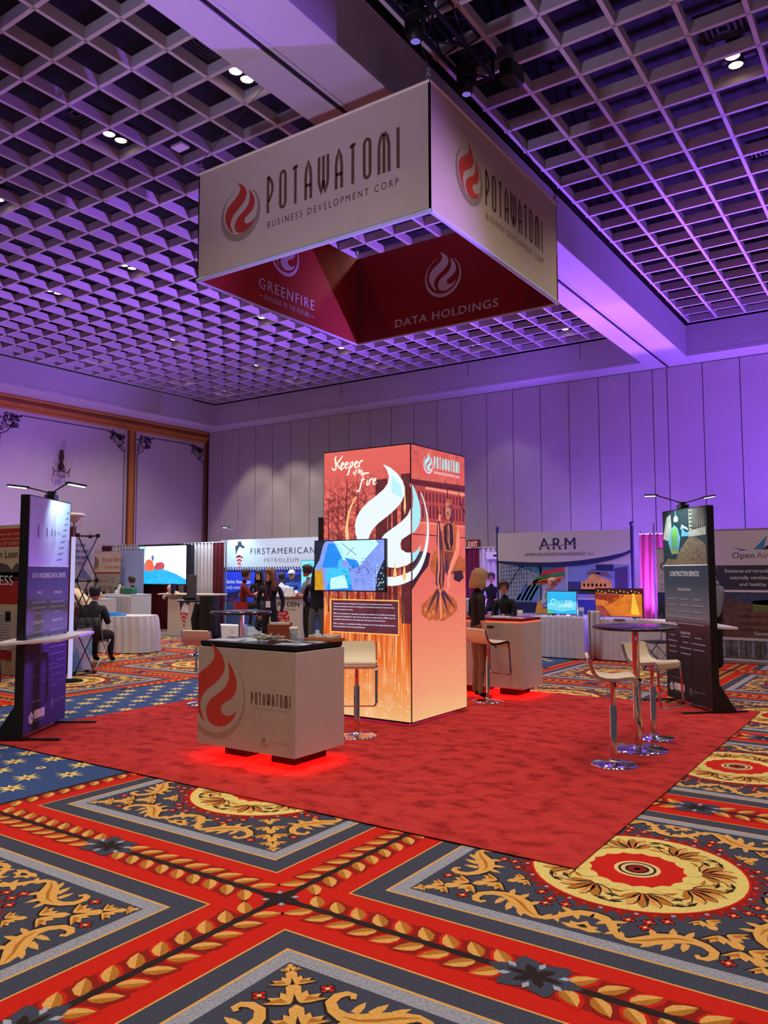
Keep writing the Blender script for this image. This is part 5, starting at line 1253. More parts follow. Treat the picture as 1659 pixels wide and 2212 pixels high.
        if style in ('long', 'curly', 'bob'):
            random.seed(len(label)); L_ = {'long': .34, 'curly': .36, 'bob': .20}[style]; amp = .016 if style == 'curly' else .005
            N_ = 46 if style == 'curly' else 40
            for k in range(N_):
                a = radians(-196+212*k/(N_-1)) if style != 'bob' else radians(-205+230*k/(N_-1))
                x0, y0 = .080*cos(a), .100*sin(a)-.005
                flare = 1.25+random.random()*(.55 if style == 'curly' else .15); ph = random.random()*6
                pts = [(x0*.55, y0*.55, .125), (x0, y0, .07)]
                for i in range(1, 8):
                    f_ = i/7; pts.append((x0*(1+(flare-1)*f_)+amp*sin(ph+i*2.1), y0*(1+(flare-1)*f_*.6)+amp*cos(ph+i*1.7)-.02*f_, .05-L_*f_*random.uniform(.94, 1.04)))
                hb.tube(pts, [.012, .018]+[.020 if style != 'curly' else .024]*5+[.014, .006], 6)
        hb.build('hair', root)
    if extra: extra(root, J, mats)
    root.scale = (scale,)*3
    return root
SIT = dict(pelvis=(0, 0, .50), waist=(0, -.01, .64), chest=(0, .02, .84), neckb=(0, .02, 1.01), neck=(0, .035, 1.09), sl=(-.175, .01, .97), sr=(.175, .01, .97), el=(-.24, .06, .71), er=(.24, .06, .71), wl=(-.15, .28, .72), wr=(.15, .28, .72),
           hl=(-.10, .04, .49), hr=(.10, .04, .49), kl=(-.14, .44, .50), kr=(.14, .44, .50), al=(-.14, .42, .09), ar=(.14, .42, .09), tl=(-.14, .58, .035), tr=(.14, .58, .035))
def raise_(P_, dz, feet=True):
    return {k: (v[0], v[1], v[2]+(0 if (feet and k in ('al', 'ar', 'tl', 'tr')) else dz)) for k, v in P_.items()}
HB = mat('hair_brown', (58, 40, 30), .7); HK = mat('hair_black', (20, 16, 16), .6); HBL = mat('hair_blonde', (164, 142, 96), .6, noise=.2, scale=60); HCU = mat('hair_curly_brown', (116, 78, 50), .6, noise=.25, scale=60); HG = mat('hair_grey', (128, 116, 108), .7); HS = mat('hair_sandy', (134, 98, 68), .7)
BLK = cloth('black', (16, 16, 20)); NAVY = cloth('navy', (22, 24, 48)); CHAR = cloth('charcoal', (34, 36, 42)); MAR = cloth('maroon', (112, 26, 32)); GRYS = cloth('grey_shirt', (128, 132, 146)); CREAM_ = cloth('cream', (214, 198, 160)); BLUS = cloth('blue_shirt', (40, 84, 170)); LBL = cloth('pale_blue_shirt', (150, 168, 196)); GTR = cloth('grey_trousers', (96, 106, 108)); KHA = cloth('plaid_khaki', (134, 104, 84), .3, 50); WSH = cloth('white_shirt', (206, 208, 216))
# blonde woman at the two door counter, back to the viewer, in front of it on its right
person('person with shoulder length blonde hair and black top at the two door counter', (*G(1031, 10.35), RZ), radians(-42), dict(wl=(-.16, .10, .98), wr=(.24, .02, .92), er=(.25, -.04, 1.15)), 'fair', BLK, KHA, None, SKIN['fair'], None, HBL, 'bob', .98, 0, -.05, .95,
       extra=None)
# seated man in dark suit and glasses behind it
def glasses(root, J, m):
    H = Vector(J['neck'])+Vector((0, .03, .125)); b = MB().mat(EYE)
    for sx in (-1, 1): b.tube([(H.x+sx*.03+.02*cos(2*pi*k/12), H.y+.098, H.z+.006+.015*sin(2*pi*k/12)) for k in range(12)], .0022, 5, True)
    b.cyl((H.x-.01, H.y+.1, H.z+.008), (H.x+.01, H.y+.1, H.z+.008), .002, n=5); b.build('glasses', root)
person('person in dark suit and glasses seated between fishbowl and slide picture', (*G(1092, 14.4), .002), radians(170), raise_(SIT, .16, False), 'tan', BLK, BLK, hair=HB, look=radians(35), extra=glasses)
person('person with thinning sandy hair in pale shirt facing left before the slide picture', (*G(1199, 16.3), .002), radians(100), raise_({**SIT, 'wl': (-.08, .20, 1.02), 'el': (-.18, .24, .76)}, .2, False), 'pink', LBL, BLK, hair=HS, style='bald', look=radians(-10), tilt=-.12)
person('person in black top far behind at a small white table by the white curtain', (*G(1061, 18.6), .002), radians(205), raise_(SIT, .30, False), 'pink', BLK, BLK, hair=HB, extra=glasses)
person('person in grey polo and black trousers half hidden by the right black display panel', (*G(1540, 13.3), .002), radians(60), dict(el=(-.20, .04, 1.12), wl=(-.08, .28, 1.06), er=(.22, .04, 1.12), wr=(.06, .30, 1.05)), 'tan', GRYS, BLK, None, SKIN['tan'], None, HB, fat=1.15, look=.4, scale=.99)
person('person in cream jacket seated behind the right black display panel', (*G(1450, 15.05), .002), radians(150), SIT, 'fair', CREAM_, BLK, hair=HS)
# left: seated man in charcoal suit seen from behind on a folding chair
person('person in charcoal suit seen from behind on the folding chair by the round cloth table', (*G(203, 14.3), .002), radians(30), SIT, 'fair', CHAR, BLK, hair=HK, fat=1.3, scale=1.06)
person('person in cream t-shirt bending forward behind the crossed black frame', (*G(192, 16.0), .002), radians(112), dict(pelvis=(0, 0, .92), waist=(0, .05, 1.06), chest=(0, .20, 1.22), neckb=(0, .34, 1.30), neck=(0, .42, 1.31), sl=(-.17, .29, 1.27), sr=(.17, .29, 1.27), el=(-.2, .33, 1.0), er=(.2, .33, 1.0), wl=(-.12, .52, .86), wr=(.12, .52, .86)), 'tan', CREAM_, CHAR, None, SKIN['tan'], None, HK, fat=1.15)
person('person in black shirt with short brown hair leaning in behind the table of bottles', (*G(290, 22.2), .002), radians(150), raise_(SIT, .22, False), 'pink', BLK, BLK, hair=HB, look=radians(-40), fat=1.1)
person('person with bald head bent low behind the long white counter under the bright screen', (*G(388, 21.7), .002), radians(200), dict(pelvis=(0, 0, .86), waist=(0, .08, .98), chest=(0, .24, 1.08), neckb=(0, .38, 1.10), neck=(0, .45, 1.08), sl=(-.17, .32, 1.1), sr=(.17, .32, 1.1), el=(-.25, .40, .95), er=(.25, .40, .95), wl=(-.1, .55, 1.0), wr=(.1, .55, 1.0)), 'pink', CREAM_, CHAR, tilt=-.6)
def lanyard(root, J, m):
    b = MB().mat(mat('lanyard_red', (150, 30, 34), .7)); z = J['neckb'][2]; b.tube([(-.06, .06, z+.02), (-.05, .125, z-.12), (0, .150, z-.30)], .006, 5); b.tube([(.06, .06, z+.02), (.05, .125, z-.12), (0, .150, z-.30)], .006, 5)
    b.mat(PTX); b.box(-.045, .045, .148, .154, z-.42, z-.30); b.build('badge', root)
person('person with long curly brown hair, black jacket and hanging white badge, standing', (*G(584, 14.9), .012), radians(208), dict(el=(-.25, -.04, 1.14), wl=(-.22, -.02, .92), er=(.25, -.04, 1.14), wr=(.22, -.02, .92)), 'fair', NAVY, BLK, hair=HCU, style='curly', look=radians(-38), scale=.97, extra=lanyard)
person('person in maroon polo with white shoulder stripe perched on a tall stool', (*G(526, 18.6), .012), radians(-50), {**raise_(SIT, .38, False), 'wl': (-.16, .42, 1.16), 'wr': (.12, .44, 1.20), 'el': (-.24, .16, 1.08), 'er': (.22, .18, 1.08), 'al': (-.14, .34, .40), 'ar': (.14, .30, .36), 'tl': (-.14, .48, .34), 'tr': (.14, .44, .30)}, 'tan', MAR, CHAR, fore=SKIN['tan'], hair=HB, fat=1.12)
person('person with long black hair and dark jacket between maroon polo and curly hair', (*G(560, 20.0), .012), radians(215), raise_(SIT, .36, False), 'fair', BLK, BLK, hair=HK, style='long', look=radians(-20), extra=lanyard)
person('person in pale shirt with dark hair seen from behind at the white arrowhead kiosk', (*G(608, 20.6), .012), radians(30), raise_(SIT, .30, False), 'deep', WSH, CHAR, hair=HK)
def cap(root, J, m):
    H = Vector(J['neck'])+Vector((0, .03, .125)); b = MB().mat(mat('cap_white', (214, 214, 220), .7)); b.lathe([(.088, .03), (.090, .06), (.082, .10), (.05, .130), (.01, .138)], 18, (H.x, H.y, H.z), sy=1.2); b.box(H.x-.07, H.x+.07, H.y+.07, H.y+.17, H.z+.035, H.z+.047); b.build('cap', root)
person('person with white baseball cap and blue shirt at the white arrowhead kiosk', (*G(632, 21.2), .012), radians(200), raise_(SIT, .36, False), 'tan', BLUS, CHAR, extra=cap, look=.2)
person('person in grey shirt with beard and glasses standing with crossed arms by the kiosk', (*G(667, 16.6), .012), radians(150), dict(el=(-.24, .06, 1.14), wl=(.02, .24, 1.12), er=(.24, .06, 1.14), wr=(-.02, .26, 1.16)), 'tan', GRYS, BLK, None, SKIN['tan'], None, HB, fat=1.15, look=radians(-55), scale=1.02, extra=glasses)
person('person in black floral top and grey trousers partly hidden by the glowing tower', (*G(686, 14.2), .012), radians(30), dict(el=(-.24, .06, 1.14), wl=(-.12, .26, 1.05)), 'fair', mat('cloth_floral', (18, 18, 24), .9, noise=.9, scale=26), GTR, hair=HK, style='long', scale=1.0)

# ------------------------------------------------------------------ neighbouring booths
DM = cloth('drape_maroon', (98, 14, 34), .05, 6); DW = cloth('drape_white', (206, 200, 204), .03, 6); SK = cloth('skirt_white', (198, 198, 208), .03, 8)
def curtain(parent, x0, x1, y, z0, z1, m, amp=.03, lam=.14, name='curtain'):
    n = max(4, int((x1-x0)/lam*6)); rows = []
    for z in (z0, z0+(z1-z0)*.5, z1-.04, z1):
        rows.append([(x0+(x1-x0)*i/n, y+amp*sin(2*pi*(x1-x0)*i/n/lam)*(1 if z < z1-.03 else .3)+.006*sin(i*1.7), z) for i in range(n+1)])
    b = MB().mat(m); b.sheet(rows); o = b.build(name, parent); s = o.modifiers.new('thick', 'SOLIDIFY'); s.thickness = .006; return o
def drape(label, x0, x1, y, z, cols, posts=True):
    """pipe and drape along x; cols = [(fraction, material)]"""
    t = thing('pipe_and_drape', label, 'drape', (x0, y, .002)); w = x1-x0; a = 0
    for fr, m in cols: curtain(t, a*w+.004, fr*w-.004, 0, .03, z-.01, m); a = fr
    MB().mat(PIPE).cyl((0, 0, z-.03), (w, 0, z-.03), .02, n=8).build('rail', t)
    if posts:
        for x in (0, w): b = MB().mat(PIPE); b.cyl((x, .06, 0), (x, .06, z+.03), .022, n=8); b.box(x-.15, x+.15, -.05, .2, 0, .01); b.build('post', t)
    return t
def skirt_table(label, cx, cy, rz, w, d, h, lam=.11, round_=0, group=None, amp=.016):
    t = thing('skirted_table', label, 'table', (cx, cy, .002), rz, group)
    r = round_ or .03
    def outline(off, n=220):
        pts = []; hw_, hd_ = w/2+off, d/2+off; segs = []
        rr = min(r+off, hw_, hd_)
        for (ox, oy, a0) in ((hw_-rr, -hd_+rr, -90), (hw_-rr, hd_-rr, 0), (-hw_+rr, hd_-rr, 90), (-hw_+rr, -hd_+rr, 180)):
            for k in range(9): a = radians(a0+90*k/8); segs.append((ox+rr*cos(a), oy+rr*sin(a)))
        L_ = [0]
        for i in range(len(segs)): a, b_ = segs[i], segs[(i+1) % len(segs)]; L_.append(L_[-1]+sqrt((a[0]-b_[0])**2+(a[1]-b_[1])**2))
        for i in range(n):
            s_ = L_[-1]*i/n; k = max(j for j in range(len(segs)) if L_[j] <= s_); a, b_ = segs[k], segs[(k+1) % len(segs)]; f_ = (s_-L_[k])/max(L_[k+1]-L_[k], 1e-6)
            pts.append((a[0]+(b_[0]-a[0])*f_, a[1]+(b_[1]-a[1])*f_, s_))
        return pts, L_[-1]
    pts, tot = outline(0); n = len(pts); vs = []
    k_ = max(1, round(tot/lam))
    for z, A in ((.02, amp), (h*.6, amp*.9), (h-.06, amp*.5), (h-.01, .002)):
        for x, y, s_ in pts:
            L_ = sqrt(x*x+y*y) or 1; o_ = A*(1+sin(2*pi*k_*s_/tot))+(.02*(1-z/h)); vs.append((x+x/L_*o_, y+y/L_*o_, z))
    b = MB().mat(SK); b.add(vs, [(q*n+i, q*n+(i+1) % n, (q+1)*n+(i+1) % n, (q+1)*n+i) for q in range(3) for i in range(n)], True); b.build('skirt', t)
    b = MB().mat(SK); b.prism([(x, y) for x, y, s_ in pts[::4]], h-.03, h); b.build('tabletop', t)
    return t
# right side: maroon and white drape behind the blonde woman
drape('maroon and white curtains with small sign between the tower and the resort banner', -10.35, -7.75, 18.3, 2.30, [(.32, DM), (1, DW)])
t = thing('booth_sign', 'small white name card hung on the white curtain left of the resort banner', 'sign', (-9.30, 18.24, 1.98)); MB().mat(PTX).box(0, 1.1, 0, .01, 0, .18).build('card', t); pr = Print((0, -.001, 0)); pr.lines(.2, .06, .7, 1, .1, .05, SEAM, .02); pr.build('lettering', t)
skirt_table('small white skirted table far behind the blonde woman', -9.2, 16.8, 0, 1.0, .5, 1.02)
# resort management booth: 3 m banner on a frame
YA = 16.3; ax0, ax1 = -8.02, -4.98
NAV = mat('print_navy', (24, 30, 86), .7); PW = mat('vinyl_white', (196, 192, 190), .7); 
t = thing('pop_up_banner', 'wide resort management banner of water slide and villa pictures', 'banner', (ax0, YA, .002))
w = ax1-ax0
for x in (0, w):
    b = MB().mat(NAV); b.cyl((x, 0, 0), (x, 0, 2.60), .028, n=8); b.sphere((x, 0, 2.64), .045, n=8, k=6); b.box(x-.2, x+.2, -.15, .15, 0, .012); b.build('pole', t)
pr = Print((0, -.02, 0), step=.0016); pr.mat(PW)
pr.add([(.03, 0, .7), (w-.03, 0, .7), (w-.03, 0, 2.50), (.03, 0, 2.50), (.03, -.018, .7), (w-.03, -.018, .7), (w-.03, -.018, 2.50), (.03, -.018, 2.50)], [(0, 3, 2, 1), (4, 5, 6, 7), (0, 1, 5, 4), (1, 2, 6, 5), (2, 3, 7, 6), (3, 0, 4, 7)])
pr.o = Vector((0, -.019, 0)); pr.n = Vector((0, -1, 0))
SKY_ = mat('print_sky', (146, 160, 186), .7, noise=.2, scale=2); TUR = mat('print_turquoise', (60, 116, 140), .7, noise=.4, scale=3)
pr.rect(.05, .75, 1.62, 1.82, SKY_); pr.rect(1.66, 1.10, w-.05, 1.80, mat('print_dusk', (120, 146, 186), .7, noise=.1, scale=2)); pr.rect(1.66, .75, w-.05, 1.06, mat('print_deep_blue', (30, 52, 110), .7)); pr.up()
pr.rect(.05, .75, 1.62, .98, NAV)
pr.poly([(.35, 1.82), (.95, 1.62), (1.6, 1.74), (1.6, 1.82)], TUR)
STL = mat('print_steel', (40, 52, 78), .7)
random.seed(4)
for k in range(11):
    x = .08+k*.062; pr.stroke([(x, .98), (x+.02, 1.80)], .010, STL)
for k in range(9): z = 1.02+k*.09; pr.stroke([(.05, z), (.75, z+.06)], .008, STL); pr.stroke([(.05+.06*k, z), (.3+.05*k, z+.3 if z < 1.5 else 1.8)], .008, STL)
for k in range(5): x = .50+k*.24; pr.stroke([(x, 1.78), (x+.14, 1.52)], .012, TUR); pr.stroke([(x+.14, 1.78), (x, 1.56)], .012, TUR)
pr.rect(1.02, 1.0, 1.06, 1.8, STL); pr.up()
for (pts, wv, c) in (([(1.58, 1.70), (1.3, 1.66), (1.12, 1.62), (1.10, 1.56)], .09, (196, 52, 50)), ([(1.6, 1.60), (1.2, 1.55), (.98, 1.5), (.86, 1.40)], .08, (44, 140, 74)), ([(1.55, 1.52), (1.2, 1.48), (.92, 1.44), (.78, 1.28)], .07, (226, 120, 40)), ([(1.5, 1.46), (1.1, 1.42), (.84, 1.36), (.70, 1.2)], .07, (200, 48, 44))):
    pr.stroke(pts, wv, mat('print_slide_%d' % c[0], c, .6, noise=.15, scale=4))
pr.up()
pr.poly([(.40, .99), (.46, 1.10), (.62, 1.20), (.78, 1.36), (.95, 1.40), (1.02, 1.26), (.98, 1.12), (.92, .99)], mat('print_chute_blue', (96, 150, 200), .6, noise=.1, scale=5))
for k, c in enumerate(((60, 110, 190), (226, 150, 40), (210, 60, 50), (60, 160, 90))):
    x = .60+.10*k; pr.stroke([(x-.12, 1.02), (x, 1.22), (x+.12, 1.40)], .05, mat('print_lane_%d' % k, c, .6)); 
pr.poly([(1.0, .99), (1.22, 1.22), (1.30, .99)], mat('print_yellow', (226, 170, 44), .6)); pr.poly([(.9, .75), (1.5, .75), (1.5, .95), (1.2, 1.02), (.95, .98)], mat('print_yellow', (226, 170, 44), .6))
YH = mat('print_villa', (214, 160, 72), .6, noise=.2, scale=6); DKG = mat('print_hedge', (30, 40, 30), .7, noise=.3, scale=8)
pr.poly([(1.95, 1.25), (1.95, 1.45), (2.05, 1.46), (2.2, 1.62), (2.45, 1.52), (2.62, 1.45), (2.62, 1.24)], YH); pr.poly([(2.05, 1.60), (2.22, 1.72), (2.40, 1.60)], mat('print_roof', (110, 96, 90), .7)); pr.poly([(2.24, 1.62), (2.5, 1.66), (2.66, 1.50)], mat('print_roof', (110, 96, 90), .7))
pr.poly([(2.28, 1.80), (2.28, 1.68), (2.66, 1.66), (2.66, 1.8)], NAV); pr.poly([(2.68, 1.25), (2.68, 1.72), (2.95, 1.76), (2.95, 1.25)], mat('print_dusk_tower', (70, 52, 96), .7)); pr.rect(1.66, 1.18, w-.05, 1.28, DKG); pr.rect(1.66, 1.28, 1.95, 1.44, mat('print_blue_house', (44, 58, 100), .7)); pr.poly([(2.05, 1.10), (2.3, 1.24), (2.5, 1.24), (2.6, 1.10)], mat('print_road', (150, 128, 90), .7))
for k in range(6): pr.rect(2.0+.09*k, 1.34, 2.04+.09*k, 1.40, mat('print_window_glow', (250, 220, 140), .6))
# hanging header with curved hem
hd_ = [(.02, 2.52), (.02, 1.86)]+[(w*i/20, 1.86-.10*sin(pi*min(1, i/20*1.05))**.7+(.16*(i/20)**5)) for i in range(1, 20)]+[(w-.02, 2.04), (w-.02, 2.52)]
pr.up(); pr.up(); pr.poly([(x, z-.03*sin(pi*x/w) if z > 2.3 else z) for x, z in hd_], NAV)
pr.up(); pr.poly([(.02, 2.52), (.02, 1.90)]+[(w*i/20, 1.90-.06*sin(pi*min(1, i/20))+(.18*(i/20)**3)) for i in range(1, 20)]+[(w-.02, 2.10), (w-.02, 2.52)], PW)
pr.up(); pr.text('ARM', 1.02, 2.13, .25, NAV, w=.86, bold=True, gap=.12); pr.up(); pr.stroke([(.98, 2.17), (1.2, 2.215), (1.5, 2.20), (1.95, 2.23)], [.004, .02, .014, .004], PW); pr.up(); pr.stroke([(.98, 2.185), (1.2, 2.235), (1.5, 2.215), (1.95, 2.245)], [.004, .016, .012, .004], NAV)
pr.text('AMERICAN RESORT MANAGEMENT, LLC', .68, 2.0, .062, NAV, w=1.58)
pr.build('banner_graphic', t)
# two skirted tables with monitors
def onto(px, py, z): return on_z(px, py, z)
skirt_table('white skirted table with the blue monitor, right of the two door counter', -5.92, 14.85, 0, 1.05, .70, .78)
skirt_table('white skirted table with the orange monitor behind the round bar table', -4.55, 14.92, 0, 1.35, .62, .76)
t = thing('cloth_partition', 'narrow white cloth screen standing between the two skirted tables', 'partition', (-5.22, 14.55, .002)); curtain(t, -.08, .14, 0, .02, .92, SK, .03, .1); MB().mat(PIPE).cyl((-.06, .02, 0), (-.06, .02, .95), .012, n=8).build('post', t); MB().mat(CPLB).cyl((-.10, .25, 0), (-.10, .25, .9), .012, n=8).build('post', t)
def feet(t, w, h, d):
    for sx in (-w*.38, w*.38): b = MB().mat(SCRF); b.tube([(sx-.04, -.06, -.05), (sx, .02, .01), (sx+.04, .1, -.05)], .006, 6); b.build('stand_foot', t)
def pic_blue(p, w, h):
    p.rect(0, 0, w, h, em('mon_cyan', (40, 176, 232), 1.1, .08, 5)); p.up(); p.poly([(0, h*.45), (w*.3, h*.56), (w*.55, h*.48), (w, h*.56), (w, h*.2), (w*.5, h*.1), (0, h*.2)], em('mon_light_cyan', (110, 212, 236), 1.1, .12, 14)); p.poly([(0, 0), (0, h*.16), (w*.2, h*.05), (w*.3, 0)], em('mon_green', (90, 200, 120), 1.0))
    p.ring(w*.22, h*.52, h*.10, h*.15, em('mon_pale', (180, 236, 246), 1.1), 20, 300, 16); p.up(); p.text('5X', w*.36, h*.45, h*.17, em('mon_pale2', (130, 226, 224), 1.1), bold=True); p.text('WAVE', w*.60, h*.52, h*.08, em('mon_white', (236, 244, 250), 1.1), bold=True, w=w*.26); p.text('REVIEW', w*.60, h*.42, h*.07, em('mon_white', (236, 244, 250), 1.1), bold=True, w=w*.30); p.text('WINNER', w*.38, h*.30, h*.11, em('mon_white', (236, 244, 250), 1.1), w=w*.50)
def pic_orange(p, w, h):
    p.rect(0, 0, w, h, em('mon_amber', (214, 116, 30), 1.05, .25, 6)); p.up(); p.poly([(0, h), (w, h), (w, h*.82), (w*.55, h*.80), (0, h*.86)], em('mon_night', (60, 18, 14), 1.0, .3, 12)); p.poly([(0, h*.84), (w*.55, h*.78), (w*.3, h*.55), (0, h*.62)], em('mon_brick', (140, 46, 26), 1.0, .4, 18)); p.poly([(0, 0), (w*.35, 0), (w*.18, h*.35), (0, h*.4)], em('mon_deep', (150, 60, 16), 1.0, .2, 10)); p.up()
    random.seed(2)
    for k in range(26):
        a = random.random(); x = w*(.12+.5*a); y = h*(.34+.42*a+random.uniform(-.03, .03)); s_ = h*.07*(1.3-a); p.stroke([(x-s_, y-s_), (x+s_, y+s_)], .006, em('mon_chair', (120, 34, 24), 1.0)); p.stroke([(x-s_, y+s_), (x+s_, y-s_)], .006, em('mon_chair', (120, 34, 24), 1.0))
    for k in range(12): p.disc(w*(.06+.08*k), h*(.93-.03*(k % 3)), h*.022, em('mon_bulb', (255, 220, 160), 1.3), 6)
    p.poly([(w*.76, h*.1), (w*.80, h*.84), (w*.84, h*.84), (w*.94, h*.06)], em('mon_yellow', (246, 190, 60), 1.15))
    for k in range(6): p.rect(w*.79, h*(.2+.1*k), w*.88, h*(.215+.1*k), em('mon_deep', (150, 60, 16), 1.0))
screen('monitor', 'blue screened monitor on the left white skirted table', (-5.87, 14.68, .83), 0, .62, .45, pic_blue, feet, 'monitors on the skirted tables', cat='monitor')
screen('monitor', 'orange screened monitor on the right white skirted table', (-4.78, 14.75, .81), 0, .90, .53, pic_orange, feet, 'monitors on the skirted tables', cat='monitor')
t = thing('brochure', 'small pale folded brochure standing at the right edge of the blue monitor', 'brochure', (-5.46, 14.62, .785)); MB().mat(PTX).box(-.05, .05, 0, .004, 0, .19).build('sheet', t); MB().mat(mat('print_pale_blue', (90, 130, 180), .6)).box(-.045, .045, -.002, 0, .02, .12).build('picture', t)
t = thing('remote_control', 'black remote control lying below the orange monitor', 'remote', (-4.72, 14.60, .765)); MB().mat(SCRF).box(-.10, .10, -.02, .02, 0, .015).build('body', t, bevel=.004)
# purple lit curtain and right hand row
drape('maroon curtain washed violet by an uplight, right of the resort banner', -5.15, -3.75, 17.4, 2.50, [(1, DM)])
lamp('SPOT', 'violet_curtain_beam', (-4.55, 17.0, .5), 45, (.30, .05, 1.0), (-4.6, 17.5, 1.8), .04, 60, .6)
t = thing('support_post', 'dark slim post between violet curtain and banner with the round headline', 'post', (-4.50, 16.2, .002)); MB().mat(PIPE).cyl((0, 0, 0), (0, 0, 2.62), .022, n=8).build('pipe', t); MB().mat(DM).cyl((.08, .02, 0), (.08, .02, 1.35), .05, n=10).build('furled_cloth', t); MB().mat(CPLB).box(-.15, .15, -.1, .12, 0, .01).build('foot', t)
drape('white and maroon curtains along the right edge behind the tall sports roof banners', -3.5, -.6, 15.75, 2.44, [(.62, DW), (1, DM)])
PBL = mat('print_blue_roof', (38, 88, 170), .6, noise=.15, scale=3); PDK = mat('print_dark_grey', (48, 50, 58), .6); PSK = mat('print_cloud', (150, 158, 184), .6, noise=.3, scale=4)
def rollup(label, loc, rz, w, h, paint, group=None):
    t = thing('roll_up_banner', label, 'banner', loc, rz, group)
    MB().mat(PIPE).box(0, w, -.06, .06, 0, .07).build('base', t, bevel=.01); MB().mat(PIPE).cyl((w/2, .03, .05), (w/2, .03, h), .012, n=6).build('pole', t); MB().mat(PIPE).box(0, w, -.012, .012, h-.02, h).build('top_bar', t)
    pr = Print((0, -.005, 0), step=.0014); pr.rect(.005, .07, w-.005, h-.02, PW); pr.up(); paint(pr, w, h)
    pr.mat(PW); pr.add([(.005, .0, .07), (w-.005, .0, .07), (w-.005, .0, h-.02), (.005, 0, h-.02)], [(3, 2, 1, 0)]); pr.build('printed_sheet', t); return t
NV = mat('print_midnight', (26, 28, 52), .7); GYT = mat('print_grey_text', (110, 108, 116), .7)
def p_owa1(p, w, h):
    p.text('OWA', .06, h-.43, .155, NV, w=.56, bold=False); p.stroke([(.44, h-.40), (.55, h-.355), (.68, h-.35)], [.005, .014, .004], NV); p.text('Coming Soon...', .06, h-.58, .062, GYT, w=.60)
    for k, s_ in enumerate(('Naturally Ventilated Full', 'Roof Indoor Outdoor', 'OWA, Foley, Alabama')): p.text(s_, .06, h-.72-.085*k, .05, GYT, w=.72)
    p.rect(.005, .07, w-.005, h-1.0, mat('print_sky_blue', (58, 98, 158), .6, noise=.08, scale=2)); p.up(); p.rect(.005, .07, w-.005, .80, mat('print_field', (96, 100, 44), .6, noise=.2, scale=5)); p.rect(.005, .80, w-.005, 1.05, DKG); p.rect(.005, 1.05, w-.005, 1.26, mat('print_far_blue', (34, 52, 90), .6))
rollup('roll up banner with big round headline over blue sky, left of the right display panel', (-4.23, 15.35, .002), 0, .85, 2.10, p_owa1)
def p_open(p, w, h):
    A = lambda pts, m: p.poly(pts, m)
    cx = .55
    A([(cx-.28, h-.30), (cx-.12, h-.37), (cx+.02, h-.38), (cx-.10, h-.40)], PBL); A([(cx+.10, h-.38), (cx+.34, h-.13), (cx+.26, h-.38)], mat('print_mid_blue', (60, 130, 180), .6)); A([(cx+.24, h-.38), (cx+.45, h-.22), (cx+.37, h-.38)], NV); A([(cx+.38, h-.38), (cx+.55, h-.29), (cx+.50, h-.38)], NV)
    p.text('Open', cx-.26, h-.53, .10, NV, w=.38); p.text('Aire', cx+.15, h-.53, .10, GYT, w=.28)
    p.rect(.005, h-1.10, w-.005, h-.66, PDK); p.up()
    for k, s_ in enumerate(('Enclosures and retractable roofs,', 'naturally ventilated, safe', 'and healthy spaces.')): p.text(s_, w-.08-(.0 if k else 0), h-.79-.12*k, .062, PTX, w=(.98, .90, .74)[k], al='r')
    p.rect(.005, h-1.95, w-.005, h-1.14, mat('print_hall_brown', (92, 66, 56), .6, noise=.5, scale=7)); p.rect(.005, h-1.14, w-.005, h-1.12, PTX)
    p.up(); p.poly([(.005, h-1.15), (w-.005, h-1.15), (w-.005, h-1.40), (w*.5, h-1.35), (.005, h-1.2)], mat('print_glass_roof', (54, 70, 100), .5, noise=.4, scale=6)); p.poly([(w*.5, h-1.30), (w-.005, h-1.22), (w-.005, h-1.45), (w*.5, h-1.50)], mat('print_green_hill', (92, 116, 60), .6, noise=.3, scale=8))
    for k in range(6): p.stroke([(w*.3, h-1.52-.06*k), (w-.01, h-1.50-.07*k)], .014, mat('print_beam', (60, 36, 30), .6) if k % 2 else mat('print_terracotta', (150, 90, 70), .6))
    p.text('Toronto, Canada', w-.06, h-1.90, .06, PTX, w=.55, al='r'); p.rect(.005, .09, w-.005, h-2.0, mat('print_patio', (88, 86, 94), .6, noise=.7, scale=8)); p.up()
    for k in range(8): p.rect(.1+.12*k, .12, .12+.12*k, h-2.02, mat('print_beam', (60, 36, 30), .6) if k % 2 else PSK)
def p_owa2(p, w, h):
    p.text('OWA', .05, h-.48, .20, NV, w=.62); p.stroke([(.47, h-.43), (.6, h-.385), (.74, h-.38)], [.006, .016, .004], NV); p.text('OpenAire', .86, h-.47, .10, GYT, w=.6); p.poly([(.84, h-.26), (1.0, h-.36), (1.1, h-.37)], PBL)
    p.rect(.005, h-1.98, w-.005, h-.62, PBL); p.up(); p.rect(.005, h-1.98, w-.005, h-1.78, DKG); p.rect(.005, h-1.78, w-.005, h-1.70, PSK); W2 = mat('print_glass_line', (170, 196, 226), .6)
    for k in range(9): p.stroke([(.12+.14*k, h-1.74), (.12+.14*k, h-1.16+.06*min(k, 5))], .012, W2)
    p.stroke([(.05, h-1.14), (.25, h-1.2), (.5, h-1.14), (.52, h-.98), (.8, h-.92), (1.2, h-.92)], .014, W2)
    p.text('OWA Waterpark', .18, h-1.87, .07, PTX, w=.6, bold=True); p.text('Foley, Alabama', .18, h-1.96, .06, PTX, w=.55, bold=True)
    p.rect(.005, .09, w-.005, h-2.0, PSK)
rollup('banner with sail shaped emblem and dark text box beside the right display panel', (-3.20, 15.45, .002), 0, 1.22, 2.42, p_open)
rollup('tall blue glass hall banner cut by the right edge of view', (-1.96, 15.30, .002), 0, 1.5, 2.42, p_owa2)
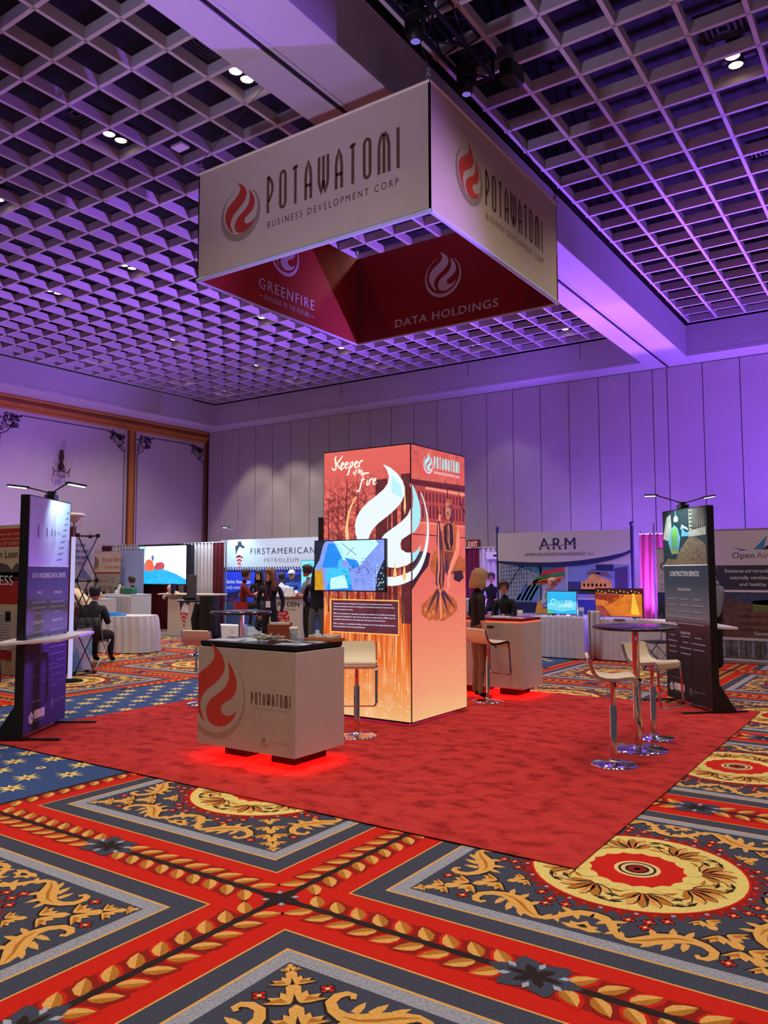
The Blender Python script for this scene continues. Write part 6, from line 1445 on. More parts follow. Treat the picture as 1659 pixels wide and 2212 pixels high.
def p_beach(p, w, h):
    p.rect(.005, .75, w-.005, h-.02, mat('print_evening_cloud', (140, 146, 176), .6, noise=.35, scale=4)); p.up(); p.rect(.005, .86, w-.005, 1.0, mat('print_lake', (48, 86, 150), .6)); p.rect(.005, .56, w-.005, .86, mat('print_trees', (62, 66, 44), .6, noise=.5, scale=10)); p.rect(.005, .09, w-.005, .56, mat('print_pool_deck', (156, 172, 150), .6, noise=.5, scale=12))
rollup('low banner of evening sky and pool in front of the blue glass hall banner', (-1.98, 15.12, .002), 0, 1.4, 1.42, p_beach)
t = thing('banner_base', 'long low cream metal banner base on the floor at the right edge', 'box', (-2.22, 14.75, .002)); MB().mat(mat('cream_metal', (214, 200, 170), .4)).prism([(0, .2), (.25, 0), (1.9, 0), (1.9, .28), (.1, .28)], 0, .06).build('base_plate', t, bevel=.01)  # cream base plate of the banners behind it
t = thing('folding_chair', 'dark folding chair in the shadow left of the right display panel', 'chair', (-3.85, 13.9, .002), 2.4)
CHB = mat('chair_black', (22, 22, 28), .6)
MB().mat(CHB).box(-.2, .2, -.2, .2, .44, .47).build('seat', t, bevel=.01); MB().mat(CHB).box(-.2, .2, -.22, -.19, .6, .88).build('backrest', t, bevel=.01)
for sx in (-.2, .2): MB().mat(PIPE).tube([(sx, .22, 0), (sx, -.2, .5), (sx, -.22, .9)], .012, 6).build('leg', t); MB().mat(PIPE).tube([(sx, -.25, 0), (sx, .18, .45)], .012, 6).build('leg', t)

# left row, far: curtains, bright screen, banners
YL = 15.35
drape('maroon and white curtain row behind the bright sea picture screen', -21.1, -15.75, YL, 2.50, [(.09, DM), (.34, DW), (.36, DW), (.62, DM), (.66, DM), (.92, DW), (1, DM)])
def pic_sea(p, w, h):
    S = lambda pts: [(x*w, y*h) for x, y in pts]
    p.rect(0, 0, w, h, em('led_sky', (226, 250, 255), 1.6, .08, 3)); p.up(); p.poly(S([(0, 0), (0, .62), (.12, .55), (.3, .50), (.55, .38), (.8, .26), (1, .12), (1, 0)]), em('led_sea', (20, 160, 236), 1.5, .15, 5)); p.poly(S([(0, 1), (.16, 1), (.10, .72), (0, .66)]), em('led_pale', (150, 226, 246), 1.5)); p.up()
    p.poly(S([(.12, .40), (.15, .62), (.22, .66), (.30, .60), (.34, .42), (.3, .34), (.16, .34)]), em('led_orange', (226, 96, 60), 1.4, .3, 10)); p.poly(S([(.33, .42), (.38, .56), (.5, .58), (.56, .5), (.54, .40), (.4, .36)]), em('led_coral', (190, 70, 80), 1.3, .3, 10)); p.poly(S([(.28, .60), (.27, .72), (.30, .78), (.33, .70), (.32, .62)]), em('led_slate', (90, 110, 190), 1.3)); 
    for k in range(6): x = .03+k*.14; p.poly(S([(x, .1+.03*k), (x+.1, .12+.03*k), (x+.06, .16+.02*k)]), em('led_teal', (10, 120, 200), 1.3))
t = screen('led_screen', 'bright led screen with orange rafts on blue sea against maroon curtains', (-18.05, 15.15, 1.30), 0, 2.08, 1.14, pic_sea, frame=.03, depth=.12)
MB().mat(SCRF).box(-1.0, -.9, .02, .1, -1.29, 0).build('stand_leg', t); MB().mat(SCRF).box(.9, 1.0, .02, .1, -1.29, 0).build('stand_leg', t); MB().mat(mat('speaker_black', (24, 24, 34), .5)).box(1.05, 1.20, 0, .12, .0, 1.12).build('side_column', t)
lamp('AREA', 'led_screen_spill', (-18.05, 15.10, 1.85), 26, (.55, .85, 1.0), (-17.0, 12, .8), (1.9, 1.0))
CR2 = mat('print_cream', (196, 178, 150), .7, noise=.05, scale=4); RDT = mat('print_red_text', (146, 36, 34), .7); BLN = mat('print_dark_blue', (30, 36, 80), .7)
def p_tribe(p, w, h):
    p.rect(.005, h-.61, w-.005, h-.02, CR2); p.rect(.005, h-.66, w-.005, h-.61, RDT); p.rect(.005, .5, w-.005, h-.66, mat('print_beige', (150, 140, 122), .7)); p.rect(.005, .4, w-.005, .5, BLN); p.up()
    p.ring(.04, h-.35, .0, .20, mat('print_seal_grey', (130, 110, 92), .7), n=20)
    pen(p, [[(0, .3), (.3, .9), (.6, .8), (.3, .45), (.5, .1), (.1, -.1)]], .38, h-.34, .16, RDT, .02); p.text('ycuan Band', .50, h-.31, .14, RDT, w=.78); p.text('of the Kumeyaay', .52, h-.52, .12, RDT, w=.72); p.text('Sycuan', .30, h-.90, .09, RDT, w=.42); p.ring(.92, h-.84, .05, .08, GYT, n=14)
    p.rect(.24, h-1.45, .92, h-1.02, mat('print_valley', (120, 112, 100), .7, noise=.4, scale=6)); p.up(); p.poly([(.44, h-1.38), (.44, h-1.20), (.66, h-1.10), (.78, h-1.14), (.78, h-1.38)], mat('print_hotel', (176, 140, 104), .7)); p.poly([(.44, h-1.38), (.44, h-1.20), (.56, h-1.16), (.56, h-1.38)], mat('print_hotel_shade', (110, 80, 62), .7)); p.rect(1.0, h-1.20, 1.10, h-1.06, SEAM)
    for k in range(4): p.rect(.98, h-1.3-.06*k, 1.22, h-1.285-.06*k, SEAM)
rollup('cream banner with red handwriting and hotel picture beside the crossed black frame', (-20.55, 14.70, .002), 0, 1.25, 2.28, p_tribe)
rollup('narrow pale blue lit blank banner right of the red handwriting banner', (-19.55, 14.86, .002), .25, .85, 2.34, lambda p, w, h: p.rect(.01, .3, w-.01, h-.02, mat('banner_blue_lit', (150, 160, 206), .6)))  # blue light falling on the blank sheet is put into its colour

# blue petroleum booth
YF = 16.75; fx0 = -17.35; fw = 7.6; fh = 2.60
t = thing('booth_backdrop', 'wide blue and white petroleum booth wall lit by small arm lamps', 'backdrop', (fx0, YF, .012))
MB().mat(PIPE).box(0, fw, .0, .3, 0, fh).build('frame_wall', t, bevel=.01)
pr = Print((0, -.001, 0), step=.0016)
BGW = mat('fa_pale_grey', (188, 192, 202), .6); FB = mat('fa_royal_blue', (34, 58, 214), .55, noise=.08, scale=2); FN = mat('fa_navy', (26, 24, 84), .6); FWV = mat('fa_white', (226, 230, 240), .6); FR = mat('fa_red', (196, 36, 44), .6)
pr.rect(0, 0, fw, fh, BGW); pr.up(); pr.rect(0, .10, fw, 1.72, FB); pr.up(); pr.rect(0, .10, fw, .80, mat('fa_lower', (52, 66, 110), .6, noise=.3, scale=3))
for k in range(44): x = .03+k*.10; pr.quad([(x, 1.80), (x+.05, 1.80), (x+.10, 1.70), (x+.05, 1.70)], FN if x < 4.1 else BGW)
pr.poly([(0, .98), (0, .74), (.5, .80), (4.2, 1.66), (3.4, 1.66), (.8, 1.12)], FN); pr.rect(0, 1.655, 4.0, 1.70, FN); pr.up()
pr.text('FIRST', .28, .80, .10, mat('fa_dim_red', (120, 40, 110), .6), w=.52, bold=True, slant=0)
sl = .28
def slanttext(p, s_, x, z, h, m, w, ang):
    p2 = Print(); p2.h = 0; q = len(p.v); p.text(s_, 0, 0, h, m, w=w, bold=True)
    for i in range(q, len(p.v)):
        v_ = Vector(p.v[i])-p.o-p.n*p.h; u_ = v_.dot(p.u); k_ = v_.dot(p.vv); p.v[i] = tuple(p.o+p.u*(x+u_*cos(ang)-k_*sin(ang))+p.vv*(z+u_*sin(ang)+k_*cos(ang))+p.n*p.h)
slanttext(pr, 'AMERICAN', .78, .93, .12, FWV, 1.05, .28)
pr.text('Native American', .20, 1.32, .11, FWV, w=1.05, bold=True); pr.text('family owned businesses', .20, 1.16, .10, FWV, w=1.42)
pr.text('FIRSTAMERICAN', 1.20, 2.16, .17, NV, w=2.45, gap=.12); pr.text('PETROLEUM', 1.75, 1.93, .11, GYT, w=1.30, gap=.2)
def eagle(p, cx, cz, s_, dark):
    p.poly([(cx-.25*s_, cz+.3*s_), (cx-.28*s_, cz+.5*s_), (cx-.12*s_, cz+.55*s_), (cx-.1*s_, cz+.72*s_), (cx+.12*s_, cz+.72*s_), (cx+.16*s_, cz+.55*s_), (cx+.32*s_, cz+.5*s_), (cx+.30*s_, cz+.36*s_), (cx, cz+.48*s_), (cx-.15*s_, cz+.25*s_), (cx-.2*s_, cz+.05*s_)], dark)
    p.up(); p.poly([(cx-.18*s_, cz+.1*s_), (cx-.12*s_, cz+.30*s_), (cx+.05*s_, cz+.40*s_), (cx+.26*s_, cz+.28*s_), (cx+.28*s_, cz+.06*s_), (cx-.1*s_, cz-.02*s_)], FWV)
    for k in range(3):
        z = cz-.04*s_-k*.16*s_; hw_ = (.24-.07*k)*s_; p.poly([(cx-hw_, z+.04*s_), (cx, z+.12*s_), (cx+hw_, z+.02*s_), (cx+hw_*.8, z-.06*s_), (cx, z+.03*s_), (cx-hw_*.85, z-.04*s_)], FR)
    p.poly([(cx-.05*s_, cz-.46*s_), (cx+.07*s_, cz-.46*s_), (cx, cz-.62*s_)], FR)
eagle(pr, .78, 2.10, .62, NV)
def arrow(p, cx, cz, s_):
    p.poly([(cx-.36*s_, cz+.42*s_), (cx-.28*s_, cz+.56*s_), (cx+.28*s_, cz+.56*s_), (cx+.36*s_, cz+.42*s_), (cx+.36*s_, cz+.2*s_), (cx, cz-.62*s_), (cx-.36*s_, cz+.2*s_)], mat('arrow_red', (190, 24, 36), .6)); p.up()
    for k in range(3): p.disc(cx-.12*s_+.12*s_*k, cz+.46*s_, .035*s_, FWV, 8)
    for sx in (-1, 1):
        p.stroke([(cx+sx*.34*s_, cz+.42*s_), (cx+sx*.20*s_, cz+.30*s_)], .045*s_, FWV)
        for k in range(5): p.disc(cx+sx*(.28-.06*k)*s_, cz+(.20-.17*k)*s_, .032*s_, FWV, 8)
    p.poly([(cx-.16*s_, cz+.1*s_), (cx-.05*s_, cz+.25*s_), (cx+.16*s_, cz+.22*s_), (cx+.18*s_, cz+.02*s_), (cx-.02*s_, cz-.04*s_)], mat('bear_gold', (190, 150, 90), .7)); p.up(); p.poly([(cx-.02*s_, cz+.08*s_), (cx+.12*s_, cz+.08*s_), (cx+.10*s_, cz-.0*s_), (cx, cz)], mat('bear_dark', (70, 56, 40), .7))
arrow(pr, 4.75, 2.12, .62); pr.text('C', 5.30, 2.15, .17, NV)
for k in range(14):
    x = 4.95+k*.09; pr.stroke([(x+.06, 1.80), (x, 1.745), (x+.06, 1.69)], .018, NV)
pr.rect(4.55, .10, fw, 1.66, mat('fa_pale_cyan', (150, 196, 226), .6)); pr.build('wall_graphic', t)
for x in (.75, 4.72):
    b = MB().mat(PIPE); b.tube([(x+.22, .02, fh), (x+.1, -.25, fh+.22), (x-.02, -.5, fh+.34)], .010, 6); b.build('lamp_arm', t)
    b = MB().mat(FRM); b.obox((x-.15, -.56, fh+.36), (x+.05, -.44, fh+.34), .12, .04); h_ = b.build('lamp_head', t)
    MB().mat(LAMPW).box(x-.13, x+.03, -.52, -.46, fh+.325, fh+.335).build('led_face', h_)
    lamp('SPOT', 'backdrop_lamp_beam', (fx0+x-.05, YF-.50, fh+.32), 95, (.45, .88, 1.0), (fx0+x+.05, YF, fh-.45), .05, 120, .8)
def pic_slide(p, w, h):
    p.rect(0, 0, w, h, em('slide_cyan', (110, 222, 244), 1.15, .03, 3)); p.up(); p.rect(w*.12, h*.05, w*.88, h*.86, em('slide_blue', (40, 170, 236), 1.1)); p.up(); PL = em('slide_pale', (130, 232, 240), 1.15); LN = em('slide_line', (40, 130, 170), 1.0)
    for q in ((.14, .52, .40, .80), (.56, .50, .86, .86), (.30, .12, .76, .44)): p.rect(q[0]*w, q[1]*h, q[2]*w, q[3]*h, PL)
    p.rect(w*.40, h*.62, w*.55, h*.86, em('slide_mauve', (120, 160, 226), 1.1)); p.up()
    for q in ((.17, .74, .3, 3), (.60, .80, .22, 6), (.34, .38, .34, 4)): p.lines(q[0]*w, q[1]*h, q[2]*w, q[3], .05, .014, LN, .3)
    p.rect(w*.14, h*.90, w*.5, h*.915, LN)
t = screen('television', 'wide television showing a cyan slide with three speech boxes in the blue booth', (-13.23, 16.62, .96), 0, 1.76, 1.02, pic_slide, cat='television'); MB().mat(SCRF).box(-.2, .2, .045, .12, .3, .6).build('wall_bracket', t)
lamp('AREA', 'booth_wall_wash', (fx0+2.6, YF-1.6, 2.9), 60, (.62, .78, 1.0), (fx0+2.6, YF, 1.2), (4.5, .4))
# kiosks
KW = mat('kiosk_white', (198, 186, 176), .6)
t = thing('kiosk', 'white kiosk counter with striped arrowhead eagle print under the bright screen', 'kiosk', (*G(404, 20.6), .012), .06)
MB().mat(KW).box(-.68, .68, 0, .5, 0, 1.02).build('cabinet', t, bevel=.01); MB().mat(KW).box(-.98, .86, -.08, .6, 1.05, 1.09).build('top', t, bevel=.008); pr = Print((-.68, -.002, 0), step=.001); eagle(pr, .60, .58, .60, NV); pr.build('emblem', t); pr = Print((-.68, -.002, 0), step=.001); pr.text('FIRST', .10, .92, .07, mat('print_taupe', (120, 104, 100), .7), w=.55, bold=True, gap=.2); pr.build('lettering', t)
t = thing('kiosk', 'white kiosk counter with red studded arrowhead print, partly behind the curly haired person', 'kiosk', (*G(622, 19.6), .012), 0)
MB().mat(KW).box(-.72, .42, 0, .5, 0, 1.0).build('cabinet', t, bevel=.01); MB().mat(KW).box(-.80, .50, -.06, .56, 1.02, 1.07).build('top', t, bevel=.008); pr = Print((-.72, -.002, 0), step=.001); arrow(pr, .55, .34, .62); pr.text('BEAR DEN', .16, .80, .115, NV, w=.95, bold=True); pr.text('NETWORK', .60, .70, .05, GYT, w=.4); pr.build('front_graphic', t)
def hi_table(label, x, y, z0, h, r, top=None):
    t = thing('high_table', label, 'table', (x, y, z0))
    MB().mat(CHROME).lathe([(.24, 0), (.24, .01), (.05, .03), (.04, .05)], 28).build('base', t); MB().mat(CHROME).lathe([(.035, .04), (.035, h-.04)], 16).build('column', t); MB().mat(top or TBT).lathe([(r-.03, h-.035), (r, h-.02), (r-.01, h), (.02, h)], 36).build('tabletop', t); return t
hi_table('dark high table before the curly haired person, behind the flame counter', *G(522, 10.9), .002, 1.12, .42)
hi_table('small dark high table left in front of the eagle kiosk', *G(426, 16.0), .002, 1.10, .42)
v = on_z(430, 1298, 1.13)
t = thing('monitor', 'tall narrow grey backed display standing on the small dark high table', 'monitor', (*G(414, 15.9), 1.102), .5); MB().mat(mat('monitor_back_grey', (96, 94, 98), .5, metal=.3)).box(-.10, .10, 0, .03, .04, .50).build('back_panel', t, bevel=.008); MB().mat(SCRF).box(-.12, .12, -.08, .1, 0, .04).build('foot', t)
t = thing('coat', 'black coat hung over the edge of the small dark high table', 'coat', (*G(453, 15.5), .34))
b = MB().mat(BLK); b.sheet([[(.30*cos(a)*(1-.30*k/5)+.02*sin(3*a+k), .16*sin(a), .03+k*.165) for a in [2*pi*i/20 for i in range(21)]] for k in range(6)]); b.build('cloth', t); b = MB().mat(BLK); b.tube([(-.2, -.1, .7), (-.26, -.14, .4), (-.24, -.1, .1)], .07, 8); b.tube([(.2, -.1, .7), (.26, -.14, .4), (.26, -.1, .12)], .07, 8); b.build('sleeve', t)
# far counters and tables on the left
def cloth_counter(label, x0, x1, y, d, h, z=.002):
    t = thing('draped_counter', label, 'table', (x0, y, z)); w = x1-x0
    curtain(t, 0, w, 0, .02, h-.03, SK, .012, .10, 'skirt'); MB().mat(SK).box(0, w, .02, d, h-.035, h).build('tabletop', t, bevel=.005); MB().mat(SK).box(0, .015, .02, d, .02, h-.04).build('side_cloth', t); MB().mat(SK).box(w-.015, w, .02, d, .02, h-.04).build('side_cloth', t); return t
cloth_counter('tall white draped counter left of the eagle kiosk', -19.0, -17.75, 13.85, .7, 1.06)
cloth_counter('white draped table with bottles behind the charcoal suited person', -19.7, -17.95, 12.9, .65, .96)
cloth_counter('long white cloth table glowing lavender below the red handwriting banner', -20.6, -19.05, 13.9, .6, 1.02)
WD_ = mat('dark_wood', (70, 34, 26), .6)
t = thing('wooden_board', 'dark brown board standing before the table of bottles', 'box', (-18.85, 12.62, .002)); MB().mat(WD_).box(0, .72, -.04, .05, 0, .86).build('front', t, bevel=.01)
skirt_table('rounded white cloth table with a blue cloth on top, beside the folding chair', *G(262, 16.7), radians(20), 1.55, .78, .76, .16, .30, amp=.03)
t = thing('folded_cloth', 'bright blue folded cloth lying on the rounded white table', 'cloth', (*G(246, 16.6), .765), .4)
BCL = cloth('bright_blue', (30, 140, 226)); MB().mat(BCL).prism([(-.3, -.16), (.1, -.22), (.34, -.05), (.2, .16), (-.2, .18)], 0, .035).build('cloth', t, bevel=.012); MB().mat(BCL).prism([(-.2, -.1), (.15, -.12), (.12, .1), (-.15, .1)], .035, .06).build('fold', t, bevel=.01)
t = thing('folding_chair', 'black folding chair carrying the charcoal suited person', 'chair', (*G(203, 14.3), .002), radians(30))
MB().mat(CHB).box(-.23, .23, -.18, .26, .42, .45).build('seat', t, bevel=.012); MB().mat(CHB).sheet([[(x, -.26-.03*cos(x*5), z) for x in [-.24+.48*i/8 for i in range(9)]] for z in (.46, .66, .86)]).build('backrest', t).modifiers.new('thick', 'SOLIDIFY').thickness = .02
for sx in (-.24, .24): MB().mat(PIPE).tube([(sx, .30, 0), (sx, -.1, .42), (sx, -.26, .9)], .011, 6).build('leg', t); MB().mat(PIPE).tube([(sx, -.34, 0), (sx, .22, .44)], .011, 6).build('leg', t)
# bottles, jars and bits on the far tables
def bottle(name, label, cat, x, y, z, prof, m, cap=None, group=None, capz=0):
    t = thing(name, label, cat, (x, y, z), 0, group); MB().mat(m).lathe(prof, 12).build('body', t)
    if cap: MB().mat(cap).lathe([(prof[-1][0]+.004, prof[-1][1]-.005), (prof[-1][0]+.004, prof[-1][1]+.025), (.005, prof[-1][1]+.027)], 10).build('cap', t)
    return t
AMB = mat('glass_amber', (150, 88, 40), .2); DKB = mat('glass_dark', (34, 20, 22), .2); HON = mat('jar_honey', (206, 160, 92), .3); GRN = mat('glass_green', (40, 96, 66), .2)
items = [(.10, 'j', HON, 'squat honey jar, first from the left on the table of bottles'), (.24, 'j', AMB, 'brown jar, second from the left on the table of bottles'), (.36, 'b', AMB, 'short brown bottle between jar and card on the table of bottles'), (.60, 'j', AMB, 'round brown pot near the middle of the table of bottles'), (.78, 'j', DKB, 'dark squat jar left of the tall dark bottle'), (.95, 'b', DKB, 'tall dark bottle in front of the leaning black shirted person'), (1.12, 'b', DKB, 'slim dark bottle right of the tall dark one'), (1.24, 'b', HON, 'pale bottle third from the right end of the table of bottles'), (1.38, 'j', HON, 'pale jar second from the right end of the table of bottles'), (1.55, 'j', HON, 'large cream jar at the right end of the table of bottles')]
for k, (dx, ty, m, lb) in enumerate(items):
    if ty == 'j': bottle('jar', lb, 'jar', -19.65+dx, 13.05+.1*(k % 2), .963, [(.055, 0), (.06, .02), (.058, .12+.03*(k % 3)), (.045, .14+.03*(k % 3))], m, WHT, 'jars and bottles on the far left table')
    else: bottle('bottle', lb, 'bottle', -19.65+dx, 13.05+.1*(k % 2), .963, [(.035, 0), (.04, .02), (.038, .15), (.014, .20), (.013, .26)], m, RST, 'jars and bottles on the far left table')
for dx, m, lb, hh_ in ((.18, WHT, 'round white tub on the tall draped counter', .14), (.40, AMB, 'amber bottle on the tall draped counter, left of the green bag', .26), (.30, FWV, 'clear topped flask on the tall draped counter behind the tub', .28)):
    bottle('bottle', lb, 'bottle', -18.9+dx, 14.15, 1.062, [(.06, 0), (.065, .02), (.06, hh_*.6), (.03, hh_*.8), (.025, hh_)], m, SEAM)
t = thing('bag', 'green cloth bag on the tall draped counter', 'bag', (-18.15, 14.1, 1.062)); MB().mat(cloth('green', (40, 110, 80))).prism([(-.25, -.1), (.25, -.12), (.22, .12), (-.2, .1)], 0, .18).build('body', t, bevel=.04)
t = thing('mug', 'navy travel mug on the counter under the bright screen', 'mug', (*G(374, 20.75), 1.104)); MB().mat(NAV).lathe([(.05, 0), (.055, .02), (.06, .22), (.062, .24), (.05, .26)], 14).build('body', t); MB().mat(NAV).tube([(.06, 0, .18), (.10, 0, .16), (.10, 0, .08), (.06, 0, .06)], .008, 6).build('handle', t)
t = thing('cooler_box', 'white carton with red swirl print on the grey booth carpet', 'box', (*G(488, 19.7), .012), .1); MB().mat(FWV).box(-.55, .42, 0, .35, 0, .34).build('carton', t, bevel=.01); pr = Print((-.55, -.002, 0)); pr.ring(.28, .17, .05, .10, RST, 20, 300); pr.stroke([(.1, .08), (.28, .16), (.42, .30)], .04, RST); pr.ring(.76, .19, .04, .05, GYT); pr.rect(.62, .05, .9, .07, RST); pr.build('print', t)
# tall stool under the maroon polo
t = thing('bar_stool', 'red seated chrome stool under the person in maroon polo', 'stool', (*G(526, 18.6), .012), .3); MB().mat(CHROME).lathe([(.22, 0), (.21, .02), (.04, .05), (.03, .76)], 20).build('column', t); MB().mat(mat('stool_red', (150, 28, 30), .5)).lathe([(.18, .70), (.21, .74), (.2, .78), (.02, .77)], 20).build('seat', t); MB().mat(mat('stool_red', (150, 28, 30), .5)).sheet([[(.22*cos(a), -.20*sin(a), z) for a in [.5+2.1*i/8 for i in range(9)]] for z in (.74, .86, .96)]).build('backrest', t)
for k, (x, y, lb) in enumerate(((*G(608, 20.6), 'stool under the person in pale shirt at the arrowhead kiosk'), (*G(632, 21.2), 'stool under the person with the white cap'), (*G(560, 20.0), 'stool under the person with long black hair'), (*G(1061, 18.6), 'stool under the person far behind at the small white table'), (*G(290, 22.2), 'stool under the person behind the table of bottles'))):
    t = thing('stool', lb, 'stool', (x, y, .012), 0); MB().mat(CHROME).lathe([(.20, 0), (.19, .02), (.03, .04), (.03, .64)], 16).build('column', t); MB().mat(CHB).lathe([(.16, .60), (.18, .65), (.16, .67), (.02, .67)], 16).build('seat', t)
for k, (x, y, a, lb) in enumerate(((*G(1092, 14.4), 170, 'chair under the person in dark suit and glasses'), (*G(1199, 16.3), 100, 'chair under the person with thinning sandy hair'), (*G(1450, 15.05), 150, 'chair under the person in cream jacket'))):
    t = thing('chair', lb, 'chair', (x, y, .002), radians(a)); MB().mat(CHB).box(-.22, .22, -.2, .22, .40, .43).build('seat', t, bevel=.01); MB().mat(CHB).box(-.2, .2, -.25, -.22, .5, .84).build('backrest', t, bevel=.01)
    for sx in (-.2, .2):
        for sy in (-.2, .2): MB().mat(PIPE).cyl((sx, sy, 0), (sx, sy, .41), .011, n=6).build('leg', t)
# papers on the arrowhead kiosk and small high table
for k, (x, y, z, a, lb) in enumerate(((*G(626, 19.8), 1.083, .3, 'white paper bag on the arrowhead kiosk'), (*G(640, 19.8), 1.083, -.4, 'white cup on the arrowhead kiosk'))):
    t = thing('paper_bag' if k == 0 else 'cup', lb, 'bag' if k == 0 else 'cup', (x, y, z), a)
    if k == 0: MB().mat(FWV).prism([(-.1, -.06), (.1, -.07), (.08, .06), (-.09, .06)], 0, .2).build('body', t, bevel=.02)
    else: MB().mat(FWV).lathe([(.04, 0), (.05, .12), (.045, .12)], 14).build('body', t)

# near left: crossed frame banner tower, tube lamp, loan backdrop
t = thing('banner_tower', 'four sided fabric tower on crossed black poles left beside the folding chair', 'display', (-11.36, 7.99, .002), radians(78))
hx_, hz_ = .17, 2.28
for a, b_ in ((0, .76), (.76, 1.52), (1.52, 2.27)):
    for sx in (-1, 1):
        MB().mat(FRM).cyl((sx*hx_, -.01, a+.02), (-sx*hx_, -.01, b_-.01), .009, n=6).build('cross_pole', t)
        MB().mat(FRM).cyl((sx*hx_, .30, a+.02), (-sx*hx_, .30, b_-.01), .009, n=6).build('cross_pole', t)
for z in (.02, .76, 1.52, 2.26):
    b = MB().mat(FRM); b.tube([(-hx_, 0, z), (-.1, -.02, z-.01), (hx_, 0, z)], .011, 6); b.tube([(-hx_, 0, z), (-hx_, .3, z)], .011, 6); b.tube([(hx_, 0, z), (hx_, .3, z)], .011, 6); b.tube([(-hx_, .3, z), (hx_, .3, z)], .011, 6)
    for sx in (-1, 1):
        for y in (0, .3): b.box(sx*hx_-.025, sx*hx_+.025, y-.025, y+.025, z-.03, z+.03)
    b.build('hub_ring', t)
BPL = cloth('print_lavender', (190, 190, 214)); BPD = cloth('print_blue_shade', (118, 130, 178))
p2 = Print((-.42, .14, 0), step=.002); p2.rect(.02, .06, .60, .74, BPL); p2.up()
pr = Print((-.42, .14, 0), step=.002); pr.rect(.02, 1.54, .60, 2.22, BPL); pr.up()
pr.poly([(.02, 1.55), (.02, 1.8), (.18, 1.66)], BPD); pr.poly([(.3, 1.55), (.42, 1.72), (.56, 1.55)], BPD); p2.poly([(.02, .06), (.02, .42), (.2, .2), (.35, .45), (.45, .06)], mat('print_teal_shade', (120, 168, 200), .7)); p2.poly([(.5, .4), (.60, .7), (.60, .25)], mat('print_teal_shade', (120, 168, 200), .7))
for k, w_ in enumerate((.42, .6, .5, .36)): pr.lines(.31, 2.08-.10*k, w_*.8, 1, .1, .045, BPD, .02, 'c')
pr.build('printed_fabric', t); p2.build('printed_fabric', t); pr = MB().mat(BPL); pr.add([(-.40, .142, 1.54), (.18, .142, 1.54), (.18, .142, 2.22), (-.40, .142, 2.22)], [(3, 2, 1, 0)]); pr.build('fabric_backing', t)
t = thing('tube_lamp', 'white glowing tube pole with disc shaped top behind the left display panel', 'lamp', (*G(157, 12.15), .002))
MB().mat(em('tube_glow', (196, 190, 240), .9)).cyl((0, 0, .05), (0, 0, 2.2), .032, n=14).build('light_tube', t); MB().mat(PIPE).cyl((0, 0, 2.2), (0, 0, 2.46), .014, n=8).build('neck', t)
MB().mat(mat('white_plastic', (225, 222, 225), .5)).lathe([(.03, 2.42), (.07, 2.46), (.08, 2.495), (.155, 2.505), (.165, 2.53), (.155, 2.555), (.12, 2.565), (.02, 2.57)], 32).build('disc_top', t); MB().mat(CPLB).lathe([(.2, 0), (.19, .02), (.04, .05)], 20).build('foot', t); MB().mat(RST).tube([(.05, -.02, 2.42), (.16, -.02, 2.47), (.24, -.02, 2.40), (.18, -.02, 2.36), (.08, -.02, 2.44)], .004, 5).build('cable', t)
drape('maroon curtain strip right behind the left display panel', -11.70, -11.33, 7.75, 2.42, [(1, DM)], False)
def p_loan(p, w, h):
    R1 = mat('print_bank_red', (176, 34, 34), .7); CRM = mat('print_ivory', (206, 190, 160), .7); R2 = mat('print_bank_dark_red', (120, 20, 22), .7)
    p.rect(0, 0, w, h, CRM); p.up(); p.rect(0, h-.36, w, h-.06, R1); p.rect(0, h-.92, w, h-.76, R1); p.rect(0, h-1.30, w, h-.78, R1); p.up()
    p.text('Assistant Secretary for Indian', w-.02, h-.17, .045, CRM, w=1.25, bold=True, al='r'); p.text('Affairs Energy and Economic', w-.02, h-.25, .045, CRM, w=1.25, bold=True, al='r'); p.text('DIVISION OF CAPITAL', w-.02, h-.335, .055, CRM, w=1.0, bold=True, al='r'); p.text('Indian Loan', w-.10, h-.54, .12, NV, w=.95, bold=True, al='r')
    p.poly([(w-1.2, h-.76), (w-.9, h-.66), (w-.62, h-.62), (w-.4, h-.66), (w-.28, h-.74), (w-.14, h-.62), (w, h-.70), (w, h-.78), (w-1.2, h-.78)], mat('print_mesa', (84, 80, 80), .7)); p.text('SUCCESS', w-.22, h-.99, .155, PTX, w=1.2, bold=True, al='r'); p.text('STORY', w-.0, h-.97, .11, mat('print_rose', (186, 90, 84), .7), w=.2, al='r')
    p.rect(w-1.5, h-2.15, w-.20, h-1.40, PW); p.rect(w-.17, h-2.0, w-.02, h-1.42, PW); p.up(); p.rect(w-.42, h-1.58, w-.26, h-1.42, SEAM); p.lines(w-.75, h-1.5, .45, 9, .045, .01, GYT, .1); p.rect(w-1.2, h-2.2, w-.2, h-2.05, R1); p.ring(w-.42, h-2.02, .035, .055, PTX, n=16)
t = thing('booth_backdrop', 'red and ivory loan backdrop at the left edge of view', 'backdrop', (-14.2, 7.30, .002)); w_ = 2.10
MB().mat(PIPE).box(0, w_, 0, .05, 0, 2.44).build('frame_wall', t, bevel=.01); pr = Print((0, -.001, 0), step=.0014); p_loan(pr, w_, 2.44); pr.build('wall_graphic', t)
t = thing('cutout_stand', 'blue and yellow cutout floor stand at the left edge of view', 'display', (-12.65, 6.75, .002))
b = Print((0, 0, 0), step=.002); b.mat(mat('card_brown', (86, 22, 18), .7)); b.prism([(-.6, 0), (.48, 0), (.48, .12), (-.6, .12)], 0, .62); b.build('base_box', t)
pr = Print((-.6, -.002, 0), step=.003); CB = mat('card_blue', (30, 96, 160), .7); CY = mat('card_yellow', (206, 140, 30), .7); CI = mat('card_ivory', (196, 176, 130), .7)
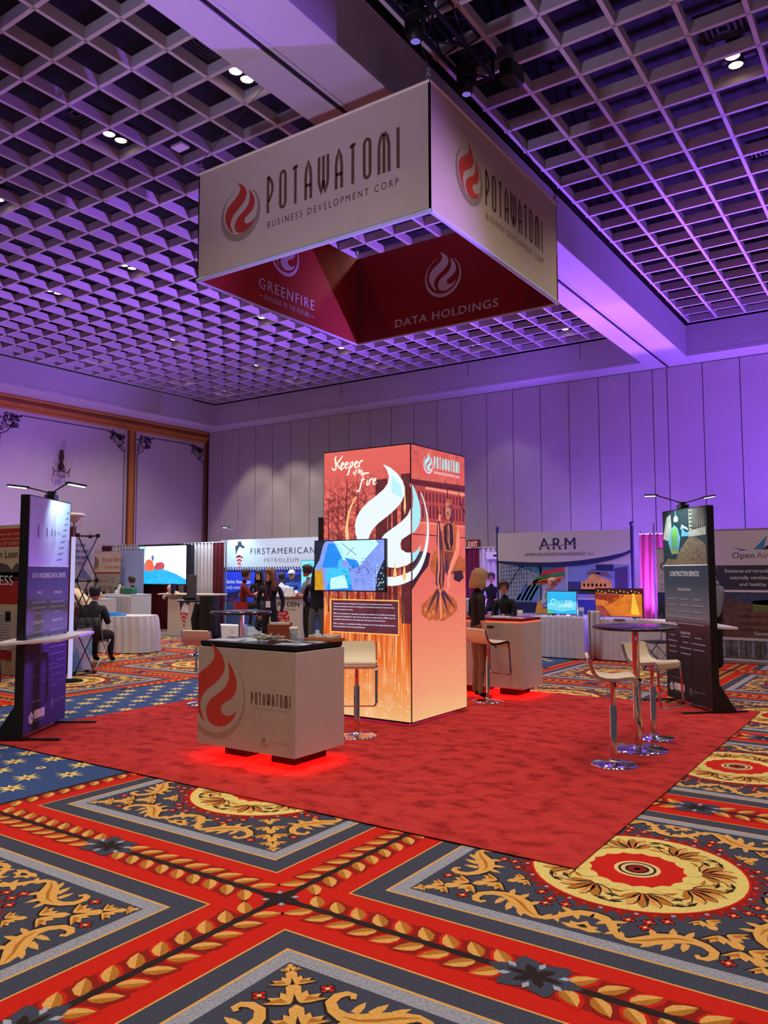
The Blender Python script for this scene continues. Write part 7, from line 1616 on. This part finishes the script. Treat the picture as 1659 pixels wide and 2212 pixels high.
pr.poly([(0, .6), (1.02, .55), (1.10, .3), (1.14, 1.15), (1.0, 1.27), (.6, 1.32), (0, 1.45)], CI); pr.up(); pr.poly([(0, .65), (1.0, .6), (1.09, 1.15), (.98, 1.24), (.6, 1.29), (0, 1.41)], CB); pr.poly([(0, .45), (.7, .42), (.9, .38), (.98, .9), (.7, 1.0), (.3, 1.05), (0, 1.02)], CY); pr.up(); pr.text('MARKET GUIDE', .55, 1.08, .035, PTX, w=.40); pr.poly([(.1, .55), (.5, .62), (.8, .45), (.9, .42), (.6, .40), (.1, .42)], mat('card_olive', (110, 84, 40), .7)); pr.build('printed_card', t)
t = thing('easel', 'black easel frame with pale board between cutout stand and left display panel', 'easel', (-11.80, 6.60, .002), .9)
b = MB().mat(FRM); b.tube([(-.20, 0, 0), (-.04, .05, 2.0)], .018, 6); b.tube([(.20, 0, 0), (.04, .05, 2.0)], .018, 6); b.tube([(-.2, 0, .15), (.2, 0, .15)], .02, 6); b.build('frame', t); MB().mat(mat('board_grey', (150, 158, 172), .6)).prism([(-.14, .03), (.14, .03), (.14, .05), (-.14, .05)], .2, 1.6).build('board', t)

# ------------------------------------------------------------------ things on the counters
ZT = 1.0378
PAP = mat('paper_white', (214, 214, 222), .6); PAPB = mat('paper_pale_blue', (160, 180, 206), .6)
def paper(x, y, a, w, d, label, m=None, z=ZT, art=True, first=None):
    t = thing('leaflet', label, 'paper', (x, y, z), a, 'leaflets on the counters'); MB().mat(m or PAP).box(-w/2, w/2, -d/2, d/2, 0, .0015).build('sheet', t)
    if art: pr = Print((-w/2, -d/2, .0018), (1, 0, 0), (0, 1, 0), step=.0002); pr.rect(.01, d*.55, w-.01, d*.9, PAPB); pr.lines(.015, d*.42, w-.03, 5, .02, .006, GYT, .3); pr.build('print', t)
for x, y, a, w, d, lb, m in ((-5.30, 5.22, .2, .30, .21, 'white leaflet nearest the left front corner of the flame counter', None), (-5.18, 5.40, -.1, .30, .21, 'white leaflet behind the front left one on the flame counter', None), (-4.98, 5.25, .5, .22, .16, 'small leaflet in the front middle of the flame counter', PAPB), (-5.02, 5.56, .1, .34, .2, 'white leaflet at the far edge of the flame counter', None),
                             (-4.50, 5.20, .35, .28, .19, 'glossy leaflet at the front right corner of the flame counter', PAPB), (-4.48, 5.48, -.3, .20, .10, 'pale blue card at the right edge of the flame counter', PAPB)): paper(x, y, a, w, d, lb, m)
for x, y, a, lb in ((-5.15, 9.78, .1, 'leaflet by the blonde person on the two door counter'), (-4.85, 9.85, -.3, 'leaflet in the middle of the two door counter'), (-4.58, 9.80, .2, 'leaflet at the right end of the two door counter'), (-4.9, 10.05, .6, 'leaflet far back on the two door counter')): paper(x, y, a, .24, .17, lb)
v = on_z(598, 1376, ZT)
t = thing('wooden_box', 'upright reddish wooden brochure box on the flame counter', 'box', (-4.93, 5.50, ZT), radians(28)); WOOD = mat('cherry_wood', (140, 62, 34), .5, noise=.25, scale=9)
MB().mat(WOOD).box(-.11, .11, 0, .012, 0, .135).build('front', t, bevel=.002); MB().mat(WOOD).box(-.11, .11, .06, .072, 0, .15).build('back', t, bevel=.002); MB().mat(WOOD).box(-.11, -.098, .012, .06, 0, .135).build('side', t); MB().mat(WOOD).box(.098, .11, .012, .06, 0, .135).build('side', t)
MB().mat(PAP).box(-.09, .09, .02, .05, .01, .155).build('leaflets', t)
t = thing('coffee_cup', 'white paper coffee cup with lid on the flame counter', 'cup', (-4.715, 5.46, ZT)); MB().mat(PAP).lathe([(.028, 0), (.030, .004), (.040, .105)], 24).build('cup', t); MB().mat(mat('lid_white', (222, 214, 208), .4)).lathe([(.042, .104), (.043, .112), (.038, .118), (.036, .126), (.01, .126)], 24).build('lid', t); pr = Print((-.012, -.037, .05), step=.001); pr.ring(.012, .012, .006, .009, SEAM, n=12); pr.build('print', t)
t = thing('cable_bundle', 'tangled heap of pale grey cords on the flame counter', 'cable', (-4.78, 5.24, ZT)); t['kind'] = 'stuff' if False else t.get('kind', ''); del t['kind']
random.seed(21); CC = mat('cord_grey', (172, 168, 160), .5)
for k in range(9):
    cx, cy, r = random.uniform(-.16, .10), random.uniform(-.04, .05), random.uniform(.025, .05); ph = random.random()*6
    MB().mat(CC).tube([(cx+r*1.6*cos(ph+i*.55)+.006*i*(1 if k % 2 else -1)*.5, cy+r*sin(ph+i*.55), .008+.035*abs(sin(ph+i*.4))+.002*i) for i in range(16)], .0055, 6).build('cord', t)
MB().mat(CC).tube([(.05, .0, .01), (.14, .03, .025), (.24, .03, .015), (.28, .06, .01)], .006, 6).build('cord', t)
t = thing('sweets_tray', 'orange tray heaped with clear wrapped packets at the back right of the flame counter', 'tray', (-4.47, 5.60, ZT), radians(8)); MB().mat(mat('tray_orange', (176, 96, 44), .6)).prism([(-.16, -.08), (.14, -.08), (.16, .08), (-.16, .08)], 0, .03).build('tray', t, bevel=.004)
CLR = mat('wrapper', (196, 190, 170), .15)
for k in range(8): MB().mat(CLR).prism([(-.14+.035*k, -.06), (-.10+.035*k, -.065), (-.105+.035*k, .06), (-.145+.035*k, .055)], .03, .052+.008*sin(k*2)).build('packet', t, bevel=.006)
t = thing('fishbowl', 'round clear glass bowl on the two door counter', 'bowl', (-5.28, 9.95, ZT)); GLS = mat('clear_glass', (236, 240, 244), .03, trans=.95)
b = MB().mat(GLS); b.lathe([(.05, .002), (.09, .02), (.125, .07), (.135, .12), (.12, .18), (.085, .215), (.09, .225), (.083, .22), (.113, .18), (.128, .12), (.118, .07), (.085, .026), (.02, .010)], 28); b.build('bowl', t); MB().mat(PAP).sphere((0, 0, .03), .06, .06, .02).build('cards', t)
t = thing('cup', 'small white cup on the two door counter', 'cup', (-4.62, 10.05, ZT)); MB().mat(PAP).lathe([(.03, 0), (.04, .09), (.036, .09)], 16).build('body', t)
